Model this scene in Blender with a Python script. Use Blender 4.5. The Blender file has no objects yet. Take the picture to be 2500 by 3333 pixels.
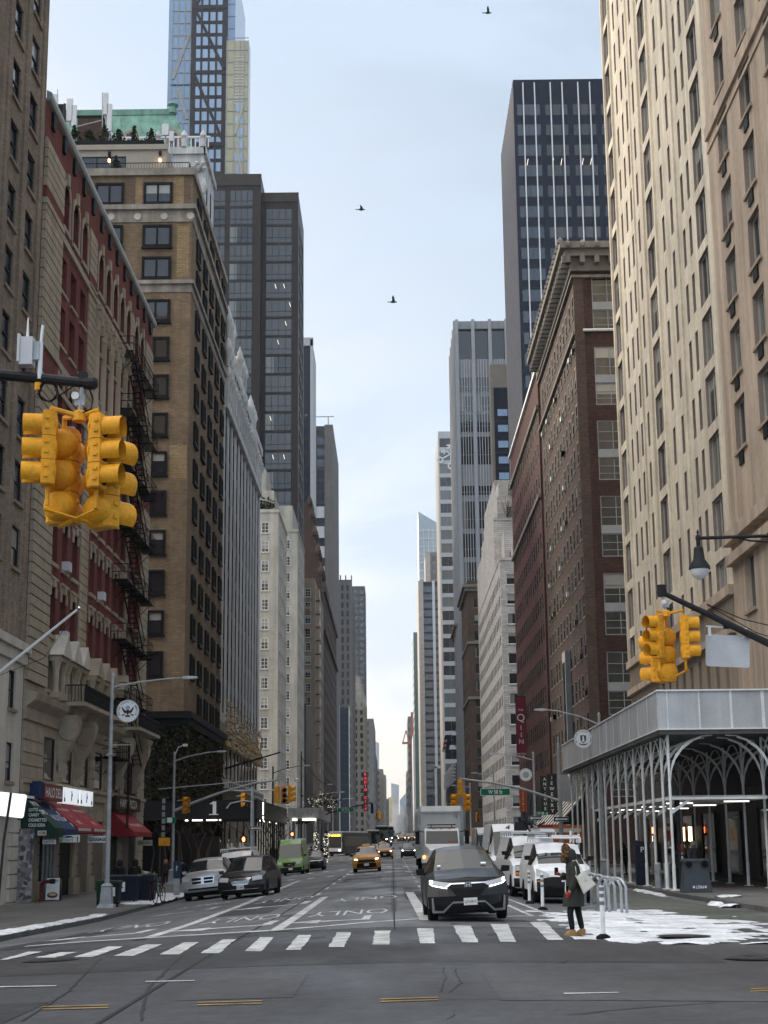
import bpy, math, random
from mathutils import Vector, Matrix, noise
random.seed(7)
sc = bpy.context.scene
R_ = math.radians
# ------------------------------------------------------------------ camera
FPX, PPX, PPY, EYE = 5000.0, 1250.0, 1666.5, 1.75        # measured in pixels of the 2500 x 3333 photograph
_d = Vector((28, -1078.5, -FPX)).normalized()
_z = Vector((-.0105, 1, 0)); _z.z = -(_d.x*_z.x + _d.y*_z.y)/_d.z; _z.normalize()
_x = _d.cross(_z)
RC = Matrix((_x, _d, _z))
cam_d = bpy.data.cameras.new('camera'); cam = bpy.data.objects.new('camera', cam_d)
sc.collection.objects.link(cam); sc.camera = cam
cam_d.sensor_fit = 'VERTICAL'; cam_d.sensor_height = 36; cam_d.lens = 36*FPX/3333
cam_d.clip_start = .1; cam_d.clip_end = 12000
cam.matrix_world = Matrix.Translation((0, 0, EYE)) @ RC.to_4x4()
def _ray(px, py): return RC @ Vector(((px-PPX)/FPX, -(py-PPY)/FPX, -1))
def atY(px, py, Y): r = _ray(px, py); t = Y/r.y; return Vector((r.x*t, Y, EYE+r.z*t))
def atX(px, py, X): r = _ray(px, py); t = X/r.x; return Vector((X, r.y*t, EYE+r.z*t))
# ------------------------------------------------------------------ sky, sun, exposure
SKY_UP, SKY_BACK = 2.5, .15
SUN_EL, SUN_AZ = 12, -28          # degrees; azimuth from the street axis (+Y), negative = left
w = bpy.data.worlds.new('World'); sc.world = w; w.use_nodes = True
nt = w.node_tree; bg = nt.nodes['Background']
sky = nt.nodes.new('ShaderNodeTexSky'); sky.sky_type = 'NISHITA'; sky.sun_disc = False
sky.sun_elevation = R_(SUN_EL); sky.sun_rotation = R_(SUN_AZ); sky.air_density = 1.0; sky.dust_density = 1.6; sky.ozone_density = 1.4
tc = nt.nodes.new('ShaderNodeTexCoord'); mp = nt.nodes.new('ShaderNodeMapping'); mp.inputs['Scale'].default_value = (1.2, 1.2, 3.2)
nz = nt.nodes.new('ShaderNodeTexNoise'); nz.inputs['Scale'].default_value = 3.6; nz.inputs['Detail'].default_value = 6; nz.inputs['Roughness'].default_value = .55; nz.inputs['Distortion'].default_value = .4
rp = nt.nodes.new('ShaderNodeValToRGB'); rp.color_ramp.elements[0].position = .36; rp.color_ramp.elements[0].color = (.42,)*3+(1,); rp.color_ramp.elements[1].position = .66; rp.color_ramp.elements[1].color = (.92,)*3+(1,)
mx = nt.nodes.new('ShaderNodeMix'); mx.data_type = 'RGBA'; mx.inputs['B'].default_value = (4.2, 5.1, 6.3, 1)   # thin winter cloud veil
nt.links.new(tc.outputs['Generated'], mp.inputs['Vector']); nt.links.new(mp.outputs[0], nz.inputs['Vector']); nt.links.new(nz.outputs['Fac'], rp.inputs[0])
nt.links.new(rp.outputs[0], mx.inputs['Factor']); nt.links.new(sky.outputs[0], mx.inputs['A']); 
sxyz = nt.nodes.new('ShaderNodeSeparateXYZ'); nt.links.new(tc.outputs['Generated'], sxyz.inputs[0])       # sky glow added out of view to light the street, overhead-left and behind
def _ramp(out, a, b, hi):
    m_ = nt.nodes.new('ShaderNodeMapRange'); m_.interpolation_type = 'SMOOTHSTEP'; nt.links.new(out, m_.inputs['Value']); m_.inputs['From Min'].default_value = a; m_.inputs['From Max'].default_value = b; m_.inputs['To Min'].default_value = 0; m_.inputs['To Max'].default_value = hi; return m_.outputs[0]
ad1 = nt.nodes.new('ShaderNodeMath'); ad1.operation = 'ADD'; dt = nt.nodes.new('ShaderNodeVectorMath'); dt.operation = 'DOT_PRODUCT'; nt.links.new(tc.outputs['Generated'], dt.inputs[0]); dt.inputs[1].default_value = (-.5, 0, .866); nt.links.new(_ramp(dt.outputs['Value'], .52, .86, SKY_UP), ad1.inputs[0]); nt.links.new(_ramp(sxyz.outputs[1], .15, -.5, SKY_BACK), ad1.inputs[1])
vs = nt.nodes.new('ShaderNodeVectorMath'); vs.operation = 'SCALE'; vs.inputs[0].default_value = (5.9, 5.4, 4.8); nt.links.new(ad1.outputs[0], vs.inputs['Scale'])
va = nt.nodes.new('ShaderNodeVectorMath'); va.operation = 'ADD'; nt.links.new(mx.outputs['Result'], va.inputs[0]); nt.links.new(vs.outputs[0], va.inputs[1]); nt.links.new(va.outputs[0], bg.inputs['Color'])
bg.inputs['Strength'].default_value = .12
sun_d = bpy.data.lights.new('sun', 'SUN'); sun = bpy.data.objects.new('sun', sun_d); sc.collection.objects.link(sun)
sun_d.energy = 3; sun_d.angle = R_(12); sun_d.color = (1, .86, .68)
_sv = Vector((math.sin(R_(SUN_AZ))*math.cos(R_(SUN_EL)), math.cos(R_(SUN_AZ))*math.cos(R_(SUN_EL)), math.sin(R_(SUN_EL))))
sun.rotation_euler = _sv.to_track_quat('Z', 'Y').to_euler(); sun.location = _sv*400
sc.view_settings.view_transform = 'Standard'; sc.view_settings.look = 'None'; sc.view_settings.gamma = 1; sc.view_settings.exposure = .42
sc.cycles.max_bounces = 7; sc.cycles.diffuse_bounces = 3; sc.cycles.glossy_bounces = 3; sc.cycles.transmission_bounces = 3; sc.cycles.volume_bounces = 0
# ------------------------------------------------------------------ mesh helpers
WO = {}                                             # world origin of every object built
class MB:
    def __init__(s): s.v = []; s.f = []; s.mi = []; s.ms = []
    def m(s, mat):
        if mat not in s.ms: s.ms.append(mat)
        return s.ms.index(mat)
    def poly(s, pts, mat):
        k = len(s.v); s.v += [tuple(p) for p in pts]; s.f.append(tuple(range(k, k+len(pts)))); s.mi.append(s.m(mat)); return s
    def box(s, x0, x1, y0, y1, z0, z1, mat):
        k = len(s.v); s.v += [(x, y, z) for z in (z0, z1) for x, y in ((x0, y0), (x1, y0), (x1, y1), (x0, y1))]
        for q in ((3, 2, 1, 0), (4, 5, 6, 7), (0, 1, 5, 4), (1, 2, 6, 5), (2, 3, 7, 6), (3, 0, 4, 7)):
            s.f.append(tuple(k+i for i in q)); s.mi.append(s.m(mat))
        return s
    def rings(s, rs, mat, closed=True, cap=True):
        k = len(s.v); n = len(rs[0])
        for r in rs: s.v += [tuple(p) for p in r]
        i_ = s.m(mat)
        for a in range(len(rs)-1):
            for b in range(n if closed else n-1):
                c = (b+1) % n; s.f.append((k+a*n+b, k+a*n+c, k+(a+1)*n+c, k+(a+1)*n+b)); s.mi.append(i_)
        if cap and closed:
            s.f.append(tuple(k+b for b in reversed(range(n)))); s.f.append(tuple(k+(len(rs)-1)*n+b for b in range(n))); s.mi += [i_, i_]
        return s
    def tube(s, pts, r, mat, n=6, r2=None, cap=True):
        pts = [Vector(p) for p in pts]; rs = []
        for i, p in enumerate(pts):
            d = (pts[min(i+1, len(pts)-1)]-pts[max(i-1, 0)]).normalized()
            a = d.cross(Vector((0, 0, 1)) if abs(d.z) < .95 else Vector((0, 1, 0))).normalized(); b = a.cross(d)
            q = r if r2 is None else r+(r2-r)*i/max(1, len(pts)-1)
            rs.append([p+(a*math.cos(t*2*math.pi/n)+b*math.sin(t*2*math.pi/n))*q for t in range(n)])
        return s.rings(rs, mat, True, cap)
    def lathe(s, c, prof, mat, n=12, ax='z', sc_=(1, 1)):
        rs = []
        for r, h in prof:
            ring = []
            for t in range(n):
                a = t*2*math.pi/n; u, v = r*math.cos(a)*sc_[0], r*math.sin(a)*sc_[1]
                ring.append((c[0]+u, c[1]+v, c[2]+h) if ax == 'z' else (c[0]+u, c[1]+h, c[2]-v) if ax == 'y' else (c[0]+h, c[1]+u, c[2]+v))
            rs.append(ring)
        return s.rings(rs, mat)
    def prism(s, pts, mat, off):                    # planar polygon pushed along the vector off
        off = Vector(off); a = [Vector(p) for p in pts]; return s.rings([a, [p+off for p in a]], mat)
    def xf(s, M, k=0):
        for i in range(k, len(s.v)): s.v[i] = tuple(M @ Vector(s.v[i]))
        return s
    def mesh(s, name, o=(0, 0, 0), smooth=0):
        me = bpy.data.meshes.new(name)
        me.from_pydata([(x-o[0], y-o[1], z-o[2]) for x, y, z in s.v], [], s.f)
        for m_ in s.ms: me.materials.append(m_)
        me.polygons.foreach_set('material_index', s.mi)
        if smooth:
            me.polygons.foreach_set('use_smooth', [True]*len(s.f))
            if smooth < 3: 
                try: me.set_sharp_from_angle(angle=smooth if smooth != 1 else .7)
                except Exception: pass
        me.update(); return me
    def obj(s, name, parent=None, smooth=0, loc=None, local=False, **pr):
        """world-space vertices; the object's origin is put at loc (default: parent's origin)"""
        base = WO.get(parent, Vector((0, 0, 0))) if parent else Vector((0, 0, 0))
        o_ = Vector(loc) if loc is not None else base
        me = s.mesh(name, (0, 0, 0) if local else o_, smooth)
        return put(name, me, parent, o_, 0, **pr)
def put(name, me, parent=None, loc=(0, 0, 0), rz=0, **pr):
    o = bpy.data.objects.new(name, me); sc.collection.objects.link(o); loc = Vector(loc)
    if parent:
        o.parent = parent; o.location = loc-WO[parent]
    else: o.location = loc
    o.rotation_euler = (0, 0, rz); WO[o] = loc
    for k_, v_ in pr.items(): o[k_] = v_
    return o
def thing(name, label, cat, loc=(0, 0, 0), rz=0, group=None):
    o = put(name, None, None, loc, rz, label=label, category=cat)
    if group: o['group'] = group
    return o
def part(name, mb, parent, smooth=0, **pr):         # local-space vertices under a thing that may be rotated
    o = bpy.data.objects.new(name, mb.mesh(name, (0, 0, 0), smooth)); sc.collection.objects.link(o); o.parent = parent
    WO[o] = WO[parent]
    for k_, v_ in pr.items(): o[k_] = v_
    return o
def copy_tree(o, parent=None, **pr):
    c = o.copy(); sc.collection.objects.link(c)
    if parent: c.parent = parent
    for ch in o.children: copy_tree(ch, c)
    WO[c] = WO[o].copy()
    for k_, v_ in pr.items(): c[k_] = v_
    return c
FONT = {}
def text_mb(txt, h, mat, depth=.01, bold=0, w=None, sp=1.0):
    """text as a mesh builder in its own XZ plane, facing -Y, centred; h = cap height, w = fitted width"""
    cu = bpy.data.curves.new('t', 'FONT'); cu.body = txt; cu.size = 1; cu.extrude = 0; cu.offset = bold; cu.resolution_u = 3; cu.space_character = sp
    ob = bpy.data.objects.new('t', cu); me = bpy.data.meshes.new_from_object(ob)
    mb = MB(); vs = [v.co.copy() for v in me.vertices]
    if not vs: return mb
    x0, x1 = min(v.x for v in vs), max(v.x for v in vs); y0, y1 = min(v.y for v in vs), max(v.y for v in vs)
    sy = h/(y1-y0); sx = (w/(x1-x0)) if w else sy
    mb.v = [((v.x-(x0+x1)/2)*sx, -depth, (v.y-(y0+y1)/2)*sy) for v in vs]
    mb.f = [tuple(p.vertices) for p in me.polygons]; mb.mi = [0]*len(mb.f); mb.ms = [mat]
    bpy.data.objects.remove(ob); bpy.data.meshes.remove(me); bpy.data.curves.remove(cu); return mb
def merge(a, b, M=None):
    k = len(a.v); a.v += [tuple(M @ Vector(p)) for p in b.v] if M else b.v
    a.f += [tuple(k+i for i in f) for f in b.f]; a.mi += [a.m(b.ms[i]) for i in b.mi]; return a
def lerp(kn, x):
    if x <= kn[0][0]: return kn[0][1]
    for (a, p), (b, q) in zip(kn, kn[1:]):
        if x <= b: return p+(q-p)*(x-a)/(b-a)
    return kn[-1][1]
def sm(kn, x):                                       # the same with eased steps
    if x <= kn[0][0]: return kn[0][1]
    for (a, p), (b, q) in zip(kn, kn[1:]):
        if x <= b: t = (x-a)/(b-a); return p+(q-p)*t*t*(3-2*t)
    return kn[-1][1]
# ------------------------------------------------------------------ materials
MT = {}
def mat(name, col, rough=.8, var=.12, scale=.6, metal=0, spec=.2, brick=None, streak=0, emit=0, bump=0, coat=0, mottle=None):
    if name in MT: return MT[name]
    m = bpy.data.materials.new(name); m.use_nodes = True; t = m.node_tree; L = t.links.new; N = t.nodes.new
    p = t.nodes['Principled BSDF']; p.inputs['Roughness'].default_value = rough; p.inputs['Metallic'].default_value = metal
    p.inputs['Specular IOR Level'].default_value = spec; p.inputs['Base Color'].default_value = (*col, 1); p.inputs['Coat Weight'].default_value = coat
    MT[name] = m
    if emit: p.inputs['Emission Color'].default_value = (*col, 1); p.inputs['Emission Strength'].default_value = emit; return m
    g = N('ShaderNodeNewGeometry'); sep = N('ShaderNodeSeparateXYZ'); L(g.outputs['Position'], sep.inputs[0])
    base = None
    if brick:
        bw, bh, dark = brick
        ad = N('ShaderNodeMath'); L(sep.outputs[0], ad.inputs[0]); L(sep.outputs[1], ad.inputs[1]); cb = N('ShaderNodeCombineXYZ'); L(ad.outputs[0], cb.inputs[0]); L(sep.outputs[2], cb.inputs[1])
        b = N('ShaderNodeTexBrick'); L(cb.outputs[0], b.inputs['Vector']); b.inputs['Scale'].default_value = 1; b.inputs['Brick Width'].default_value = bw; b.inputs['Row Height'].default_value = bh; b.inputs['Mortar Size'].default_value = bh*.09
        b.inputs['Color1'].default_value = (*[c*(1+dark) for c in col], 1); b.inputs['Color2'].default_value = (*[c*(1-dark) for c in col], 1); b.inputs['Mortar'].default_value = (*[c*.62 for c in col], 1); base = b.outputs['Color']
    def mulnoise(vec, sc_, amt, prev, det=5):
        n = N('ShaderNodeTexNoise'); n.inputs['Scale'].default_value = sc_; n.inputs['Detail'].default_value = det; L(vec, n.inputs['Vector'])
        mr = N('ShaderNodeMapRange'); L(n.outputs['Fac'], mr.inputs['Value']); mr.inputs['From Min'].default_value = .3; mr.inputs['From Max'].default_value = .7; mr.inputs['To Min'].default_value = 1-amt; mr.inputs['To Max'].default_value = 1+amt
        mi = N('ShaderNodeMix'); mi.data_type = 'RGBA'; mi.blend_type = 'MULTIPLY'; mi.inputs['Factor'].default_value = 1
        if prev is None: mi.inputs['A'].default_value = (*col, 1)
        else: L(prev, mi.inputs['A'])
        L(mr.outputs[0], mi.inputs['B']); return mi.outputs['Result']
    if var:
        base = mulnoise(g.outputs['Position'], scale, var, base); base = mulnoise(g.outputs['Position'], scale*9, var*.6, base, 3)
    if streak:
        mpp = N('ShaderNodeMapping'); mpp.inputs['Scale'].default_value = (1.3, 1.3, .07); L(g.outputs['Position'], mpp.inputs['Vector']); base = mulnoise(mpp.outputs[0], 1.0, streak, base)
    if base is not None: L(base, p.inputs['Base Color'])
    if bump:
        n = N('ShaderNodeTexNoise'); n.inputs['Scale'].default_value = scale*14; n.inputs['Detail'].default_value = 4; L(g.outputs['Position'], n.inputs['Vector'])
        bp = N('ShaderNodeBump'); bp.inputs['Strength'].default_value = bump; bp.inputs['Distance'].default_value = .03; L(n.outputs['Fac'], bp.inputs['Height']); L(bp.outputs[0], p.inputs['Normal'])
    return m
def glass(name, col, rough=.04, wav=.0):
    m = mat(name, col, rough, 0, spec=.8)
    t = m.node_tree; p = t.nodes['Principled BSDF']; p.inputs['IOR'].default_value = 1.6
    n = t.nodes.new('ShaderNodeTexNoise'); n.inputs['Scale'].default_value = .5; g = t.nodes.new('ShaderNodeNewGeometry'); t.links.new(g.outputs['Position'], n.inputs['Vector'])
    b = t.nodes.new('ShaderNodeBump'); b.inputs['Strength'].default_value = .12+wav; b.inputs['Distance'].default_value = .06; t.links.new(n.outputs['Fac'], b.inputs['Height']); t.links.new(b.outputs[0], p.inputs['Normal'])
    return m
G_DK = glass('window_glass', (.018, .021, .025)); G_CU = glass('curtained_glass', (.17, .18, .17), .1); G_BL = glass('blind_glass', (.30, .30, .28), .15); G_BLUE = glass('blue_glass', (.035, .05, .075)); G_CAR = glass('car_glass', (.010, .014, .014)); G_CAR.node_tree.nodes['Principled BSDF'].inputs['Specular IOR Level'].default_value = .38
BLK = mat('black_paint', (.010, .011, .012), .55, .1, spec=.12); DKST = mat('dark_steel', (.022, .022, .025), .55, .2, spec=.15); GALV = mat('galvanized', (.36, .38, .40), .5, .18, 3, .35)
WHT = mat('white_paint', (.72, .73, .74), .5, .05); YEL = mat('signal_yellow', (.72, .33, .02), .5, .2, 2.5); RUB = mat('rubber', (.010, .010, .011), .9, .1, 4, spec=.08); CHR = mat('chrome', (.62, .63, .65), .18, 0, metal=1); RIM = mat('alloy_rim', (.30, .31, .33), .35, .1, 5, .8)
LIM = mat('limestone', (.50, .47, .42), .85, .10, .5, streak=.14)
SNOW = mat('snow', (.60, .62, .65), .8, .32, 1.1, bump=.8)
# ------------------------------------------------------------------ the ground's shape
_SX = [(-60, -1.0), (-17, -1.0), (-10.7, -.93), (-9.3, -.80), (-6.8, -.50), (-3, -.17), (0, 0), (2, -.03), (4.4, -.15), (10.3, -.27), (60, -.3)]
_WY = [(-50, .35), (25, .35), (31, .45), (42, .8), (58, 1), (130, .95), (200, .4), (300, 0)]
_LY = [(-50, 0), (150, 0), (200, .15), (260, .6), (330, 1.7), (400, 2.6), (600, 4.5), (900, 6), (2500, 6), (6000, 6)]
def gz(X, Y): return lerp(_SX, X)*lerp(_WY, Y)+lerp(_LY, Y)
def ground(px, py, up=0):                            # ground point seen at a photo pixel
    r = _ray(px, py); t = 10.0
    for _ in range(60):
        t2 = (gz(r.x*t, r.y*t)+up-EYE)/r.z
        t = t*.5+t2*.5
    return Vector((r.x*t, r.y*t, EYE+r.z*t))
CL, CR = -10.7, 10.3                                  # kerb lines
def walk_z(X, Y): return gz(CL if X < 0 else CR, Y)+.15
# ------------------------------------------------------------------ ground, roads, pavements
def asphalt(name, col, wet=.35):
    m = mat(name, col, .8, .26, .30, bump=.5, spec=.3)
    t = m.node_tree; N = t.nodes.new; L = t.links.new; p = t.nodes['Principled BSDF']; g = N('ShaderNodeNewGeometry'); mp_ = N('ShaderNodeMapping'); mp_.inputs['Scale'].default_value = (.5, .16, 1); L(g.outputs['Position'], mp_.inputs['Vector'])
    n = N('ShaderNodeTexNoise'); n.inputs['Scale'].default_value = .9; n.inputs['Detail'].default_value = 5; L(mp_.outputs[0], n.inputs['Vector'])
    r = N('ShaderNodeMapRange'); L(n.outputs['Fac'], r.inputs['Value']); r.inputs['From Min'].default_value = .38; r.inputs['From Max'].default_value = .66; r.inputs['To Min'].default_value = wet; r.inputs['To Max'].default_value = .85; L(r.outputs[0], p.inputs['Roughness'])
    old = p.inputs['Base Color'].links[0].from_socket; g2 = N('ShaderNodeTexNoise'); g2.inputs['Scale'].default_value = 16; g2.inputs['Detail'].default_value = 8; g2.inputs['Roughness'].default_value = .75; L(g.outputs['Position'], g2.inputs['Vector'])
    r2 = N('ShaderNodeMapRange'); L(g2.outputs['Fac'], r2.inputs['Value']); r2.inputs['From Min'].default_value = .3; r2.inputs['From Max'].default_value = .7; r2.inputs['To Min'].default_value = .62; r2.inputs['To Max'].default_value = 1.38
    m2 = N('ShaderNodeMix'); m2.data_type = 'RGBA'; m2.blend_type = 'MULTIPLY'; m2.inputs['Factor'].default_value = 1; L(old, m2.inputs['A']); L(r2.outputs[0], m2.inputs['B']); L(m2.outputs['Result'], p.inputs['Base Color'])
    return m
ASP = asphalt('asphalt', (.047, .050, .056), .40); AVE = asphalt('avenue_surface', (.098, .102, .107), .38)
PAV = mat('pavement', (.13, .125, .12), .8, .2, .5, bump=.2); KERB = mat('kerb_granite', (.105, .104, .10), .8, .25, 1.2); JNT = mat('joint', (.03, .03, .032), .9, .1)
def sheet(xs, ys, mt, up=0, zf=None, mb=None):
    mb = mb or MB(); k = len(mb.v); i_ = mb.m(mt); zf = zf or (lambda x, y: gz(x, y)+up)
    for y in ys:
        for x in xs: mb.v.append((x, y, zf(x, y)))
    n = len(xs)
    for a in range(len(ys)-1):
        for b in range(n-1): mb.f.append((k+a*n+b, k+a*n+b+1, k+(a+1)*n+b+1, k+(a+1)*n+b)); mb.mi.append(i_)
    return mb
def rng(a, b, st): n = max(1, round((b-a)/st)); return [a+(b-a)*i/n for i in range(n+1)]
xs_ = [-4000, -800, -200, -60, -30, -17]+rng(-13, 13, .5)+[17, 30, 60, 200, 800, 4000]
ys_ = [-50, -10, 5]+rng(10, 130, 2)+rng(135, 300, 5)+rng(320, 900, 20)+[1200, 2500, 6000]
road = sheet(xs_, ys_, ASP).obj('road', kind='structure')
sheet(rng(CL, CR, .5), rng(34, 130, 2)+rng(135, 300, 5)+rng(320, 900, 20), AVE, .005).obj('road', kind='structure')
GRN = asphalt('green_lane_paint', (.075, .08, .066), .5)
sheet(rng(7.2, 9.7, .5), rng(38, 100, 2), GRN, .010).obj('path', kind='structure')
TAN = asphalt('dark_patch', (.034, .034, .037), .42)
sheet(rng(-9, 5, .5), rng(24, 29.5, .5), TAN, .004).obj('road_patch', kind='structure')
def slab(name, x0, x1, y0, y1, side):
    ys = rng(y0, y1, 2); zf = lambda x, y: walk_z(side, y); kx = x1 if side < 0 else x0
    mb = sheet([x0, x1-.35] if side < 0 else [x0+.35, x1], ys, PAV, 0, zf)
    sheet([kx-.35, kx] if side < 0 else [kx, kx+.35], ys, KERB, 0, zf, mb)
    for a, b in zip(ys, ys[1:]):
        mb.poly([(kx, a, walk_z(side, a)), (kx, b, walk_z(side, b)), (kx, b, walk_z(side, b)-.4), (kx, a, walk_z(side, a)-.4)], KERB)
    for yy in (y0, y1): mb.poly([(x0, yy, walk_z(side, yy)), (x1, yy, walk_z(side, yy)), (x1, yy, walk_z(side, yy)-.5), (x0, yy, walk_z(side, yy)-.5)], KERB)
    for y in rng(y0+1.5, y1-1.5, 1.5):               # expansion joints
        a, b = (x0, kx-.01) if side < 0 else (kx+.01, x1)
        mb.poly([(a, y, walk_z(side, y)+.003), (b, y, walk_z(side, y)+.003), (b, y+.02, walk_z(side, y+.02)+.003), (a, y+.02, walk_z(side, y+.02)+.003)], JNT)
    for q in (1.6, 3.2, 4.8):
        x = kx-q if side < 0 else kx+q; sheet([x, x+.02], ys, JNT, 0, lambda x_, y_: walk_z(side, y_)+.003, mb)
    mb.obj(name, kind='structure')
slab('pavement', -60, CL, 38, 107, -1); slab('pavement', -60, CL, 125.5, 204, -1); slab('pavement', -60, CL, 234, 420, -1)
slab('pavement', CR, 60, 38, 108, 1); slab('pavement', CR, 60, 127, 200, 1); slab('pavement', CR, 60, 232, 420, 1)
# ---- painted markings (each marking is a thin sheet on the roadway)
LINE = mat('worn_road_paint', (.40, .41, .41), .8, .38, 2.2); YLN = mat('worn_yellow_paint', (.30, .19, .05), .75, .4, 3)
def on_road(pts, mt, mb=None, up=.012):
    mb = mb or MB(); pts = [Vector(p[:2]) for p in pts]
    return mb.poly([(p.x, p.y, gz(p.x, p.y)+up) for p in pts], mt)
def gp(x, y): return ground(x, y)
def strip(x, y0, y1, wd, mt, mb, x2=None, up=.012):
    ys = rng(y0, y1, 2); x2 = x if x2 is None else x2
    for a, b in zip(ys, ys[1:]):
        xa = x+(x2-x)*(a-y0)/(y1-y0); xb = x+(x2-x)*(b-y0)/(y1-y0); on_road([(xa-wd/2, a), (xa+wd/2, a), (xb+wd/2, b), (xb-wd/2, b)], mt, mb, up)
    return mb
kk = .7836
for bl, br, by, tl, tr, ty, ox in ((0, 30, 352, 120, 180, 318, 0), (145, 228, 343, 255, 320, 320, 0), (305, 380, 341, 450, 515, 297, 0), (473, 555, 336, 605, 675, 288, 0), (662, 745, 330, 765, 825, 279, 0), (833, 910, 325, 925, 980, 267, 0), (1017, 1085, 317, 1080, 1138, 258, 0), (1185, 1250, 311, 1240, 1297, 249, 0), (1365, 1430, 299, 1400, 1462, 238, 0), (1545, 1618, 289, 1558, 1620, 231, 0),
        (215, 277, 284, 200, 270, 221, 1200), (388, 455, 280, 350, 422, 210, 1200), (548, 613, 278, 508, 580, 203, 1200), (745, 812, 270, 670, 735, 195, 1200)):
    q = [gp(ox+bl*kk, 2850+by*kk), gp(ox+br*kk, 2850+by*kk), gp(ox+tr*kk, 2850+ty*kk), gp(ox+tl*kk, 2850+ty*kk)]
    mb = MB(); n = 5
    for i in range(n):
        a, b = i/n, (i+1)/n; L0, R0 = q[0].lerp(q[3], a), q[1].lerp(q[2], a); L1, R1 = q[0].lerp(q[3], b), q[1].lerp(q[2], b); j = lambda: random.uniform(-.025, .025)
        on_road([L0, R0, R1+Vector((j(), 0, 0)), L1+Vector((j(), 0, 0))], LINE, mb)
    mb.obj('road_marking', kind='structure')
def crosswalk(y0, y1, xa, xb):
    mb = MB()
    for x in rng(xa, xb, 1.25): strip(x, y0, y1, .45, LINE, mb)
    mb.obj('road_marking', kind='structure')
crosswalk(97.5, 100.5, -10, 9.5); crosswalk(119.5, 122.5, -10, 9.5); crosswalk(191, 194.5, -10, 9.5); crosswalk(229, 232, -10, 9.5)
a, b, c = gp(75, 3083), gp(880, 3032), gp(1735, 2984)
mb = MB()
for p, q in ((a, b), (b, c)):
    for i in range(8):
        u, v = p.lerp(q, i/8), p.lerp(q, (i+1)/8); on_road([u, v, v+Vector((0, .45, 0)), u+Vector((0, .45, 0))], LINE, mb)
mb.obj('road_marking', kind='structure')
l1a, l1b = gp(486, 3052), gp(823, 2928); l2a, l2b = gp(897, 3030), gp(1058, 2920); l3a, l3b = gp(1388, 2997), gp(1333, 2905); l4a, l4b = gp(1735, 2984), gp(1654, 2924)
strip(l1a.x, l1a.y, 95, .28, LINE, MB(), l1b.x).obj('road_marking', kind='structure')
mb = strip(l2a.x, l2a.y, l2b.y, .26, LINE, MB(), l2b.x)
for y in rng(60, 180, 8): strip(-2.9, y, y+3, .15, LINE, mb)
mb.obj('road_marking', kind='structure')
mb = strip(l3a.x, l3a.y, l3b.y, .3, LINE, MB(), l3b.x)
for y in rng(64, 180, 8): strip(1.1, y, y+3, .15, LINE, mb)
mb.obj('road_marking', kind='structure')
mb = strip(l4a.x, l4a.y, 58, .14, LINE, MB(), l4a.x-.2); strip(l4a.x+.55, l4a.y+.5, 58, .12, LINE, mb, l4a.x+.3)
for y in rng(63, 180, 9): strip(3.6, y, y+3, .13, LINE, mb)
mb.obj('road_marking', kind='structure')
mb = MB(); strip(.02, 33, 190, .03, JNT, mb, None, .009); strip(-3.1, 12, 96, .06, JNT, mb, -3.1, .009); strip(4.1, 30, 60, .05, JNT, mb, 3.9, .009)
for y in (34, 47, 58, 66, 75, 88): on_road([(-3, y), (4.5, y), (4.5, y+.06), (-3, y+.06)], JNT, mb, .009)
mb.obj('road_joint', kind='structure')
def road_text(t, px, py, wd, dep):
    c = gp(px, py); m_ = text_mb(t, dep, LINE, 0, 0, wd)
    m_.v = [(c.x-x, c.y-z, gz(c.x-x, c.y-z)+.013) for x, y, z in m_.v]; m_.obj('road_marking', kind='structure', label='worn white road lettering')
road_text('ONLY', 430, 3018, 2.0, 3.0); road_text('ONLY', 790, 2993, 2.0, 3.0); road_text('ONLY', 1135, 2972, 2.1, 2.8); road_text('ONLY', 928, 2930, 2.1, 3.2); road_text('ONLY', 665, 2947, 2.0, 2.6); road_text('ONLY', 1190, 2925, 2.1, 2.8)
def arrow(px, py, s=1):
    c = gp(px, py); mb = MB(); j = [(-1.5, 0), (-.5, -.9), (-.5, -.3), (.9, -.3), (.9, .35), (-.5, .35), (-.5, .9)]
    for q in ([j[0], j[1], j[6]], [(-.5, -.25), (1, -.25), (1, .25), (-.5, .25)], [(.75, .25), (1, .25), (1.05, 2.2), (.8, 2.2)]): on_road([(c.x+x*s, c.y+y) for x, y in q], LINE, mb)
    mb.obj('road_marking', kind='structure')
arrow(330, 3047); arrow(745, 3020); arrow(1095, 2998, .8); arrow(900, 2950); arrow(600, 2970)
mb = MB()
for x0, x1, y in ((137, 353, 3281), (643, 852, 3267), (1239, 1425, 3256), (2442, 2560, 3223)):
    for dy in (0, 8): on_road([gp(x0, y+dy), gp(x1, y-6+dy), gp(x1, y-8+dy), gp(x0, y-2.5+dy)], YLN, mb)
mb.obj('road_marking', kind='structure')
mb = MB()
for x0, x1, y in ((0, 184, 3216), (474, 635, 3199), (1835, 2015, 3238)): on_road([gp(x0, y), gp(x1, y-4), gp(x1, y-6), gp(x0, y-3)], LINE, mb)
mb.obj('road_marking', kind='structure')
CRK = mat('crack_sealant', (.028, .029, .031), .65, .1)
def crack(pts, wd=.03):
    mb = MB(); P = []
    for a, b in zip(pts, pts[1:]):
        a, b = gp(*a), gp(*b); n = max(2, int((b-a).length/.25))
        for i in range(n): t = i/n; P.append(a.lerp(b, t)+Vector((noise.noise(Vector((a.x*3+i*.7, 1, 0)))*.06, noise.noise(Vector((a.y*3+i*.7, 7, 0)))*.1, 0)))
    for a, b in zip(P, P[1:]):
        d = (b-a).normalized()*wd/2; o = Vector((-d.y, d.x, 0)); on_road([a-o, a+o, b+o, b-o], CRK, mb, .007)
    mb.obj('road_crack', kind='structure')
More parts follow.
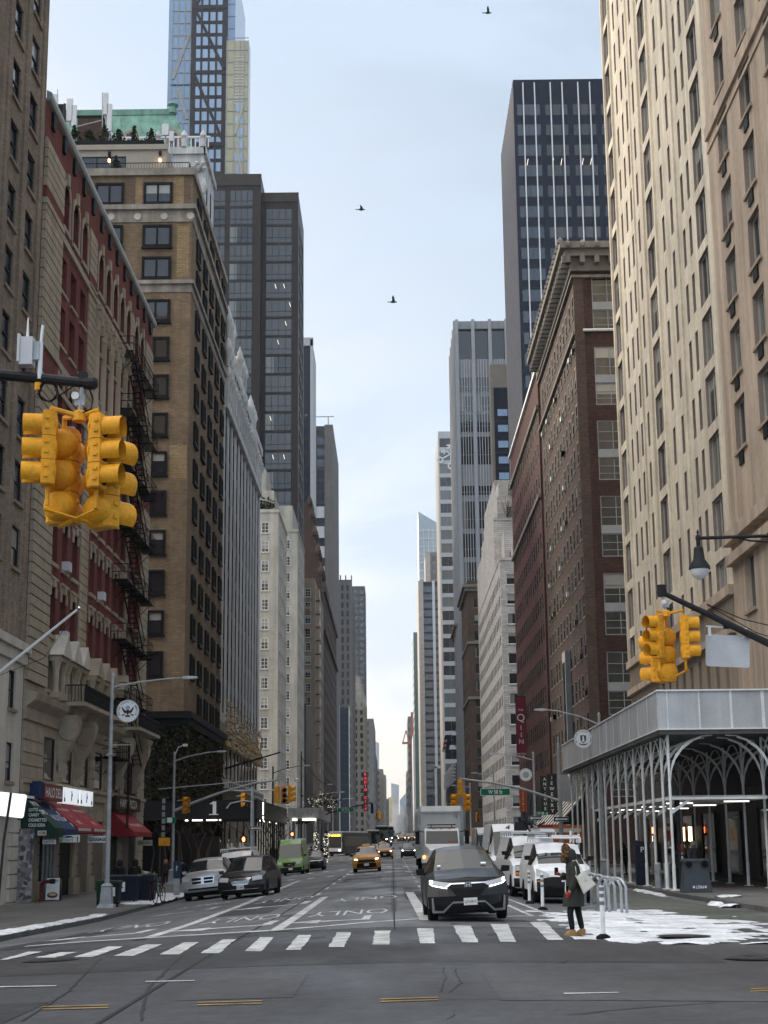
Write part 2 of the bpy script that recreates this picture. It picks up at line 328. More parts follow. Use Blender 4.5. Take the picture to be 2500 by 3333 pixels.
crack([(590, 3115), (480, 3220), (455, 3333)], .03); crack([(330, 3120), (220, 3230), (60, 3333)], .03); crack([(1440, 3150), (1450, 3180), (1435, 3230), (1450, 3235)], .012); crack([(1480, 3155), (1500, 3200), (1455, 3240)], .012); crack([(1430, 3140), (1900, 3133), (2200, 3128)], .025); crack([(1480, 3300), (1440, 3330)], .012); crack([(1845, 3305), (2100, 3280), (2400, 3260)], .03); crack([(1700, 3250), (1200, 3262)], .02); crack([(1850, 3125), (1830, 3135), (1855, 3138)])
MAN = mat('cast_iron', (.03, .028, .027), .6, .3, 6)
def disc(px, py, r, label):
    c = gp(px, py); mb = MB()
    for rr, dz, mt in ((r, .02 if px != 2226 else .05, ASP), (r*.82, .026 if px != 2226 else .056, MAN)): mb.poly([(c.x+rr*math.cos(t*math.pi/10), c.y+rr*math.sin(t*math.pi/10), gz(c.x+rr*math.cos(t*math.pi/10), c.y+rr*math.sin(t*math.pi/10))+dz) for t in range(20)], mt)
    mb.obj('manhole_cover', label=label, category='manhole cover')
disc(2226, 3054, .52, 'dark round manhole cover in the patch of snow by the bike racks'); disc(2440, 3122, .4, 'flat manhole cover set in dark asphalt near the right kerb'); disc(165, 3127, .5, 'round iron manhole cover left of the crosswalk near the snowy kerb')
# ---- snow
def snow_patch(poly, name='snow', h=.045, res=.14, base=None, soft=.5, amp=.5, bias=.12, sc_=1.3):
    P = [Vector((p[0], p[1])) for p in poly]; x0, x1 = min(p.x for p in P), max(p.x for p in P); y0, y1 = min(p.y for p in P), max(p.y for p in P)
    base = base or gz; xs, ys = rng(x0, x1, res), rng(y0, y1, res*1.6); Z = {}
    def sd(q):
        ins = False; dm = 1e9; n = len(P)
        for i in range(n):
            a, b = P[i], P[(i+1) % n]; ab = b-a; t = max(0, min(1, (q-a).dot(ab)/ab.length_squared)); dm = min(dm, (a+ab*t-q).length)
            if (a.y > q.y) != (b.y > q.y) and q.x < (b.x-a.x)*(q.y-a.y)/(b.y-a.y)+a.x: ins = not ins
        return dm if ins else -dm
    mb = MB(); i_ = mb.m(SNOW); V = {}
    for j, y in enumerate(ys):
        for i, x in enumerate(xs):
            d = min(1, sd(Vector((x, y)))/soft); nn = noise.fractal(Vector((x*sc_, y*sc_*.6, 3)), 1, 2, 5)
            V[i, j] = len(mb.v); z = min(1, (d-bias+amp*nn)*1.6); mb.v.append((x, y, base(x, y)+.012+h*max(-.5, z*.8+nn*.18)))
            Z[i, j] = z
    for j in range(len(ys)-1):
        for i in range(len(xs)-1):
            if max(Z[i, j], Z[i+1, j], Z[i, j+1], Z[i+1, j+1]) > 0: mb.f.append((V[i, j], V[i+1, j], V[i+1, j+1], V[i, j+1])); mb.mi.append(i_)
    mb.obj(name, smooth=3, kind='stuff', label='patch of trodden snow')
snow_patch([gp(1200+x*kk, 2850+y*kk) for x, y in ((665, 148), (740, 190), (800, 225), (850, 262), (1000, 284), (1300, 286), (1575, 280), (1659, 262), (1680, 215), (1659, 196), (1480, 176), (1200, 146), (1000, 142))], soft=1.2, amp=1.6, bias=.44, h=.022)
snow_patch([(CL-1.0, 40), (CL-.05, 40), (CL-.05, 60), (CL-.6, 60)], base=lambda x, y: walk_z(-1, y), soft=.25, amp=.7)
snow_patch([(CL-1.4, 70), (CL+.1, 70), (CL+.1, 84), (CL-1.8, 84)], base=lambda x, y: walk_z(-1, y), soft=.4, amp=.8, h=.08)
snow_patch([(CR-.7, 47), (CR-.02, 47), (CR-.02, 50), (CR-.4, 50)], h=.12, soft=.25, amp=1.0, bias=.2, res=.1); snow_patch([(CR-.5, 58), (CR-.02, 58), (CR-.02, 66), (CR-.4, 66)], h=.1, soft=.25, amp=1.1, bias=.25, res=.1)
snow_patch([(CR+.3, 52), (CR+1.2, 52), (CR+1.1, 53.5), (CR+.5, 53.2)], h=.08, soft=.3, amp=1.2, bias=.3, res=.1, base=lambda x, y: walk_z(1, y))

PT1 = asphalt('old_patch', (.055, .056, .059), .45); PT2 = asphalt('new_patch', (.030, .031, .034), .4)
for x0, x1, y0_, y1_, m_ in ((-6.4, -4.2, 15.2, 19.5, PT2), (1.2, 4.6, 18.2, 22.0, PT1), (-2.6, -1.2, 19, 22.6, PT1), (-1.0, .9, 24.4, 27.6, PT2), (4.8, 6.2, 13, 17.5, PT2), (-8.6, -7.4, 33, 44, PT2), (-5.2, -3.6, 46, 60, PT2), (.4, 1.0, 50, 64, PT2), (-2.6, -.6, 78, 88, PT2), (2.2, 3.4, 66, 72, PT1)):
    if y1_ < 30: sheet(rng(x0, x1, .5), rng(y0_, y1_, .5), m_, .0055).obj('road_patch', kind='structure')
    else: sheet(rng(x0, x1, .5), rng(y0_, y1_, 1), m_, .009).obj('road_patch', kind='structure')
OIL = asphalt('oil_stain', (.034, .035, .038), .32); rnd = random.Random(31)
mb = MB()
for _ in range(46):
    x, y, r = rnd.uniform(-7, 6), rnd.uniform(24, 75), rnd.uniform(.08, .3); up = .0075 if y < 33 else .0112
    mb.poly([(x+r*math.cos(a*.63)*(1+.3*math.sin(a*2+x)), y+r*1.6*math.sin(a*.63)*(1+.3*math.cos(a*3+y)), gz(x+r*math.cos(a*.63), y+r*1.6*math.sin(a*.63))+up) for a in range(10)], OIL)
mb.obj('road_stain', kind='stuff', label='dark oil stains on the asphalt')
# ------------------------------------------------------------------ buildings
# window styles: frame material, frame width, projection (+ = proud of the wall, - = recessed), vertical bars, horizontal bars (fractions), sill material, pane materials
TRIM = mat('beige_terracotta', (.33, .285, .22), .85, .12, .9, streak=.12); FRD = mat('dark_frame', (.02, .022, .025), .5, .1); FRG = mat('grey_frame', (.30, .31, .32), .5, .1); FRW = mat('cream_frame', (.5, .46, .40), .6, .08)
TANB_ = mat('tan_sill', (.24, .19, .15), .9, .1); BEIG_ = mat('beige_sill', (.40, .31, .23), .9, .08); G_OF = glass('office_glass', (.055, .056, .06), .08)
STY = {
 'sash': (FRD, .07, -.14, 0, (.5,), TANB_, (G_DK, G_DK, G_CU, G_BL)), 'tall': (FRD, .08, -.5, 0, (.45,), TRIM, (G_DK, G_DK, G_CU)),
 'box': (BLK, .22, .22, 1, (), BLK, (G_DK, G_DK, G_CU, G_DK, G_BL)), 'plain': (FRG, .06, -.12, 0, (), None, (G_DK, G_DK, G_CU)),
 'wide': (FRW, .08, -.2, 1, (), None, (G_DK, G_BL, G_DK, G_CU)), 'slit': (FRW, .05, -.3, 0, (), None, (G_DK, G_DK, G_CU)), 'ptac': (FRW, .09, -.28, 1, (), BEIG_, (G_DK, G_CU, G_BL)),
 'grey': (FRG, .09, -.10, 1, (.3, .62), None, (G_DK, G_DK, G_DK, G_CU, G_DK, G_BL)), 'white6': (WHT, .08, -.06, 1, (.33, .66), LIM, (G_DK, G_CU, G_BL, G_DK)), 'hotelw': (WHT, .09, -.12, 1, (), LIM, (G_DK, G_CU, G_BL)),
 'office': (FRD, .16, -.05, 3, (.33,), None, (G_OF, G_OF, G_OF, G_CU)), 'office2': (FRD, .1, -.05, 2, (), None, (G_DK, G_DK, G_OF)), 'ubs': (FRG, .08, -.1, 6, (), None, (G_DK, G_DK, G_CU)), 'gray6': (FRG, .12, .06, 4, (.35,), None, (G_DK, G_DK, G_CU)),
 'blue': (FRD, .09, .03, 3, (), None, (G_BLUE,)), 'far': (FRD, .08, -.04, 1, (), None, (G_DK, G_CU)), 'flat': (FRD, .06, -.03, 0, (.5,), None, (G_DK, G_DK, G_CU, G_BL)), 'slot': (FRD, .04, -.06, 0, (), None, (G_DK, G_DK, G_CU)),
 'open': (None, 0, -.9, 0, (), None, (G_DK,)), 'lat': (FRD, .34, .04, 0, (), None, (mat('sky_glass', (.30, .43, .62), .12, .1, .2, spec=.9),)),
}
_wm = {}
def win_mb(w, h, st, v):
    v %= 12; k = (round(w, 2), round(h, 2), st, v)
    if k in _wm: return _wm[k]
    fm, fw, pj, nv, nh, sill, panes = STY[st]; d = -pj; fr = MB(); pn = MB(); hw = w/2
    y0 = d-.05 if pj <= 0 else d; y1 = d+.02 if pj <= 0 else .02
    if fm:
        for a in ((-hw, -hw+fw, 0, h), (hw-fw, hw, 0, h), (-hw+fw, hw-fw, 0, fw), (-hw+fw, hw-fw, h-fw, h)): fr.box(a[0], a[1], y0, y1, a[2], a[3], fm)
        for i in range(nv): x = -hw+w*(i+1)/(nv+1); fr.box(x-fw*.35, x+fw*.35, y0+.004, y1-.004, fw, h-fw, fm)
        for q in nh: fr.box(-hw+fw, hw-fw, y0+.008, y1-.008, h*q-fw*.3, h*q+fw*.3, fm)
    if sill: fr.box(-hw-.1, hw+.1, -.12 if pj <= 0 else -pj-.03, max(.0, d-.06) if pj <= 0 else -.0, -.16, -.003, sill)
    pm = panes[v % len(panes)]; yp = d+.012 if pj <= 0 else -pj*.45
    e = 0 if not fm else fw*.5; bf = (.72, .5, .35, .6)[v//3]
    if pm is G_CU and h > 1.2: pn.poly([(-hw+e, yp, e), (-hw*.35, yp, e), (-hw*.35, yp, h-e), (-hw+e, yp, h-e)], G_CU); pn.poly([(-hw*.35, yp, e), (hw-e, yp, e), (hw-e, yp, h-e), (-hw*.35, yp, h-e)], G_DK)
    elif pm is G_BL and h > 1.2: pn.poly([(-hw+e, yp, e), (hw-e, yp, e), (hw-e, yp, h*bf), (-hw+e, yp, h*bf)], G_DK); pn.poly([(-hw+e, yp, h*bf), (hw-e, yp, h*bf), (hw-e, yp, h-e), (-hw+e, yp, h-e)], G_BL)
    else: pn.poly([(-hw+e, yp, e), (hw-e, yp, e), (hw-e, yp, h-e), (-hw+e, yp, h-e)], pm)
    _wm[k] = [fr, pn, None, None]; return _wm[k]
class Bld:
    def __init__(s, name, label, x, y, cat='building', group=None):
        s.root = thing(name, label, cat, (x, y, gz(x, y)), 0, group); s.w = MB(); s.wins = []
    def wall(s, P0, P1, z0, z1, mt, holes=(), depth=.3, reveal=None):
        """wall seen from outside with P0 at its left; holes = (u0, v0, u1, v1) in metres along / absolute height"""
        P0 = Vector((*P0, 0)); P1 = Vector((*P1, 0)); L = (P1-P0).length; u = (P1-P0)/L; inn = Vector((-u.y, u.x, 0)); mb = s.w; reveal = reveal or mt
        pt = lambda a, z, dd=0: P0+u*a+inn*dd+Vector((0, 0, z))
        us = sorted({0, L} | {max(0, min(L, q)) for h in holes for q in (h[0], h[2])}); zs = sorted({z0, z1} | {max(z0, min(z1, q)) for h in holes for q in (h[1], h[3])})
        for za, zb in zip(zs, zs[1:]):
            hs = [h for h in holes if h[1] < zb-1e-6 and h[3] > za+1e-6]; run = None
            for ua, ub in zip(us, us[1:]):
                c = (ua+ub)/2
                if any(h[0] < c < h[2] for h in hs):
                    if run is not None: mb.poly([pt(run, za), pt(ua, za), pt(ua, zb), pt(run, zb)], mt); run = None
                elif run is None: run = ua
            if run is not None: mb.poly([pt(run, za), pt(L, za), pt(L, zb), pt(run, zb)], mt)
        for a, b, c, d in holes:
            a, c = max(0, a), min(L, c); b, d = max(z0, b), min(z1, d); D_ = depth
            mb.poly([pt(a, b), pt(a, b, D_), pt(a, d, D_), pt(a, d)], reveal); mb.poly([pt(c, b, D_), pt(c, b), pt(c, d), pt(c, d, D_)], reveal)
            mb.poly([pt(a, d), pt(a, d, D_), pt(c, d, D_), pt(c, d)], reveal); mb.poly([pt(a, b, D_), pt(a, b), pt(c, b), pt(c, b, D_)], reveal)
    def face(s, P0, P1, z0, z1, mt, wins=(), reveal=None):
        """wall with windows: (u centre, sill height, width, height, style)"""
        P0v = Vector((*P0, 0)); u = (Vector((*P1, 0))-P0v).normalized(); rz = math.atan2(u.y, u.x); hs = []; dp = 0
        for c, z, w_, h_, st in wins:
            pj = STY[st][2]; p = P0v+u*c; p.z = z; s.wins.append((w_*h_/(p.x**2+p.y**2), p, rz, w_, h_, st))
            if pj < 0: hs.append((c-w_/2, z, c+w_/2, z+h_)); dp = max(dp, -pj+.03)
        s.wall(P0, P1, z0, z1, mt, hs, dp or .1, reveal)
    def block(s, x0, x1, y0, y1, z0, z1, mt, skip='', roof=None):
        """the plain sides of a mass; skip lists the sides modelled elsewhere (N, S, E, W)"""
        if 'N' not in skip: s.wall((x0, y0), (x1, y0), z0, z1, mt)
        if 'E' not in skip: s.wall((x1, y0), (x1, y1), z0, z1, mt)
        if 'S' not in skip: s.wall((x1, y1), (x0, y1), z0, z1, mt)
        if 'W' not in skip: s.wall((x0, y1), (x0, y0), z0, z1, mt)
        s.w.poly([(x0, y0, z1), (x1, y0, z1), (x1, y1, z1), (x0, y1, z1)], roof or mt)
    def part(s, name, mb, smooth=0, **pr): return mb.obj(name, s.root, smooth, **pr)
    def done(s, panes=True, name='window', lim=100):
        s.w.obj('wall', s.root); s.wins.sort(key=lambda q: -q[0]); rest = MB(); rnd = random.Random(len(s.wins))
        for i, (_, p, rz, w_, h_, st) in enumerate(s.wins):
            v = rnd.randrange(60); e = win_mb(w_, h_, st, v); fr, pn = e[0], e[1]
            if i < lim:
                if panes and fr.v:
                    if e[2] is None: e[2], e[3] = fr.mesh(name), pn.mesh('pane')
                    o = put(name, e[2], s.root, p, rz); c = bpy.data.objects.new('pane', e[3]); sc.collection.objects.link(c); c.parent = o; WO[c] = p
                else:
                    if e[2] is None: m_ = MB(); merge(m_, fr); merge(m_, pn); e[2] = m_.mesh(name); e[3] = pn.mesh('pane')
                    put(name, e[2], s.root, p, rz)
            else:
                M = Matrix.Translation(p) @ Matrix.Rotation(rz, 4, 'Z'); merge(rest, fr, M); merge(rest, pn, M)
        if rest.v: rest.obj(name, s.root, kind='stuff')
        return s
def grid(us, zs, w_, h_, st): return [(u, z, w_, h_, st) for u in us for z in zs]
def fr_(a, b, n): return [a+(b-a)*(i+.5)/n for i in range(n)]
XL, XR = -17.5, 17.0
TANB = mat('tan_brick', (.23, .185, .145), .9, .2, .3, brick=(.4, .13, .16), streak=.2); REDB = mat('dark_red_brick', (.145, .046, .041), .9, .14, .5, streak=.2); OCHB = mat('ochre_brick', (.205, .150, .098), .9, .2, .22, brick=(.5, .16, .14), streak=.12)
WTC = mat('white_terracotta', (.50, .50, .49), .7, .10, .7, streak=.24); COPP = mat('green_copper', (.16, .30, .24), .7, .2, .8, streak=.2); CRM = mat('cream_brick', (.42, .40, .35), .9, .13, .35, streak=.16); STUC = mat('cream_stucco', (.68, .60, .475), .92, .14, .35, bump=.8, streak=.18); REV = mat('pinkish_reveal', (.29, .235, .20), .9, .1)
BEIG = mat('beige_render', (.49, .39, .30), .9, .12, .3, streak=.24); BRNB = mat('brown_red_brick', (.066, .037, .031), .9, .18, .5, brick=(.35, .13, .22), streak=.14); BRN2 = mat('brown_brick', (.095, .066, .053), .9, .14, .4, brick=(.4, .14, .18)); GREYB = mat('whitish_brick', (.47, .44, .41), .9, .12, .5, brick=(1.1, .33, .16), streak=.08)
CONC = mat('grey_concrete', (.27, .28, .30), .8, .08, .3, streak=.1); TANL = mat('tan_brick_light', (.30, .235, .18), .9, .12, .4, streak=.15); DKB = mat('dark_brown_steel', (.032, .026, .026), .5, .12); DKG = mat('dark_blue_panel', (.035, .042, .055), .3, .15, .2); FIN = mat('pale_fin', (.55, .56, .58), .5, .06); ROOF = mat('roofing', (.12, .12, .12), .9, .1); IVYM = None
# --- L1: tan brick block at the left edge
b = Bld('apartment_building', 'tan brick apartment building with limestone base filling the left edge of the photo', XL-10, 60)
y0, y1 = 46, 73.1
zs = [39.54-3.13*k for k in range(-9, 10)]
wn = grid([70.6-y0, 67.1-y0], [z for z in zs if z > 11.5], 1.6, 1.95, 'sash')+grid([62-y0, 58.5-y0, 54-y0, 50-y0], [z for z in zs if 11.5 < z < 60], 1.35, 1.6, 'sash')
b.face((XL, y0), (XL, y1), 10.9, 68, TANB, wn)
b.face((XL, y0), (XL, y1), -2, 10.9, LIM, grid([71-y0, 67.3-y0, 63-y0], [8.0, 4.7], 1.3, 1.75, 'sash'))
b.block(XL-22, XL, y0, y1, -2, 68, TANB, 'E', ROOF)
led = MB().box(XL, XL+.35, y0, y1+.05, 10.75, 11.15, LIM).box(XL, XL+.18, y0, y1, 10.2, 10.74, LIM).box(XL, XL+.22, y0, y1, 3.3, 3.75, LIM); b.part('ledge', led)
rus = MB()
for z in [(-1.3+.62*i) for i in range(7)]: rus.box(XL, XL+.14, y1-1.7, y1+.02, z, z+.57, LIM)
b.part('rusticated_pier', rus)
pil = MB()
for y in (72.2, 68.9, 65.6): pil.box(XL, XL+.12, y-.35, y+.35, 11.2, 68, TANB)
b.part('brick_pier', pil); b.done()
# --- L2: red brick and beige terracotta corner block with the deli
b = Bld('corner_building', 'ornate red brick and beige terracotta building with fire escapes above the deli shopfronts', XL-8, 90); deli = b
y0, y1 = 73.2, 109.3; U = lambda y: y-y0
bays = [78.7, 81.3, 83.9, 88.95, 91.45, 93.95, 96.45, 98.9, 102.2, 104.6]
wn = []
for f in range(4): wn += grid([U(y) for y in bays], [12.7+3.75*f-.25], 1.45, 2.5, 'tall')
wn += grid([U(y) for y in bays], [28.0], 1.5, 2.2, 'tall')+grid([U(y) for y in bays], [31.0], 1.5, 2.0, 'tall')+grid([U(y) for y in bays], [34.7], 1.45, 2.5, 'tall')
b.face((XL, y0), (XL, y1), 12.2, 39.7, REDB, wn)
b.face((XL, y0), (XL, y1), 3.2, 12.2, TRIM, grid([U(y) for y in bays], [9.6], 1.1, 1.9, 'tall')+grid([U(y) for y in (79.2, 83.6, 88.2, 92.6, 98, 102.6, 105)], [5.05], 2.3, 2.15, 'flat'))
shop = mat('dark_shopfront', (.014, .014, .015), .6, .3, 2, spec=.12); SHUT = mat('roll_shutter', (.13, .11, .10), .5, .3, 6)
b.face((XL, y0), (XL, y1), -2, 3.2, shop)
b.block(XL-22, XL, y0, y1, -2, 39.7, REDB, 'E', ROOF)
def blocks(mb, x0, x1, ya, yb, za, zb, mt, st=.52):
    z = za
    while z+st*.6 < zb: mb.box(x0, x1, ya, yb, z, min(z+st-.07, zb), mt); z += st
    mb.box(x0, x0+(x1-x0)*.5, ya+.06, yb-.06, za, zb, mt)
for ya, yb, pr in ((73.25, 77.4, .2), (85.3, 87.4, .08), (100.0, 101.1, .06), (106, 109.25, .1)):
    pier = MB()
    for za, zb in ((9.6, 25.3), (26.8, 33.9), (34.9, 37.6)): blocks(pier, XL, XL+pr, ya, yb, za, zb, TRIM)
    pier.box(XL, XL+pr+.06, ya-.1, yb+.1, 26.45, 26.8, TRIM).box(XL, XL+pr-.03, ya+.05, yb-.05, 25.3, 26.45, REDB).box(XL, XL+pr+.06, ya-.1, yb+.1, 33.9, 34.2, TRIM).box(XL, XL+pr-.03, ya+.05, yb-.05, 34.2, 34.9, REDB)
    b.part('rusticated_pier', pier)
for ya, yb in ((73.25, 77.3), (80.9, 82.0), (85.2, 86.8), (89.6, 91), (94.4, 96), (99.6, 101), (106.3, 109.25)):
    pier = MB(); blocks(pier, XL, XL+.12, ya, yb, -1.0, 7.6, TRIM, .6); pier.box(XL, XL+.26, ya-.1, yb+.1, -1.3, .1, TRIM); b.part('shopfront_pier', pier)
for y in (87.9, 90.2, 92.7, 95.2, 97.7):             # giant fluted columns with leafy capitals
    c = MB().lathe((XL-.12, y, 27), [(.5, 0), (.5, .3), (.4, .45), (.4, 4.9), (.46, 5.0), (.42, 5.2), (.58, 5.9), (.66, 6.2)], TRIM, 12).box(XL, XL+.42, y-.62, y+.62, 33.2, 33.5, TRIM)
    for i in range(10): a = i*.63; c.box(XL-.12+.5*math.cos(a)-.1, XL-.12+.5*math.cos(a)+.1, y+.5*math.sin(a)-.1, y+.5*math.sin(a)+.1, 32.3+.35*(i % 2), 32.75+.35*(i % 2), TRIM)
    b.part('fluted_column', c, .6)
for y in bays:                                       # a sill, lintel and capital round every window, an arch over the top one
    for f in range(4):
        z = 12.45+3.75*f; zt = z+2.5; orn = MB().box(XL, XL+.12, y-.85, y+.85, z-.2, z-.01, TRIM).box(XL, XL+.02, y-.85, y-.73, z-.01, zt+.02, REDB)
        orn.box(XL, XL+.06, y-.8, y+.8, zt+.02, zt+.36, TRIM).box(XL, XL+.14, y-.88, y+.88, zt+.36, zt+.5, TRIM).box(XL, XL+.09, y-.8, y-.55, zt-.5, zt+.02, TRIM).box(XL, XL+.09, y+.55, y+.8, zt-.5, zt+.02, TRIM).box(XL, XL+.16, y-.2, y+.2, zt-.02, zt+.35, TRIM); b.part('window_surround', orn)
    orn = MB()
    for i in range(7):
        a0, a1 = math.pi*i/7, math.pi*(i+1)/7; q = lambda a, r: (XL, y+r*math.cos(a), 36.6+r*math.sin(a)*.9)
        orn.prism([q(a0, .72), q(a1, .72), q(a1, 1.05), q(a0, 1.05)], TRIM, (.07, 0, 0))
    orn.box(XL, XL+.06, y-1.05, y-.85, 34.7, 36.6, TRIM).box(XL, XL+.06, y+.85, y+1.05, 34.7, 36.6, TRIM).box(XL, XL+.16, y-.22, y+.22, 37.2, 37.9, TRIM).box(XL, XL+.12, y-.9, y+.9, 34.45, 34.68, TRIM); b.part('window_arch', orn)
for y, f in ((78.7, 2), (81.3, 3), (81.3, 1), (81.3, 0), (91.4, 1)): b.part('air_conditioner', MB().box(XL-.1, XL+.35, y-.35, y+.35, 12.46+3.75*f, 12.95+3.75*f, FIN))
bel = MB().box(XL, XL+.14, 77.4, 106, 33.65, 34.05, TRIM).box(XL, XL+.1, 77.4, 106, 26.7, 27.0, TRIM).box(XL, XL+.08, 77.4, 106, 25.3, 25.6, TRIM); b.part('belt_course', bel)
cor = MB().prism([(XL, y0, 39.55), (XL+.2, y0, 39.6), (XL+.28, y0, 39.75), (XL+.28, y0, 40.0), (XL, y0, 40.15)], mat('zinc_flashing', (.33, .35, .35), .45, .1, metal=.4), (0, y1-y0, 0))
for i in range(13): y = y0+1.5+i*2.75; cor.box(XL, XL+.16, y-.25, y+.25, 38.6, 39.5, BLK)
b.part('cornice', cor)
for y in (79.6, 82.3, 84.9, 89.1, 91.7, 94.2, 98.3, 103.0):
    pd = MB().prism([(XL, y-1.05, 11.35), (XL, y+1.05, 11.35), (XL, y, 12.45)], TRIM, (.7, 0, 0)).box(XL, XL+.6, y-1.05, y+1.05, 11.1, 11.33, TRIM)
    for sx in (-.8, .8): pd.lathe((XL+.3, y+sx, 9.5), [(.2, 0), (.17, .2), (.17, 1.1), (.26, 1.45), (.3, 1.6)], TRIM, 8).box(XL, XL+.62, y+sx-.2, y+sx+.2, 9.2, 9.5, TRIM)
    pd.prism([(XL, y-1.1, 11.36), (XL, y+1.1, 11.36), (XL, y+1.15, 11.4), (XL, y, 12.56), (XL, y-1.15, 11.4)], LIM, (.74, 0, 0)) if y < 85 else None
    b.part('window_pediment', pd)
low = MB().prism([(XL, y0, 7.7), (XL+.15, y0, 7.75), (XL+.15, y0, 8.3), (XL+.6, y0, 8.65), (XL+.7, y0, 8.95), (XL, y0, 9.15)], TRIM, (0, y1-y0, 0)).box(XL, XL+.16, y0, y1, 4.3, 4.75, TRIM).box(XL, XL+.26, y0, y1, 4.75, 4.95, TRIM); b.part('lower_cornice', low)
for y in (81.5, 86.0, 99.0, 105.3):                  # scrolled consoles
    pf = [(0, 8.5), (1.0, 8.5), (1.1, 8.2), (1.0, 7.7), (.8, 7.3), (.7, 6.9), (.45, 6.5), (.3, 6.0), (.4, 5.6), (.3, 5.3), (0, 5.2)]
    c = MB().prism([(XL+x, y-.55, z) for x, z in pf], TRIM, (0, 1.1, 0)).lathe((XL+.6, y-.62, 7.7), [(.5, 0), (.55, .06), (.3, .03), (.25, .1), (0.02, .1)], TRIM, 14, 'y'); c.lathe((XL+.32, y-.6, 5.8), [(.3, 0), (.2, .05), (.02, .05)], TRIM, 10, 'y'); b.part('scroll_console', c)
for ya, yb in ((80.4, 93.2), (98.0, 106.8)):
    bal = MB().box(XL, XL+1.55, ya, yb, 8.95, 9.15, TRIM); b.part('balcony_slab', bal)
    r_ = MB().box(XL+1.45, XL+1.5, ya+.1, yb-.1, 10.0, 10.06, BLK).box(XL, XL+1.5, ya+.1, ya+.15, 10.0, 10.06, BLK).box(XL+1.45, XL+1.49, ya+.1, yb-.1, 9.2, 9.25, BLK)
    n = int((yb-ya)/.16)
    for i in range(n+1): y = ya+.12+i*(yb-ya-.24)/n; r_.box(XL+1.455, XL+1.485, y-.015, y+.03, 9.15, 10.0, BLK)
    for i in range(9): x = XL+.1+i*.17; r_.box(x, x+.035, ya+.11, ya+.14, 9.15, 10.0, BLK)
    for i in range(int((yb-ya)/.5)): r_.lathe((XL+1.47, ya+.4+i*.5, 9.55), [(.2, -.015), (.2, .015), (.14, .015), (.14, -.015)], BLK, 10, 'x')
    b.part('balcony_railing', r_)
IRON = mat('painted_iron', (.016, .010, .010), .7, .2, spec=.1)
for k, z in enumerate([33.3, 29.4, 25.7, 21.9, 18.2, 14.4, 10.7, 7.0]):      # fire escape
    ya, yb = (95.5, 106.5) if k < 7 else (93.5, 97.5)
    fe = MB(); n = 9
    for i in range(n): x = XL+.1+i*.85/n; fe.box(x, x+.05, ya, yb, z, z+.06, IRON)
    for i in range(6): y = ya+(yb-ya)*i/5; fe.box(XL, XL+1.0, y-.04, y+.04, z-.06, z, IRON); fe.box(XL+.97, XL+1.0, y-.025, y+.025, z, z+1.0, IRON)
    for i in range(int((yb-ya)/.3)): y = ya+i*.3; fe.box(XL+.98, XL+.995, y, y+.02, z, z+1.0, IRON)
    for zz in (.5, .98): fe.box(XL+.97, XL+1.0, ya, yb, z+zz, z+zz+.04, IRON); fe.box(XL, XL+1.0, yb-.03, yb, z+zz, z+zz+.04, IRON); fe.box(XL, XL+1.0, ya, ya+.03, z+zz, z+zz+.045, IRON)
    for i in range(5): y = ya+(yb-ya)*(i+.5)/5; fe.tube([(XL+.05, y, z-1.0), (XL+.95, y, z-.05)], .025, IRON, 4)
    if k < 7:
        a, c = (ya+2.2, yb-2.6)
        for x in (XL+.25, XL+.75): fe.tube([(x, a, z), (x, c, z-3.75)], .05, IRON, 4)
        for i in range(14): t = (i+.5)/14; y = a+(c-a)*t; fe.box(XL+.25, XL+.75, y-.1, y+.1, z-3.75*t-.02, z-3.75*t+.02, IRON)
        for t_ in (.9,): fe.tube([(XL+.8, a, z+t_), (XL+.8, c, z-3.75+t_)], .03, IRON, 4)
    else:
        for x in (0, .5): fe.tube([(XL+1.2, 96+x, z+1), (XL+1.2, 96+x, z-4.2)], .035, IRON, 4)
        for i in range(13): fe.box(XL+1.17, XL+1.23, 96, 96.5, z-4+i*.4, z-3.96+i*.4, IRON)
    b.part('fire_escape', fe)
sh = MB()
for ya, yb, mt in ((86.9, 89.5, SHUT), (91.1, 94.3, SHUT), (101.2, 103.5, SHUT)):
    sh = MB().box(XL+.03, XL+.06, ya, yb, -.9, 2.9, mt)
    for i in range(20): sh.box(XL+.06, XL+.1, ya, yb, -.9+i*.19, -.74+i*.19, mt)
    b.part('roll_shutter', sh)
dr = MB().box(XL, XL+.1, 78.0, 80.7, -1, 2.6, G_DK)
for y in (78.0, 78.9, 79.8, 80.6): dr.box(XL+.1, XL+.18, y, y+.1, -1, 2.6, GALV)
b.part('shop_door', dr)
gr = mat('graffiti', (.22, .21, .22), .8, 0); t_ = gr.node_tree; vo = t_.nodes.new('ShaderNodeTexVoronoi'); vo.inputs['Scale'].default_value = 5; g_ = t_.nodes.new('ShaderNodeNewGeometry'); t_.links.new(g_.outputs['Position'], vo.inputs['Vector']); rr_ = t_.nodes.new('ShaderNodeValToRGB'); rr_.color_ramp.elements[0].color = (.03, .03, .035, 1); rr_.color_ramp.elements[1].color = (.42, .40, .42, 1); t_.links.new(vo.outputs['Color'], rr_.inputs[0]); t_.links.new(rr_.outputs[0], t_.nodes['Principled BSDF'].inputs['Base Color'])
b.part('sticker_covered_panel', MB().box(XL, XL+.8, 72.85, 73.1, -1, 2.6, gr)); b.done()
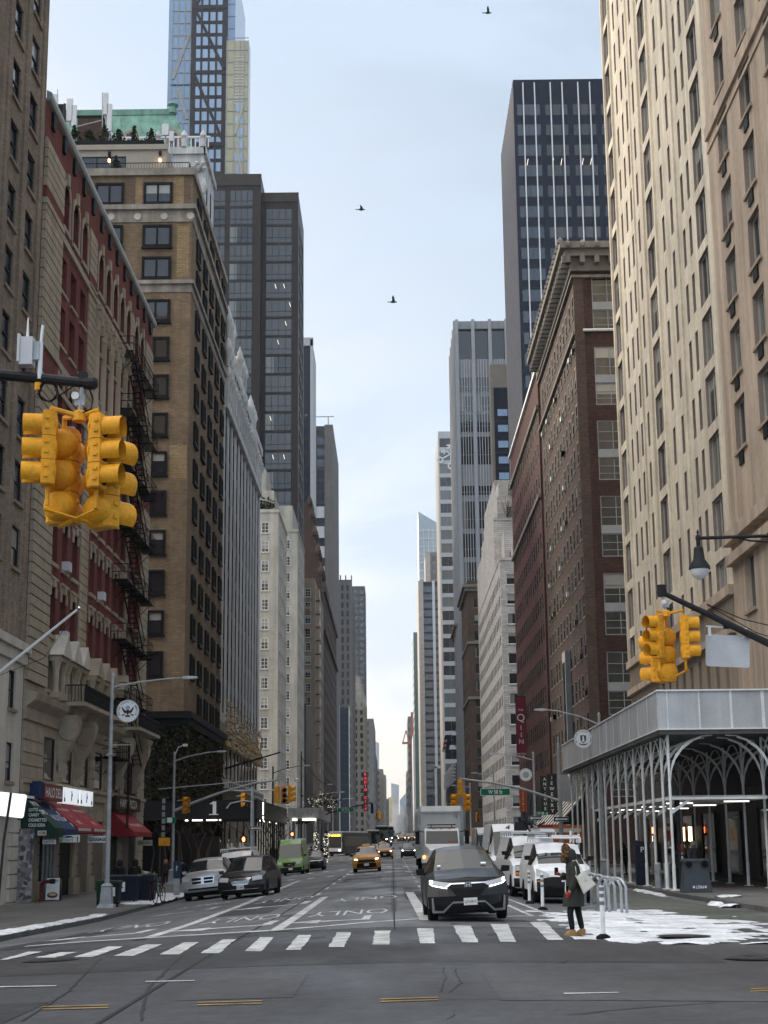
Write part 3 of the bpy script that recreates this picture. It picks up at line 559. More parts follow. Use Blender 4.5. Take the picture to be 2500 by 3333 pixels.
# --- L3: ochre brick hotel with dark ivy-covered base
b = Bld('hotel_building', 'ochre brick hotel with black boxed windows, rooftop terrace and ivy covered base', XL-10, 142); hotel = b
y0, y1, ZT = 130, 158, 61.7
nb = [50.9, 47.6, 44.1]+[39.45-3.5*k for k in range(8)]
N_ = lambda x: x+45
wn = grid([N_(-20.6), N_(-25.0), N_(-30), N_(-35)], [58.5, 54.4, 51.35]+[47.3-3.5*k for k in range(10)], 2.6, 2.1, 'box')
b.face((-45, y0), (XL, y0), 12.7, ZT, OCHB, wn)
wn = grid([134.4-y0+5.2*k for k in range(5)], [58.5, 54.4, 51.35]+[47.5-3.5*k for k in range(10)], 2.3, 2.05, 'box')+grid([139.8-y0+4.9*k for k in range(4)], [12.95], 2.3, 2.1, 'box')
b.face((XL, y0), (XL, y1), 12.7, ZT, OCHB, wn)
b.block(-45, XL, y0, y1, 12.7, ZT, OCHB, 'NE', ROOF)
BASE = mat('black_base', (.011, .012, .015), .6, .15, 1, spec=.1)
b.face((-45, y0), (XL, y0), -2, 12.7, BASE, grid([N_(-22), N_(-25)], [1, 5, 8.2], 2.2, 2.6, 'tall')); b.face((XL, y0), (XL, y1), -2, 12.7, BASE)
LIMG = mat('grimy_limestone', (.27, .245, .21), .85, .2, .8, streak=.25)
bel = MB()
for z0_, z1_, p_ in ((61.3, 62.0, .25), (57.95, 58.4, .4), (56.8, 57.95, .1), (50.85, 51.2, .3), (50.1, 50.85, .08)):
    bel.box(-45, XL+p_, y0-p_, y0, z0_, z1_, LIMG).box(XL, XL+p_, y0, y1, z0_, z1_, LIMG)
for i in range(12): bel.lathe((-45+2.4*i+1, y0-.14, 57.3), [(.36, 0), (.3, -.06), (.1, -.03)], LIM, 10, 'y')
b.part('stone_belt', bel)
bc = MB().box(-45, XL+.5, y0-.5, y0, 11.6, 12.8, BASE).box(XL, XL+.5, y0, y1, 11.6, 12.8, BASE).box(-45, XL+.8, y0-.8, y0-.5, 12.2, 12.75, BASE).box(XL+.5, XL+.8, y0-.5, y1, 12.2, 12.75, BASE); b.part('black_cornice', bc)
ph = Bld.__new__(Bld); ph.root = b.root; ph.w = b.w; ph.wins = b.wins
pm = mat('penthouse_render', (.36, .33, .28), .9, .08)
ph.face((-40, 132), (-20.2, 132), ZT, 65.1, pm, [(14.0, ZT+.2, 4.1, 2.3, 'office2'), (9.2, ZT+.2, 2.0, 2.3, 'office2'), (3.5, ZT+.2, 2.4, 2.3, 'office2')]); ph.block(-40, -20.2, 132, 154, ZT, 65.1, pm, 'N', ROOF)
rl = MB()
for i in range(110): x = -45+i*.25; rl.box(x, x+.03, y0+.3, y0+.33, ZT+.1, ZT+1.0, BLK)
for i in range(100): y = y0+.3+i*.25; rl.box(XL-.4, XL-.37, y, y+.03, ZT+.1, ZT+1.0, BLK)
rl.box(-45, XL-.37, y0+.28, y0+.34, ZT+1.0, ZT+1.06, BLK).box(XL-.41, XL-.36, y0+.3, y1, ZT+1.0, ZT+1.06, BLK); b.part('terrace_railing', rl)
par = MB().box(-40, -20.1, 131.8, 132, 64.8, 65.3, pm).box(-40, -20.6, 132.4, 133.1, 65.3, 66.0, BLK); b.part('planter', par)
for x in (-29.5, -25.5, -20.8):
    b.part('wall_lamp', MB().box(x-.12, x+.12, 131.75, 132, 64.2, 64.6, BLK).box(x-.09, x+.09, 131.74, 131.98, 63.6, 63.85, mat('lamp_glow', (1, .62, .3), emit=4)))
LEAFS = [mat('evergreen_leaf', (.022, .036, .018), .8, .3, 3), mat('ivy_leaf_brown', (.055, .035, .018), .85, .3, 3), mat('ivy_leaf_olive', (.035, .036, .015), .85, .3, 3)]
def leafcloud(mb, n, fn, s, ms, rnd):
    for _ in range(n):
        c = fn(rnd); a = Vector((rnd.uniform(-1, 1), rnd.uniform(-1, 1), rnd.uniform(-1, 1))).normalized(); t = a.orthogonal().normalized(); u_ = a.cross(t); q = s*rnd.uniform(.6, 1.4)
        mb.poly([c-t*q-u_*q*.5, c+t*q-u_*q*.5, c+t*q*.6+u_*q, c-t*q*.6+u_*q], rnd.choice(ms))
PCH = mat('pale_brick_patch', (.30, .215, .12), .9, .2, .5, brick=(.5, .16, .14)); PCD = mat('dark_brick_patch', (.15, .11, .08), .9, .2, .5, brick=(.5, .16, .14))
for x0_, x1_, za, zb_, m_ in ((-22.6, -22.05, 58.6, 61.2, PCH), (-19.2, -18.3, 58.6, 61.2, PCH), (-18.25, -17.6, 58.6, 61.2, PCD), (-24, -22.7, 58.6, 61.2, PCD), (-18.8, -17.7, 51.6, 56.4, PCH), (-19.1, -17.6, 33, 36, PCH), (-23, -22.1, 40, 47, PCD)): b.part('brick_patch', MB().poly([(x0_, y0-.004, za), (x1_, y0-.004, za), (x1_, y0-.004, zb_), (x0_, y0-.004, zb_)], m_))
rnd = random.Random(3); iv = MB()
leafcloud(iv, 7000, lambda r: Vector((XL+.1+r.random()*.45*(.4+.6*r.random()), r.uniform(130.2, 157.8), 11.5-8.6*r.random()**.9+.4*math.sin(r.random()*9))), .11, LEAFS[1:]+[LEAFS[2]], rnd)
leafcloud(iv, 1900, lambda r: Vector((r.uniform(-20.4, -17.0), 129.9-r.random()*.5, 11.5-8.2*r.random())), .11, LEAFS[1:]+LEAFS[:1], rnd)
leafcloud(iv, 450, lambda r: Vector((r.uniform(-25, -20.4), 129.8-r.random()*.4, 6.8-1.4*r.random())), .11, LEAFS[1:], rnd)
b.part('ivy', iv); b.done(lim=100)
for i, (x, hgt, rr, y) in enumerate(((-29.0, 1.7, .7, 132.75), (-27.6, 1.2, .9, 132.75), (-26.2, 1.7, .6, 132.75), (-24.9, 1.2, .9, 132.75), (-23.4, 1.5, .6, 132.75), (-21.8, 1.2, .7, 132.75), (-30.6, 1.3, 1, 132.75), (-24.7, 1.9, .75, 131.0))):
    zb = 65.9 if i < 7 else ZT
    t = thing('rooftop_shrub', '', 'shrub', (x, y, zb), 0, 'evergreen shrubs on the hotel roof terrace'); t['label'] = 'dark evergreen shrub in a row along the hotel penthouse planter' if i < 7 else 'single evergreen bush standing behind the terrace railing below the penthouse'
    f = MB(); rn = random.Random(i); leafcloud(f, 160, lambda r: (lambda k: Vector((x+r.gauss(0, .4)*rr*(1.15-k), y+r.gauss(0, .16)*(1.1-k), zb+.15+hgt*k)))(r.random()), .11, LEAFS[:1]+LEAFS[2:], rn); f.obj('foliage', t)
    MB().tube([(x, y, zb), (x, y, zb+hgt*.6)], .05, BRN2, 5, .02).obj('stem', t)

ANT = mat('antenna_white', (.66, .67, .68), .5, .05)
def rp(x, y, Y=134): return atY(x*.42194, y*.42194, Y)
for lab, l, r, tp_, bt in (('white rooftop antenna panel nearest the red corner building', 410, 440, 725, 875), ('tall white rooftop antenna panel, left of the close pair', 516, 556, 760, 930), ('white rooftop antenna panel, right of the close pair', 556, 586, 810, 970), ('tallest white rooftop antenna panel in front of the green roof', 798, 830, 716, 880), ('white rooftop antenna panel half behind the tallest one', 828, 858, 800, 1010), ('square white antenna panel near the balustrade', 1250, 1298, 955, 1040), ('small tilted white antenna panel at the roof corner', 1306, 1338, 1012, 1085)):
    a, c = rp(l, tp_), rp(r, bt); t = thing('rooftop_antenna', lab, 'antenna', ((a.x+c.x)/2, 134, 65.1)); MB().box(a.x, c.x, 134, 134.25, c.z, a.z, ANT).obj('panel', t); MB().tube([((a.x+c.x)/2, 134.4, 65.1), ((a.x+c.x)/2, 134.4, a.z-.2)], .06, GALV, 6).box(a.x, c.x, 134.25, 134.4, (a.z+c.z)/2, (a.z+c.z)/2+.15, DKST).obj('mast', t)
a, c = rp(600, 905, 136), rp(785, 1060, 136); t = thing('roof_bulkhead', 'dark brown rooftop shed between the white antennas', 'rooftop shed', ((a.x+c.x)/2, 138, 65.1)); MB().box(a.x, c.x, 136, 140, 65.12, a.z, BRN2).box(a.x-.1, c.x+.1, 135.9, 140.1, a.z, a.z+.15, BLK).obj('wall', t); MB().box(a.x+.5, c.x-1, 135.95, 136, 65.2, 66.9, GALV).obj('panel', t)
m_ = MB(); p0, p1, p2 = rp(790, 712), rp(790, 1000), rp(600, 975); m_.tube([p0, p1], .05, GALV, 5).tube([p2, rp(780, 930)], .05, GALV, 5).tube([rp(445, 690), rp(450, 960)], .04, GALV, 5).tube([rp(500, 800), rp(500, 1050)], .12, DKST, 5).box(rp(470, 0).x, rp(515, 0).x, 134.2, 134.6, rp(0, 960).z, rp(0, 800).z, DKST); t = thing('rooftop_mast', 'thin dark antenna poles and braces on the hotel roof', 'antenna', (-28, 134, 65.1)); m_.obj('frame', t)
# --- L4: white terracotta tower with ornate crown and green copper roof
b = Bld('terracotta_tower', 'white ornate terracotta tower with tall ribs and green copper mansard roof', XL-10, 180)
y0, y1 = 158.05, 202
us = [2.2+4.0*i for i in range(11)]
b.face((XL, y0), (XL, y1), 14.2, 54, WTC, [(u, 15.2, 1.9, 32.4, 'slot') for u in us]+[(u, 48.6, 1.3, 2.6, 'slot') for u in us])
b.face((XL, y0), (XL, y1), -2, 14.2, TRIM, [(u, 8.6, 2.2, 3.6, 'slot') for u in us]+[(u, 2, 2.3, 2.6, 'slot') for u in us[::2]])
b.block(-50, XL, y0, y1, -2, 54, WTC, 'E', ROOF)
rib = MB()
for i in range(12): y = y0+.2+4.0*i; rib.box(XL, XL+.1, y-.5, y+.5, 14.2, 48.2, WTC)
for z in range(18, 47, 4):
    for u in us: rib.box(XL-.04, XL-.02, y0+u-.45, y0+u+.45, z, z+.9, mat('grey_spandrel', (.16, .16, .16), .8, .1))
b.part('pier_rib', rib)
GOLD = mat('gilded_ornament', (.34, .25, .12), .6, .35, 4)
gd = MB(); rnd = random.Random(5)
for i in range(22):
    y = y0+.6+2*i
    for k in range(22):
        z = 11.6+rnd.random()**1.5*4.8; s_ = (.22*(1-(z-11.6)/6)+.06)*rnd.uniform(.6, 1.2); gd.lathe((XL+.62, y+rnd.uniform(-.35, .35), z), [(.01, -s_), (s_, 0), (.01, s_*1.6)], GOLD if k % 3 else TRIM, 6)
gd.box(XL, XL+.55, y0, y1, 12.7, 13.3, TRIM).box(XL, XL+.9, y0, y1, 7.4, 8.2, WTC)
for i in range(24): y = y0+.9+1.8*i; gd.box(XL+.9, XL+.93, y, y+.7, 7.55, 8.0, BLK)
b.part('gilded_ornament', gd)
cr_ = MB()
for i in range(22):                                  # bell finials along the parapet
    y = y0+.6+2.0*i; cr_.lathe((XL+.35, y, 51.3), [(.15, -2.5), (.2, -1), (.35, -.5), (.55, -.1), (.55, .05), (.3, .2), (.25, .7), (.14, .9), (.16, 1.1), (.02, 1.6)], WTC, 9)
    cr_.box(XL, XL+.4, y-.35, y+.35, 48, 53.6, WTC)
cr_.box(XL, XL+.45, y0, y1, 47.5, 48.3, WTC).box(XL, XL+.5, y0, y1, 53.2, 54.2, WTC); b.part('crown_parapet', cr_, .7)
for ya, yb, zt in ((158.1, 163, 57.6), (171, 177, 57.2), (185, 190, 55.5)):       # turret gables
    t = MB().box(XL-4, XL+.2, ya, yb, 54, zt, WTC).prism([(XL-4, ya, zt), (XL+.2, ya, zt), (XL+.2, (ya+yb)/2, zt+1.2), (XL-4, (ya+yb)/2, zt+1.2)], WTC, (0, .01, 0))
    for y in (ya, (ya+yb)/2, yb):
        for zz in (zt-3.5, zt-.2): t.lathe((XL+.35, y, zz), [(.2, -2), (.3, -.6), (.5, -.2), (.4, .2), (.3, .8), (.2, 1.0), (.02, 1.6)], WTC, 9)
    for y in (ya+1.4, yb-1.4): t.box(XL+.2, XL+.24, y-.4, y+.4, 54.6, zt-.6, G_DK)
    b.part('turret', t, .7)
u4 = Bld.__new__(Bld); u4.root, u4.w, u4.wins = b.root, b.w, b.wins
u4.face((-50, 158.4), (-20.1, 158.4), 54, 77.5, WTC, [(29.9-4.5, 62, 1.6, 3.4, 'tall')]); u4.face((-20.1, 158.4), (-20.1, 168), 54, 77.5, WTC, [(3+3.6*i, 60+6*k, 1.2, 3.0, 'slot') for i in range(2) for k in range(3)]); u4.block(-50, -20.1, 158.4, 168, 54, 77.5, WTC, 'NE', ROOF)
tp = MB().box(-50, -19.9, 158.1, 158.4, 76.8, 77.6, WTC).box(-20.1, -19.8, 158.1, 168, 76.8, 77.6, WTC)
for i in range(60): x = -48+.48*i; tp.box(x, x+.12, 158.15, 158.3, 77.6, 78.7, WHT)
tp.box(-49, -19.4, 158.1, 158.35, 78.7, 78.9, WHT)
for x in (-30.5, -25.2, -22.3, -20.2): MB().lathe((x, 158.2, 77.6), [(.35, 0), (.35, .9), (.2, 1.0), (.38, 1.3), (.28, 1.7), (.02, 2.1)], WTC, 9).obj('finial', b.root, .7)
for z in range(58, 76, 3): tp.lathe((-20.0, 158.3, z), [(.15, -.9), (.42, 0), (.3, .4), (.1, .9)], WTC, 7)
for k in range(9): tp.lathe((-21.4+.17*k, 158.2, 75.0+.2*(k % 4)), [(.02, -.4), (.4, 0), (.02, .4)], WTC, 6)
b.part('balustrade', tp, .7)
zr = MB(); P = [(-49, 160), (-21.4, 160), (-21.4, 168), (-49, 168)]; Q = [(-46, 163.2), (-24.4, 163.2), (-24.4, 166), (-46, 166)]
for i in range(4): a, c = P[i], P[(i+1) % 4]; d, e = Q[(i+1) % 4], Q[i]; zr.poly([(*a, 77.6), (*c, 77.6), (*d, 84.2), (*e, 84.2)], COPP)
zr.poly([(*q, 84.2) for q in Q], COPP).box(-46.3, -24.1, 163, 163.5, 84.0, 84.7, COPP)
for i in range(22): t = i/21; zr.tube([(-49+27.8*t, 160, 77.7), (-46+21.6*t, 163.2, 84.2)], .08, COPP, 4)
zr.lathe((-24.4, 163.2, 84.2), [(.5, 0), (.4, .8), (.7, 1.0), (.5, 1.3)], COPP, 8); b.part('copper_roof', zr)
for x in (-33.5, -28.6, -23.8):
    d = MB().box(x-.8, x+.8, 159.7, 162, 77.6, 79.8, TRIM).lathe((x, 159.75, 79.6), [(.95, 0), (.95, .3), (.6, .3)], TRIM, 14, 'y').box(x-.4, x+.4, 159.55, 159.7, 78.2, 80, G_DK); b.part('dormer', d)
b.done(panes=False)
# --- L5: cream apartment blocks stepping at the top
def apt(name, label, x, y, y0, y1, z1, mt, ncol, steps, side, fl=3.07, west=-30):
    b = Bld(name, label, x-8, (y0+y1)/2)
    zz = [z1-3.6-fl*k for k in range(int((z1-5)/fl))]
    b.face((west, y0), (x, y0), -2, z1, mt, grid([x-west-c for c in ncol], zz, 1.15, 1.75, 'white6')); b.face((x, y0), (x, y1), -2, z1, mt, grid(side, zz, 1.2, 1.75, 'white6')); b.block(west, x, y0, y1, -2, z1, mt, 'NE', ROOF)
    for (dx, dy, dz, h) in steps:
        b.face((west, y0+dy), (x-dx, y0+dy), dz, dz+h, mt, grid([x-dx-west-2.4], [dz+.9], 1.1, 1.7, 'white6')); b.block(west, x-dx, y0+dy, y1-1, dz, dz+h, mt, 'N', ROOF)
    led = MB().box(west, x+.15, y0-.15, y0, z1-.3, z1+.25, mt).box(x, x+.15, y0, y1, z1-.3, z1+.25, mt); b.part('parapet', led); return b
apt('apartment_building', 'cream brick apartment block with single column of white windows beside the white tower', XL, 0, 238, 257, 53.5, CRM, (2.1, 6), [(1.0, 3, 53.5, 4), (2.6, 7, 57.5, 4.5)], [3, 6.4, 9.8, 13.2, 16.5]).done()
apt('apartment_building', 'second cream brick apartment block set back behind the first cream one on the left', XL, 0, 288, 311, 60.5, CRM, (2.0, 5.5), [(1.2, 3, 60.5, 5.5)], [4, 8, 12, 16, 20], 3.2).done()
for i, (x, y, z) in enumerate(((-20.5, 239.2, 53.8), (-19.1, 239.4, 53.8))):
    t = thing('rooftop_shrub', ('bare brownish shrub' if i else 'dark evergreen shrub')+' on the roof edge of the cream apartment block', 'shrub', (x, y, z)); f = MB(); leafcloud(f, 180, lambda r: Vector((r.gauss(x, .45), r.gauss(y, .3), z+abs(r.gauss(.8, .5)))), .16, LEAFS[:1] if not i else LEAFS[1:], random.Random(i)); f.obj('foliage', t); MB().tube([(x, y, z), (x, y, z+1)], .05, BRN2, 5).obj('stem', t)
# --- generic tower with window grid
def tower(name, label, x0, x1, y0, y1, z1, mt, nN, nE, fl, st, ww, wh, zbase=0, side='E', top=2.5, lim=100, extra=None, roof=ROOF, cat='tower'):
    cx = x1 if side == 'E' else x0; b = Bld(name, label, (x0+x1)/2, y0, cat); zz = []
    z = z1-top-wh
    while z > zbase+1: zz.append(z); z -= fl
    b.face((x0, y0), (x1, y0), -2, z1, mt, grid(nN, zz, ww, wh, st))
    if side == 'E': b.face((x1, y0), (x1, y1), -2, z1, mt, grid(nE, zz, ww, wh, st)); b.block(x0, x1, y0, y1, -2, z1, mt, 'NE', roof)
    else: b.face((x0, y1), (x0, y0), -2, z1, mt, grid(nE, zz, ww, wh, st)); b.block(x0, x1, y0, y1, -2, z1, mt, 'NW', roof)
    return b
# --- L6: dark glass tower in two parts
b = Bld('office_tower', 'dark brown glass office tower with broad window bays and stepped front behind the white tower', -28, 330, 'tower')
def baywall(bx, P0, P1, z1, us, ww, fl, zb):
    zz = []; z = z1-4.8
    bx.face(P0, P1, zb, z1, DKB, [(u, z1-3.2-fl-k*fl, ww, fl*.93, 'office') for k in range(int((z1-zb-6)/fl)) for u in us])
baywall(b, (-55, 317), (-27.5, 317), 147, [27.5-4.3-8.6*0, 27.5-10.4, 27.5-16.6, 27.5-22.6], 5.3, 4.3, 30)
b.face((-27.5, 317), (-27.5, 325), 30, 147, DKB)
baywall(b, (-27.5, 319.5), (-19.4, 319.5), 143.6, [3.85], 5.9, 4.3, 30)
b.face((-19.4, 319.5), (-19.4, 341), 30, 143.6, DKB, [(5+5.6*i, 134-4.3*k, 4.6, 3.9, 'office') for i in range(3) for k in range(24)])
b.block(-55, -27.5, 317, 345, 30, 147, DKB, 'NE', ROOF); b.block(-27.5, -19.4, 319.5, 341, 30, 143.6, DKB, 'NEW', ROOF); b.block(-55, XL, 316, 345, -2, 30, DKB, '', ROOF)
lt = MB(); strip_l = mat('ceiling_light', (1, .88, .68), emit=1.2)
rnd = random.Random(9)
for i in range(13):
    x = -26.3+rnd.random()*5.2; z = 62+4.3*rnd.randrange(17); lt.prism([(x, 319.42, z), (x+.09, 319.42, z), (x+.36, 319.42, z-1.0), (x+.27, 319.42, z-1.0)], strip_l, (0, .03, 0))
b.part('ceiling_light', lt, kind='stuff')
b.part('parapet_band', MB().box(-55, -27.4, 316.8, 317, 144.4, 147.1, mat('bronze_panel', (.05, .04, .036), .5, .15)).box(-27.4, -19.3, 319.3, 319.5, 141.5, 143.7, MT['bronze_panel'])); b.done(panes=False)
# --- L15, L16: supertall lattice tower and its beige neighbour
SILV = mat('silver_glass', (.24, .34, .46), .16, .1, .05, metal=.5, spec=.8); PALG = mat('pale_gold_glass', (.42, .38, .25), .2, .12, .06, metal=.35, spec=.8)
b = Bld('supertall_tower', 'very tall glass tower with black lattice and diagonal braces cut off by the top edge', -52, 420, 'tower')
b.block(-64.5, -44.5, 420, 450, 0, 262, SILV, 'N', ROOF)
b.wall((-64.5, 420), (-57.5, 420), 0, 262, SILV); b.wall((-46.8, 420), (-44.5, 420), 0, 262, SILV)
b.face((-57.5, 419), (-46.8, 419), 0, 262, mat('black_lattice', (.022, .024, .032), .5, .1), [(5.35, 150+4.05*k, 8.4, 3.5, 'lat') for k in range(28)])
b.wall((-57.5, 420.2), (-57.5, 419), 0, 262, MT['black_lattice']); b.wall((-46.8, 419), (-46.8, 420.2), 0, 262, MT['black_lattice'])
mu = MB()
for k in range(28):
    z = 150+4.05*k; mu.box(-63.6, -57.5, 419.8, 419.98, z, z+.35, MT['black_lattice'] if k % 9 == 0 else FRG)
for x in (-63.4, -61.7, -59.8, -58): mu.box(x, x+.28, 419.82, 419.99, 150, 262, FRG)
for k in range(30): mu.box(-46.8, -44.5, 419.85, 419.98, 140+4.05*k, 140.2+4.05*k, FRG)
b.part('mullion', mu)
mu = MB(); [mu.box(x-.3, x+.3, 418.82, 418.93, 150, 262, MT['black_lattice']) for x in (-54.4, -52.2, -50.0)]; b.part('lattice_bar', mu)
br = MB()
for x0_, z0_, x1_, z1_ in ((-56.4, 247, -47.6, 227.5), (-56.3, 225.5, -47.6, 204), (-56, 203, -47.6, 181), (-47.6, 203-24, -56, 158), (-47.6, 268, -56.4, 248)): br.prism([(x0_-.4, 418.7, z0_), (x0_+.5, 418.7, z0_), (x1_+.5, 418.7, z1_), (x1_-.4, 418.7, z1_)], MT['black_lattice'], (0, .25, 0))
for z in (248, 226.5, 203.5, 181): br.box(-57.5, -46.8, 418.75, 418.96, z-.6, z+.6, MT['black_lattice'])
for x0_, z0_, x1_, z1_ in ((-57.6, 240, -62.5, 225), (-58, 212, -61, 222)): br.prism([(x0_, 419.7, z0_), (x0_-1, 419.7, z0_), (x1_-1, 419.7, z1_), (x1_, 419.7, z1_)], FRG, (0, .1, 0))
b.part('diagonal_brace', br); b.done(panes=False, lim=60)
b = tower('residential_tower', 'pale gold glass tower with flat top close beside the black lattice tower', -46.4, -39.8, 414, 419.5, 234, PALG, [], [], 4, 'far', 1, 1)
mu = MB()
for k in range(24): z = 145+3.9*k; mu.box(-46.4, -39.8, 413.85, 414, z, z+.22, FRG)
for x in (-46.3, -44.1, -42.4, -41.2, -40.0): mu.box(x, x+.2, 413.83, 413.98, 130, 234, FRG)
for k in range(16): mu.box(-44.2, -41.2, 413.9, 413.99, 213.5+1.0*k, 214.0+1.0*k, mat('louvre', (.5, .48, .40), .5, .05))
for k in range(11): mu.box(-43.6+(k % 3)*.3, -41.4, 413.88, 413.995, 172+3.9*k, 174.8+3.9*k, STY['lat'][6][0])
b.part('mullion', mu)
b.part('diagonal_brace', MB().prism([(-44, 413.7, 204), (-43.3, 413.7, 204), (-41.0, 413.7, 213), (-41.7, 413.7, 213)], PALG, (0, .1, 0)).prism([(-43.6, 413.7, 202), (-43, 413.7, 202), (-41, 413.7, 191), (-41.6, 413.7, 191)], PALG, (0, .1, 0))); b.done()
# --- the left side further down the avenue
b = tower('apartment_building', 'tan brick apartment block with stacked corner bay windows in the left row', -32, XL, 354, 400, 62.5, TANL, [14.5-1.6, 14.5-5], [4+6.5*i for i in range(7)], 3.15, 'white6', 1.3, 1.9, 4, cat='building')
bay = MB()
for k in range(17): z = 58-3.15*k; bay.prism([(XL, 358, z), (XL+.9, 359, z), (XL+.9, 361, z), (XL, 362, z)], TANL, (0, 0, 2.7)).box(XL+.9, XL+.93, 359.2, 360.8, z+.5, z+2.2, G_DK)
b.part('bay_window', bay); b.part('balcony', MB().box(-21, -18.6, 353, 354, 55, 55.8, TANL).box(-21, -18.6, 353, 354, 50.5, 51.3, TANL)); b.done(panes=False)
b = tower('apartment_building', 'dark brown brick building with stepped ornate top in the left row', -34, XL, 402, 496, 68, BRN2, [], [5+4.2*i for i in range(21)], 3.3, 'far', 1.2, 1.9, 6, cat='building', lim=80)
st = MB()
for i, (dx, dy, z, h) in enumerate(((.8, 2, 68, 5), (1.8, 5, 73, 6), (2.8, 9, 79, 6), (3.8, 14, 85, 6), (4.8, 20, 91, 5))): st.box(-34, XL-dx, 402+dy, 490-dy, z, z+h, BRN2); [st.lathe((XL-dx, 402+dy+5*j, z+h), [(.8, -1), (.9, 0), (.1, 2)], BRN2, 6) for j in range(3)]
st.box(-34, XL+.6, 401.6, 496, 56, 57, BRN2).box(-34, XL+.5, 401.6, 496, 67, 68.2, BRN2); b.part('stepped_crown', st); b.done(panes=False)
b = tower('office_tower', 'slim black slab tower with one white vertical edge', -36, -21.9, 430, 452, 146, DKG, [14.1-3.8], [], 4.1, 'blue', 5.2, 2.6, 20, top=22)
b.part('white_edge', MB().box(-22.5, -21.7, 429.4, 430, 20, 146.5, FIN).box(-36, -21.6, 429.4, 430, 144.5, 147, FIN)); b.done(panes=False)
b = tower('office_tower', 'grey stone slab tower with narrow window strip and antenna frame on its roof', -34, -19.5, 520, 578, 145, mat('dark_grey_stone', (.06, .06, .066), .8, .1), [14.5-4.2], [], 4, 'blue', 2.6, 2.8, 20, top=4)
st = MB().box(-22.2, -19.3, 519.2, 578, 20, 145.3, mat('mid_grey_stone', (.15, .145, .14), .8, .1, .3, streak=.1)).box(-25.4, -25.2, 519.2, 520, 20, 145, FIN)
for k in range(5): st.box(-25.1, -22.3, 519.4, 519.9, 112-7*k, 116-7*k, FIN)
b.part('corner_pier', st)
an = MB().tube([(-27, 522, 145), (-27, 522, 149)], .2, GALV, 4).tube([(-21, 522, 145), (-21, 522, 149)], .2, GALV, 4).tube([(-29, 522, 149), (-19, 522, 149)], .2, GALV, 4); b.part('antenna_frame', an); b.done(panes=False)
b = tower('office_tower', 'grey tower with stone piers standing beyond the brown stepped building', -34, -17.9, 700, 780, 121, mat('pier_stone', (.13, .125, .12), .8, .1), [16.1-1.8, 16.1-4.2, 16.1-6.6, 16.1-9], [4+6*i for i in range(12)], 4, 'blue', 1.5, 2.6, 20); b.part('pier', MB().box(-17.9, -17.4, 700, 701.5, 0, 123, MT['pier_stone']).box(-20.6, -20.0, 699.4, 700, 0, 123, MT['pier_stone']).box(-23, -22.4, 699.4, 700, 0, 123, MT['pier_stone'])); b.done(panes=False, lim=60)
b = tower('office_tower', 'dark gridded slab tower furthest of the tall ones on the left', -44, -17.2, 1050, 1090, 176, mat('dark_grid', (.06, .065, .075), .6, .1), [26.8-2.4-4*i for i in range(4)], [5+6*i for i in range(6)], 4.6, 'blue', 3.0, 3.0, 60); b.done(panes=False, lim=60)
b = tower('office_building', 'dark blue glass block with pale vertical ribs low in the left row', -42, XL, 640, 668, 57, DKG, [25-2-4*i for i in range(5)], [4+6*i for i in range(4)], 4.2, 'blue', 3.5, 3.3, 3, cat='building'); rb = MB(); [rb.box(XL-.1-4*i, XL+.25-4*i, 639.3, 640, 0, 57.5, FIN) for i in range(6)]; b.part('rib', rb); b.done(panes=False, lim=60)
b = tower('office_building', 'tan stepped stone building behind the red vertical theatre sign', -34, -13.4, 800, 860, 76, mat('pale_stone', (.24, .215, .18), .8, .1), [20.6-2-3*i for i in range(4)], [4+5*i for i in range(11)], 4, 'far', 1.4, 2.4, 6, cat='building'); b.part('stepped_crown', MB().box(-30, -15, 806, 850, 76, 84, MT['pale_stone']).box(-28, -17, 812, 845, 84, 90, ROOF)); b.done(panes=False, lim=60)
far_l = [('slim grey striped tower rising behind the theatre sign', 1216, 2339, 1300, 'mid_grey_stone'), ('dark flat roofed block beyond the striped tower', 1224, 2455, 1480, 'dark_grey_stone'), ('weathered brown block with water tank far down the left row', 1247, 2503, 1650, 'pale_stone'), ('low grey block near the far end of the left row', 1256, 2522, 1900, 'mid_grey_stone'), ('last dark low block of the left row', 1265, 2600, 2200, 'dark_grey_stone')]
for lab, px, py, Y, m_ in far_l:
    p = atY(px, py, Y); n_ = fr_(3, 40, 6); b = tower('office_building', lab, p.x-45, p.x, Y, Y+150, p.z, MT[m_], [45-q for q in n_[:3]], [10+14*i for i in range(9)], 7, 'blue', 4, 3.6, 8, cat='building'); b.done(panes=False, lim=40)
# ------------------------------------------------------------------ right side of the avenue
# --- R1: cream stucco hotel with beige corner part
b = Bld('hotel_building', 'cream stucco hotel with slit windows and beige corner part above the white scaffold shed', XR+8, 85)
Y1 = 109.0; V = lambda y: Y1-y
rows = [29.17-2.7+3.35*k for k in range(-4, 13)]
wn = []
for yc in (77.7, 92.7, 107.3): wn += grid([V(yc)], rows, 2.5, 2.7, 'wide')
for yc in (80.5, 82.3, 85.6, 88.3, 96.8, 99.4, 101.4, 103.6): wn += grid([V(yc)], [z+.35 for z in rows], .72, 2.25, 'slit')
b.face((XR, Y1), (XR, 74.9), 13.9, 74, STUC, wn, REV)
fl_ = mat('fluted_stone', (.36, .29, .22), .9, .08, .3, streak=.1)
b.face((XR, Y1), (XR, 74.9), -2, 13.9, fl_, [(1.5+2.3*i, 8.4, .8, 2.9, 'slit') for i in range(14)])
rows2 = [26.36-2.55+3.72*k for k in range(-3, 13)]
bx0 = 74.9
b.face((XR-.05, bx0), (XR-.05, 56), 16.4, 74, BEIG, grid([bx0-71.4, bx0-66.5, bx0-61.5], [z for z in rows2 if z > 16.8], 2.2, 2.5, 'ptac'), REV)
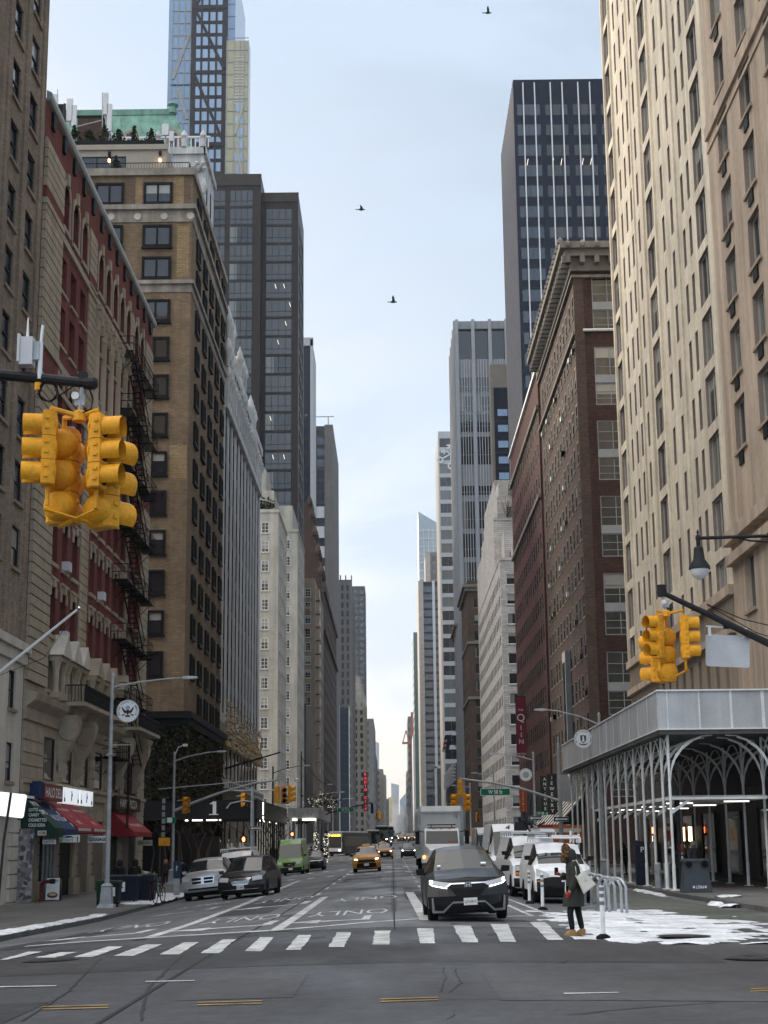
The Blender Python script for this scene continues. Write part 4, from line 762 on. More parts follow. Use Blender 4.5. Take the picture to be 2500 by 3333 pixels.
DGR = mat('dark_granite', (.075, .07, .066), .6, .2, .8)
b.wall((XR-.06, Y1), (XR-.06, 56), -2, 5.9, DGR)
b.face((XR-.05, bx0), (XR-.05, 56), -2, 16.4, BEIG, [(bx0-y, 12.3, 2.0, 2.7, 'ptac') for y in (71.4, 66.5)])
b.wall((XR, bx0), (XR-.05, bx0), -2, 74, BEIG); b.block(XR-.05, 45, 56, bx0, -2, 74, BEIG, 'W', ROOF); b.block(XR, 45, bx0, Y1, -2, 74, STUC, 'W', ROOF)
for y in (71.4, 66.5, 61.5):
    for z in rows2:
        if z > 16.8: b.part('wall_air_conditioner', MB().box(XR-.13, XR-.05, y-.42, y+.42, z-.78, z-.18, BLK))
bl = MB().box(XR-.3, XR, 75, Y1, 13.6, 14.1, BEIG).box(XR-.3, XR, 75, Y1, 11.7, 12.1, BEIG)
b2_ = MB().box(XR-.5, XR-.05, 56, bx0, 15.9, 16.5, BEIG).box(XR-.4, XR-.05, 56, bx0, 14.9, 15.4, BEIG).box(XR-.2, XR-.05, 56, bx0, 37.6, 38.3, BEIG).box(XR-.12, XR-.05, 56, bx0, 36.9, 37.1, BEIG)
b.part('belt_course', b2_)
for i in range(84): y = 75.3+.4*i; bl.box(XR-.1, XR, y, y+.2, 12.1, 13.6, fl_)
b.part('belt_course', bl)
gv = MB()
for y, wd, p_ in ((90.4, .35, .14), (94.6, .35, .14), (84, .5, .1), (98.2, .3, .1), (105.4, .3, .14), (108.8, .4, .14)): gv.box(XR-p_, XR, y-wd/2, y+wd/2, 14.1, 74, STUC)
b.part('pilaster', gv)
gb = MB()
for i in range(16):                                   # rusticated beige base blocks behind the shed
    for z in range(9): gb.box(XR-.2, XR-.06, 57+1.15*i, 58.1+1.15*i, -.1+.72*z, .58+.72*z, DGR)
b.part('rusticated_base', gb)
for y in (60, 65, 70, 77, 83, 89, 95, 101): b.part('shop_window', MB().box(XR-.26, XR-.2, y-1.7, y+1.7, .1, 3.1, G_DK).box(XR-.32, XR-.26, y-1.75, y-1.65, .1, 3.2, DKST).box(XR-.32, XR-.26, y+1.65, y+1.75, .1, 3.2, DKST))
for y in (88.3, 90.5, 101): b.part('wall_lamp', MB().box(XR-.35, XR-.1, y-.1, y+.1, 1.7, 2.5, mat('warm_lamp', (1, .72, .38), emit=5)).box(XR-.36, XR-.05, y-.12, y+.12, 2.5, 2.56, DKST))
b.done()
# --- R2: brown-red brick building with heavy cornice
b = Bld('brick_building', 'dark red brick corner building with heavy bracketed cornice beside the cream hotel', 24, 143)
x2 = 16.6; y0, y1 = 128.5, 161
V = lambda y: y1-y
wn = []
for k in range(7): wn += [(2.85, 44.08-2.64-6.7*(k-1), 2.7, 2.64, 'grey'), (2.85, 44.08-5.3-6.7*(k-1), 2.7, 2.0, 'grey')]
b.face((x2, y0), (34, y0), -2, 51.5, BRNB, [w_ for w_ in wn if w_[1] > 3 and w_[1] < 49])
cols = [130.2+2.55*i for i in range(12)]; zz = [47.3-3.35*k for k in range(12)]
b.face((x2, y1), (x2, y0), 8, 51.5, BRNB, grid([V(y) for i, y in enumerate(cols)], zz, 1.15, 2.0, 'flat'))
b.face((x2, y1), (x2, y0), -2, 8, mat('dark_shop_stone', (.07, .06, .055), .8, .2), grid([V(y) for y in cols[::2]], [4.4], 2.2, 2.6, 'far')); b.block(x2, 34, y0, y1, -2, 51.5, BRNB, 'NW', ROOF)
for k in range(7):
    z = 44.08-2.64-6.7*(k-1)
    if 3 < z < 49: b.part('spandrel', MB().box(18.1, 20.8, y0-.03, y0, z-.66, z, FRG))
STN = mat('grey_stone_trim', (.20, .185, .165), .9, .15, 1, streak=.15)
co = MB().box(x2-1.3, 34, y0-1.3, y1, 52.8, 53.4, STN).box(x2-.9, 34, y0-.9, y1, 52.2, 52.8, STN).box(x2-.35, 34, y0-.35, y1, 51.0, 52.2, STN).box(x2-.3, 34, y0-.3, y1, 50.4, 50.65, STN).box(x2-.3, x2, y0, y1, 45.2, 45.5, STN)
for i in range(26): y = y0-.8+1.27*i; co.box(x2-1.15, x2-.35, y-.2, y+.2, 51.5, 52.2, STN); co.lathe((x2-1.2, y, 53.4), [(.3, 0), (.28, .3), (.02, .55)], STN, 6)
for i in range(10): x = x2-.6+1.27*i; co.box(x-.2, x+.2, y0-1.15, y0-.35, 51.5, 52.2, STN); co.lathe((x, y0-1.2, 53.1), [(.28, -.2), (.34, .1), (.02, .5)], STN, 6)
b.part('bracketed_cornice', co)
b.part('white_pipe', MB().tube([(17.2, y0-.15, 45.55), (30, y0-.15, 45.6)], .13, WHT, 6)); b.part('corner_quoin', MB().box(x2-.12, x2+.75, y0-.06, y0-.001, 3, 50.4, BRN2))
sl = MB()
for y in cols:
    for z in zz: sl.box(x2-.07, x2, y-.7, y+.7, z-.16, z-.02, STN)
b.part('stone_sill', sl)
rnd = random.Random(14)
for _ in range(26): y, z = rnd.choice(cols), rnd.choice(zz); b.part('air_conditioner', MB().box(x2-.28, x2-.01, y-.33, y+.33, z-.01, z+.42, FRG if _ % 3 else DKST))
b.part('grey_bay', MB().box(x2-.5, x2, 141.6, 144, 5, 19, mat('bay_metal', (.13, .15, .16), .5, .1)).box(x2-.53, x2-.5, 142, 143.6, 6, 18, G_DK)); b.done()
# --- R3
b = Bld('brick_building', 'red brick building with white roof coping standing behind the bracketed cornice building', 24, 180)
y0, y1 = 161.2, 200; V = lambda y: y1-y; cols = [163+2.6*i for i in range(14)]; zz = [45.8-3.3*k for k in range(12)]
R3B = mat('wine_brick', (.085, .033, .028), .9, .15, .4, brick=(.4, .14, .2), streak=.15)
b.face((XR-.6, y1), (XR-.6, y0), 7.5, 52, R3B, grid([V(y) for y in cols], zz, 1.1, 1.9, 'flat')); b.face((XR-.6, y1), (XR-.6, y0), -2, 7.5, BASE, grid([V(y) for y in cols[::3]], [1, 4.4], 3, 2.4, 'far'))
b.block(XR-.6, 34, y0, y1, -2, 52, R3B, 'W', ROOF)
b.part('roof_coping', MB().box(XR-.9, 34, y0-.2, y1, 52, 52.35, WHT).box(XR-.9, XR-.6, y0, y1, 47.8, 48.3, STN).box(XR-.9, XR-.6, y0, y1, 38, 38.4, STN).box(XR-.4, 34, y0-.12, y0-.01, 48.5, 52, mat('red_paint', (.33, .06, .04), .7, .1))); b.done(panes=False, lim=90)
# --- R4: whitish brick apartment with setbacks
b = Bld('apartment_building', 'whitish brick apartment block stepping back at the top on the right', 24, 255)
y0, y1 = 233, 294; V = lambda y: y1-y; zt = 44.3
zz = [42.1-1.7-3.05*k for k in range(13)]
b.face((XR, y0), (32, y0), -2, zt, GREYB, grid([2.15], zz, 2.5, 1.7, 'hotelw')+grid([7], zz, 2.5, 1.7, 'hotelw'))
b.face((XR, y1), (XR, y0), -2, zt, GREYB, grid([4+3.4*i for i in range(17)], zz, 1.3, 1.6, 'flat')); b.block(XR, 32, y0, y1, -2, zt, GREYB, 'NW', ROOF)
for dx, dy, za, zb in ((.0, 12, zt, 53.2), (.9, 15, 53.2, 57.7), (1.4, 18, 57.7, 61), (1.6, 30, 61, 64)):
    b.face((XR+dx, y0+dy), (32, y0+dy), za, zb, GREYB, [(2.2, q, 1.1, 1.7, 'sash') for q in (za+1.0, za+4.2) if q+1.7 < zb]); b.block(XR+dx, 32, y0+dy, y1, za, zb, GREYB, 'N', ROOF)
for dy, za, zb, dx in ((6, zt, 50.2, 1.2), (3, zt, 47.2, 2.2)): b.face((XR+dx, y0+dy), (32, y0+dy), za, zb, GREYB, [(1.4, za+.8, 1.1, 1.6, 'sash')]); b.block(XR+dx, 32, y0+dy, y0+14, za, zb, GREYB, 'N', ROOF)
pp = MB().box(XR-.1, XR+.1, y0+.1, y1, zt-.1, zt+.3, LIM).box(XR-.1, 32, y0-.1, y0+.1, zt-.1, zt+.35, LIM).box(XR-.1, 32, y0+11.9, y0+12.1, 53, 53.4, LIM)
for i in range(24): pp.box(XR+.3+.25*i, XR+.33+.25*i, y0+11.6, y0+11.63, 53.2, 54.2, BLK)
b.part('parapet', pp); b.done(lim=80)
t = thing('rooftop_shrub', 'bare branching tree on the roof terrace of the whitish brick block', 'tree', (19.3, 245.8, 53.4)); mb = MB(); rn = random.Random(4)
for i in range(14): a = rn.random()*6.3; mb.tube([(19.3, 245.8, 53.4+i*.1), (19.3+math.cos(a)*.5, 245.8, 54.3+i*.12), (19.3+math.cos(a)*1.1, 245.8, 55.2+i*.17)], .05, BRN2, 4, .02)
mb.obj('branches', t)
# --- R5: dark tower with white fins
b = Bld('office_tower', 'black glass office tower with thin white vertical fins at upper right', 30, 250, 'tower')
x0 = 22; y0, y1 = 241, 270; zt = 129
fls = [122.3-3.7*k for k in range(26)]
ns = [(24.5, 4.1), (29.25, 4.1), (34.0, 4.1), (38.7, 4.0)]
NAV = mat('dark_navy_panel', (.016, .022, .038), .3, .1)
wn = []
for i, (c, w_) in enumerate(ns): wn += grid([c-x0], fls, w_, 2.2, 'blue' if i == 0 else 'office2')
b.face((x0, y0), (48, y0), 0, zt, NAV, wn); b.wall((x0, y1), (x0, y0), 0, zt, NAV); b.block(x0, 48, y0, y1, 0, zt, NAV, 'NW', ROOF)
fi = MB()
for x in (23.65, 25.6, 28.3, 30.3, 33.0, 35.0, 37.7, 39.7): fi.box(x-.09, x+.09, y0-.35, y0-.05, 5, 128.3, WHT)
b.part('white_fin', fi)
fi = MB()
for i in range(15): y = y0+1+1.95*i; fi.box(x0-.1, x0, y-.3, y+.3, 5, 128.8, mat('grey_fin', (.23, .22, .23), .5, .1))
b.part('grey_fin', fi)
fc = MB()
for z in (111.7, 111.3): pass
for x in (26.9, 31.6, 36.35): fc.box(x-.45, x+.45, y0-.12, y0, 5, 128.6, NAV)
b.part('dark_column', fc)
lt = MB()
for x in (23.9, 28.2, 29.6, 33.2, 34.6, 37.4): lt.prism([(x, y0-.1, 113.2), (x+.07, y0-.1, 113.2), (x+.3, y0-.1, 114.4), (x+.23, y0-.1, 114.4)], strip_l, (0, .02, 0))
b.part('ceiling_light', lt, kind='stuff'); b.done(panes=False)
# --- R6: grey stone tower with open top storey
b = Bld('office_tower', 'grey stone tower with open columned top storey and white mullions', 24, 375, 'tower')
x0 = 17; y0, y1 = 365, 395; zt = 129
cols = [(17.8, 21.0), (21.85, 25.2), (26.05, 29.3), (30.1, 33.3)]
wn = []
for a, c in cols:
    wn.append(((a+c)/2-x0, 119, c-a, 8, 'open'))
    for z, h in ((110.5, 4), (105.6, 4), (100.2, 4.8), (92, 7.3), (84.3, 2.6), (76, 7), (69, 6), (62, 6), (55, 6), (49, 2.6), (41, 7), (34, 6), (27, 6), (20, 5)): wn.append(((a+c)/2-x0, z, c-a, h, 'gray6'))
b.face((x0, y0), (34, y0), 0, zt, CONC, wn); b.face((x0, y1), (x0, y0), 0, zt, CONC, grid([3+4.5*i for i in range(6)], [112-8*k for k in range(12)], 2.6, 6, 'gray6')); b.block(x0, 34, y0, y1, 0, zt, CONC, 'NW', ROOF)
pi = MB()
for x in (17.35, 21.4, 25.6, 29.7): pi.box(x-.42, x+.42, y0-.6, y0, 0, 129.3, mat('light_grey_stone', (.34, .36, .39), .7, .08, .3))
for y in (366, 373, 380, 387, 394): pi.box(x0-.5, x0, y-.5, y+.5, 0, 129.3, MT['light_grey_stone'])
b.part('pier', pi); mu = MB()
for a, c in cols:
    for i in range(1, 5): x = a+(c-a)*i/5; mu.box(x-.06, x+.06, y0-.2, y0-.09, 5, 119, FIN)
b.part('mullion', mu); b.done(panes=False, lim=80)
# --- R7
b = tower('residential_tower', 'narrow tan and blue glass tower between the grey stone tower and black finned tower', 20.9, 30, 300, 303, 97, mat('tan_panel', (.22, .20, .17), .8, .08), [], [], 4, 'blue', 2, 2, 6, 'W')
gl = MB().box(21.5, 30, 299.7, 300, 20, 92, NAV)
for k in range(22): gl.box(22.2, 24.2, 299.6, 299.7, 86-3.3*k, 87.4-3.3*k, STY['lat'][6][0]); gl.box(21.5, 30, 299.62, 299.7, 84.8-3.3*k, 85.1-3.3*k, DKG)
gl.box(24.4, 24.6, 299.5, 299.7, 20, 92, FIN); b.part('glass_face', gl); b.done()
# --- R8: tower with white floor bands and key emblem
b = Bld('office_tower', 'dark glass tower with white floor bands and a crossed keys emblem near its top', 24, 520, 'tower')
x0 = 17; y0, y1 = 505, 540; zt = 138.5
b.face((x0, y0), (40, y0), 0, zt, FIN, [(8.2, 132.9-4.55*k, 15.6, 3.2, 'ubs') for k in range(28)]); b.face((x0, y1), (x0, y0), 0, zt, mat('side_stone', (.30, .29, .28), .8, .1)); b.block(x0, 40, y0, y1, 0, zt, FIN, 'NW', ROOF)  # plain mid-grey stone on the avenue side wall
em = MB(); c = Vector((21.2, y0-.3, 130.6)); EMB = mat('emblem_white', (.85, .86, .88), .5, 0)
for a in (90, 30, 150):
    d = Vector((math.cos(R_(a)), 0, math.sin(R_(a)))); n = Vector((-d.z, 0, d.x)); off = (0, .15, 0)
    p, q = c-d*3.3, c+d*3.2; em.prism([p-n*.22, q-n*.22, q+n*.22, p+n*.22], EMB, off)
    em.prism([q, q-d*1.4, q-d*1.4+n*1.3, q-d*.9+n*1.3, q-d*.9+n*.7, q-d*.5+n*.7, q-d*.5+n*1.3, q+n*1.3], EMB, off)
    o = p-d*1.0; R1_ = [o+Vector((math.cos(t*math.pi/6), 0, math.sin(t*math.pi/6)))*1.2 for t in range(12)]; R0_ = [o+Vector((math.cos(t*math.pi/6), 0, math.sin(t*math.pi/6)))*.7 for t in range(12)]
    for t in range(12): em.prism([R1_[t], R1_[(t+1) % 12], R0_[(t+1) % 12], R0_[t]], EMB, off)
b.part('keys_emblem', em); b.done(panes=False, lim=60)
# --- R9
for lab, y0, y1, zt in (('dark brown brick block with projecting cornice, nearer of the pair beyond the whitish block', 333, 362, 58), ('dark brown brick block with projecting cornice, farther of the pair beyond the whitish block', 380, 405, 56)):
    b = Bld('brick_building', lab, 24, y0); zz = [zt-6-3.6*k for k in range(13)]
    b.face((XR, y0), (34, y0), -2, zt, BRN2, grid([2, 5.2], zz, 1.2, 2, 'sash')); b.face((XR, y1), (XR, y0), -2, zt, BRN2, grid([4+4*i for i in range(6)], zz, 1.2, 2, 'sash')); b.block(XR, 34, y0, y1, -2, zt, BRN2, 'NW', ROOF)
    b.part('cornice', MB().box(XR-1.1, 34, y0-1.1, y1, zt-1.6, zt-1, STN).box(XR-.6, 34, y0-.6, y1, zt-2.4, zt-1.6, STN).box(XR-.3, 34, y0-.3, y1, zt-14, zt-13.4, STN).box(XR-.3, 34, y0-.3, y1, zt-26, zt-25.4, STN)); b.done(panes=False, lim=50)
# --- R10 and the far right
b = tower('office_tower', 'slim dark glass tower with one pale vertical stripe on the right', 16.4, 34, 800, 850, 136.5, NAV, [3.6, 8.6], [], 4.2, 'blue', 4.6, 3.2, 20, 'W', lim=60)
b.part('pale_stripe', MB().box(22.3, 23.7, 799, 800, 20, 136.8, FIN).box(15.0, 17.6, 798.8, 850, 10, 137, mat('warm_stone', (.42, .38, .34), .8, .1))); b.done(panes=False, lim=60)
b = Bld('glass_tower', 'pale blue glass tower with slanted top far down the right side', 35, 1350, 'tower'); GB_ = mat('pale_blue_glass', (.34, .42, .46), .25, .08, .05, metal=.3)
p = atY(1361, 1665, 1300); q = atY(1427, 1704, 1300)
mb = MB().prism([(p.x, 1300, 0), (p.x+30, 1300, 0), (p.x+30, 1300, q.z-10), (q.x, 1300, q.z), (p.x, 1300, p.z)], GB_, (0, 40, 0)); mb.obj('glass_body', b.root)
mu = MB(); [mu.box(p.x, p.x+26, 1299.6, 1300, z, z+.8, FIN) for z in range(160, int(q.z)-2, 7)]; [mu.box(p.x+.3+4*i, p.x+.9+4*i, 1299.5, 1300, 150, q.z-4, FIN) for i in range(6)]; b.part('mullion', mu)
b = tower('office_tower', 'small brownish tower with pale painted sunlit edge in front of the slanted blue glass tower', atY(1385, 1800, 1000).x, 40, 1000, 1040, atY(1385, 1797, 1000).z, mat('pink_granite', (.22, .17, .16), .7, .1), [5.5, 10], [], 6, 'blue', 2.6, 3.4, 80, 'W', lim=30)
b.part('painted_sun_edge', MB().box(atY(1385, 1800, 1000).x-.3, atY(1400, 1800, 1000).x, 999, 1000, 80, atY(1385, 1797, 1000).z-.5, MT['warm_stone'])); b.done(panes=False)  # the tower's sunlit side, put into the colour of this strip
p = atY(1345, 2058, 1050); b = tower('office_tower', 'narrow green glass tower edge beyond the dark striped tower', p.x, 40, 1050, 1100, p.z, mat('green_glass', (.06, .15, .14), .2, .1, .05, spec=.8), [], [8+8*i for i in range(5)], 6, 'blue', 5, 3, 20, 'W', lim=30); b.part('white_edge', MB().box(p.x-1.2, p.x+.2, 1049.5, 1100, 10, p.z-70, FIN)); b.done(panes=False, lim=30)
for lab, px, py, Y, m_, w_ in (('concrete tower under construction with red hoist far down the right side', 1327, 2332, 1500, 'mid_grey_stone', 9), ('grey stepped block below the construction tower', 1323, 2508, 1700, 'pale_stone', 40), ('low grey block with pale top at the far right of the avenue', 1340, 2545, 1250, 'mid_grey_stone', 40), ('small dark building at street level far down the right row', 1316, 2655, 1900, 'dark_grey_stone', 40)):
    p = atY(px, py, Y); b = tower('office_building', lab, p.x, p.x+w_, Y, Y+100, p.z, MT[m_], [1+2.6*i for i in range(3)], [8+12*i for i in range(8)], 8, 'blue', 1.8, 4, 8, 'W', cat='building')
    if w_ == 9: b.part('hoist', MB().box(p.x+3, p.x+6, 1498.5, 1500, 60, p.z+4, mat('hoist_red', (.30, .10, .08), .6, .2)).tube([(p.x+6, 1499, p.z-8), (p.x+6.5, 1499, p.z+16)], .7, MT['hoist_red'], 4).box(p.x+6.8, p.x+9, 1499, 1500, 10, p.z-4, MT['dark_grey_stone']))
    b.done(panes=False, lim=24)
t = thing('tower_crane', 'small red crane on the left side of the unfinished far tower', 'crane', atY(1320, 2420, 1495)); mb = MB(); c_ = atY(1322, 2415, 1495)
for dx in (-3, 3): mb.tube([c_+Vector((dx, 0, 0)), c_+Vector((0, 0, 11))], .5, MT['hoist_red'], 4)
mb.box(c_.x-4, c_.x+6, c_.y-1, c_.y+1, c_.z-2, c_.z, MT['hoist_red']); mb.obj('mast', t)
b = Bld('low_building', 'low grey building with white slatted corner and rooftop ducts on the right', 30, 430); LG = mat('low_grey', (.16, .17, .18), .7, .1)
b.face((XR, 412), (40, 412), -2, 22.5, LG, [(3.2+2.2*i, 6, 1.3, 13, 'slot') for i in range(3)]); b.face((XR, 490), (XR, 412), -2, 22.5, LG, [(4+6*i, 4, 3.6, 15, 'slot') for i in range(12)]); b.block(XR, 40, 412, 490, -2, 22.5, LG, 'NW', ROOF)
lo = MB(); [lo.box(XR-1.1, XR+1.4, 412.5+9*j, 417+9*j, 18+.9*i, 18.4+.9*i, WHT) for i in range(5) for j in range(8)]; lo.box(XR+2, XR+4, 413, 415, 22.5, 26, FIN).box(XR+5, XR+12, 413, 416, 22.5, 24, FIN); b.part('white_slats', lo); b.done(panes=False)
b = tower('glass_building', 'low dark green glass building beyond the slatted grey one', XR, 40, 600, 650, 30, mat('deep_green_glass', (.02, .045, .04), .2, .1, .1, spec=.8), [2, 5, 8], [5+7*i for i in range(6)], 7, 'blue', 2.4, 5, 2, 'W', cat='building'); b.part('frame', MB().box(XR-.5, XR+.4, 599.4, 600, 0, 30.5, FIN).box(XR-.5, 40, 599.4, 600, 29.8, 30.8, FIN)); b.done(panes=False)
# --- end of the street, far away
WARM = mat('painted_sunlit_stone', (.62, .50, .26), .8, .1, .02); PBL = mat('far_blue_glass', (.25, .32, .40), .3, .08, .01)  # the yellow far tower has its sunlight put into the base colour
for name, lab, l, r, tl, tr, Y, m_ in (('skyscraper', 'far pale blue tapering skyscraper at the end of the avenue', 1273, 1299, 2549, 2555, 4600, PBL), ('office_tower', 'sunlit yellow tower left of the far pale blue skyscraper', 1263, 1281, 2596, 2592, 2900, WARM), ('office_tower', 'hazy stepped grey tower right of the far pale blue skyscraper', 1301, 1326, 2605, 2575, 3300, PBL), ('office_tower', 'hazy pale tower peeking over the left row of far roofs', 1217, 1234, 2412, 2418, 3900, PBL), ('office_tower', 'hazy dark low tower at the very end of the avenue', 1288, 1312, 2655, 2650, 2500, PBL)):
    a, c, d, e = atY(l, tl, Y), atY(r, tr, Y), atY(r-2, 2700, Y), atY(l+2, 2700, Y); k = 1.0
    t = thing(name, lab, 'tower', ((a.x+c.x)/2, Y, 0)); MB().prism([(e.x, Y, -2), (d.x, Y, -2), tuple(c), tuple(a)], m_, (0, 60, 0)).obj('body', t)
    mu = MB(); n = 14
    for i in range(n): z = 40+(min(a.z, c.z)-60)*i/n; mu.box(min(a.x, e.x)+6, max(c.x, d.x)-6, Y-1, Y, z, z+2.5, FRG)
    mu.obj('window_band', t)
# ------------------------------------------------------------------ street furniture
def sub(name, me, parent, loc=(0, 0, 0), rot=(0, 0, 0), s=1):
    o = bpy.data.objects.new(name, me); sc.collection.objects.link(o); o.parent = parent; o.location = loc; o.rotation_euler = rot; o.scale = (s, s, s); WO[o] = WO[parent]; return o
def sig_body(round_back=False):
    mb = MB(); pf = [(-.17, -.1), (.17, -.1), (.17, .02), (.12, .1), (-.12, .1), (-.17, .02)]
    for i in range(3): mb.prism([(x, y, -.535+.357*i) for x, y in pf], YEL, (0, 0, .345))
    mb.prism([(x*.9, y*.9, -.55) for x, y in pf], YEL, (0, 0, 1.1))
    for i in range(3):
        z = -.357+.357*i; mb.lathe((0, .06, z), [(.176, -.02), (.18, .03), (.165, .085), (.12, .13), (.06, .15), (.01, .155)] if round_back else [(.15, .02), (.13, .05), (.06, .06), (.01, .062)], YEL, 18, 'y'); mb.lathe((0, -.11, z), [(.14, .0), (.14, .012)], BLK, 14, 'y')
        for s in (-1, 1): mb.box(s*.17-.02, s*.17+.02, -.06, .0, z-.09, z-.05, YEL).box(s*.17-.02, s*.17+.02, -.06, .0, z+.06, z+.1, YEL)
    return mb.mesh('signal_head', smooth=.6)
def visor():
    mb = MB()
    for r in (.165, .155): mb.rings([[(r*math.cos(R_(a)), y, r*math.sin(R_(a))) for a in range(-50, 231, 20)] for y in (-.1, -.38 if r > .16 else -.379)], YEL, closed=False)
    return mb.mesh('visor', smooth=.6)
SB, SBR, SV = sig_body(), sig_body(True), visor(); LENS = mat('dark_lens', (.02, .02, .02), .2, 0)
def head(parent, loc, ang, s=1.0):
    """ang = heading of the lenses, degrees from -Y (towards the camera) turning to +X"""
    h = sub('signal_head', SBR if s > 1 else SB, parent, Vector(loc)-WO[parent], (0, 0, R_(ang)), s)
    for i in range(3): sub('visor', SV, h, (0, 0, -.357+.357*i))
    return h
# near left cluster
t = thing('mast_arm', 'dark steel mast arm with radio box reaching in from the left edge', 'mast arm', (-10.3, 21.5, gz(-10.3, 21.5)))
MB().tube([(-10.3, 21.5, 8.75), (-8, 21.5, 8.68), (-5.66, 21.5, 8.51), (-4.35, 21.5, 8.36)], .105, DKST, 10, .072).lathe((-4.33, 21.5, 8.36), [(.09, -.1), (.1, .05), (.06, .1)], DKST, 10, 'x').box(-4.5, -4.38, 21.44, 21.56, 8.40, 8.52, DKST).obj('arm', t, .6)
MB().tube([(-10.3, 21.5, gz(-10.3, 21.5)), (-10.3, 21.5, 9)], .15, DKST, 10, .1).obj('pole', t, .6)
rb = MB().box(-5.36, -5.17, 21.35, 21.55, 8.62, 9.04, FIN).box(-5.17, -5.08, 21.4, 21.5, 8.7, 8.98, GALV).box(-5.39, -5.355, 21.33, 21.57, 8.66, 9.08, FIN).tube([(-5.27, 21.45, 9.04), (-5.27, 21.45, 9.36)], .022, WHT, 6, .01).tube([(-5.07, 21.45, 8.42), (-5.07, 21.45, 8.98)], .035, WHT, 8).tube([(-5.07, 21.45, 8.98), (-5.05, 21.45, 9.24)], .022, WHT, 6).tube([(-5.09, 21.45, 8.36), (-5.09, 21.45, 8.25)], .05, YEL, 8); rb.obj('radio_box', t)
cb = MB(); cb.tube([(-4.95+.13*math.cos(a*.45)+.012*a*.1, 21.42, 8.22+.15*math.sin(a*.45)) for a in range(36)], .008, RUB, 4).tube([(-5.1, 21.45, 8.2), (-4.9, 21.42, 8.05), (-4.7, 21.42, 8.2), (-4.5, 21.45, 8.35)], .009, RUB, 4).tube([(-4.35, 21.46, 8.3), (-4.28, 21.44, 8.1), (-4.3, 21.44, 7.95), (-4.42, 21.45, 7.9)], .011, RUB, 4); cb.obj('cable', t)
def cluster(label, hub, top, heads, bar=True):
    t = thing('traffic_signal', label, 'traffic light', hub); H = Vector(hub)
    mb = MB().lathe(hub, [(.05, -.09), (.1, -.07), (.1, .06), (.06, .09)], YEL, 8)
    hg = MB().tube([hub, top], .035, GALV, 8).box(H.x-.07, H.x+.07, H.y-.05, H.y+.05, H.z+.16, H.z+.34, GALV).lathe((H.x-.06, H.y-.06, H.z+.3), [(.06, -.02), (.06, .02)], WHT, 8, 'y'); hg.obj('hanger', t, .6)
    for loc, ang, s in heads:
        p = Vector(loc)+Vector((0, 0, .535*s)); q = Vector((p.x, p.y, max(p.z+.08, H.z+.08 if p.z > H.z-.25 else p.z+.08))); mb.tube([hub, q, p], .04, YEL, 7); head(t, loc, ang, s)
        mb.tube([Vector(loc)-Vector((0, 0, .53*s)), Vector(loc)-Vector((0, 0, .53*s+.3))], .035, YEL, 6) if s == 1 else None
    mb.obj('spider_bracket', t, .6)
    if bar:
        a, c = Vector(heads[0][0]), Vector(heads[1][0]); z = min(h[0][2] for h in heads[:2])-.83; d = [Vector(h[0]) for h in heads[2:]]
        m2 = MB().tube([(a.x-.05, a.y, z), (d[1].x, d[1].y-.1, z-.2)], .03, YEL, 4).tube([(c.x+.05, c.y, z), (d[0].x, d[0].y-.1, z-.2)], .03, YEL, 4)
        m2.obj('tie_bar', t)
_A, _B, _C, _D = atY(160, 1462, 21.5), atY(317, 1472, 21.5), atY(204, 1553, 21.9), atY(336, 1566, 21.9)
cluster('large yellow four-way traffic signal hanging from the mast arm at upper left', atY(259, 1356, 21.55), atY(268, 1262, 21.5), [(_A, -80, 1.0), (_B, 80, 1.0), (_C, 176, 1.3), (_D, 145, 1.3)])
# near right cluster, bishop lamp, back of a street-name sign
t = thing('lamp_post', 'black bishop crook lamp on a mast pole behind the right edge', 'street lamp', (11.6, 39, walk_z(1, 39)))
MB().tube([(11.6, 39, walk_z(1, 39)), (11.6, 39, 9.7)], .16, DKST, 10, .1).obj('pole', t, .6)
MB().tube([(6.98, 39, 7.97), (8.2, 39, 7.36), (9.62, 39, 6.63), (11.6, 39, 5.6)], .065, DKST, 8, .11).lathe((6.98, 39, 7.96), [(.1, -.1), (.13, 0), (.11, .14), (.13, .2)], DKST, 10).obj('mast_arm', t, .6)
MB().tube([(7.95, 39, 9.38), (9.8, 39, 9.42), (11.6, 39, 9.45)], .045, DKST, 8).tube([(8.9, 39, 9.4), (9.3, 39, 9.3), (11.6, 39, 9.1)], .025, DKST, 6).obj('lamp_arm', t, .6)
MB().lathe((7.98, 39, 8.62), [(.0, 1.0), (.03, .93), (.02, .86), (.06, .82), (.07, .74), (.05, .7), (.05, .55), (.12, .5), (.15, .2), (.27, .02), (.28, -.05), (.25, -.06)], DKST, 16).obj('lamp_shade', t, .5)
MB().lathe((7.98, 39, 8.62), [(.24, -.05), (.24, -.1), (.19, -.22), (.1, -.3), (.01, -.33)], mat('frosted_glass', (.62, .63, .63), .2, .05), 14).obj('lamp_globe', t, 3)
MB().tube([(8.1, 38.95, 7.65), (9.0, 38.95, 7.25), (10.2, 38.95, 6.95)], .012, RUB, 4).tube([(8.1, 38.9, 7.62), (9.3, 38.9, 6.9), (10.2, 38.9, 6.6)], .012, RUB, 4).obj('cable', t)
cluster('yellow traffic signal hanging at the tip of the right mast arm below the lamp', (7.07, 39, 7.42), (7.0, 39, 7.88), [((6.83, 39, 6.83), -62, 1.0), ((7.5, 39, 6.81), 85, 1.0), ((7.12, 39.45, 6.42), 186, 1.25), ((6.88, 39.5, 6.35), 235, 1.15)])
t = thing('blank_street_sign', 'blank grey back of a hanging street sign under the right mast arm', 'sign', (8.6, 39.1, 6.9))
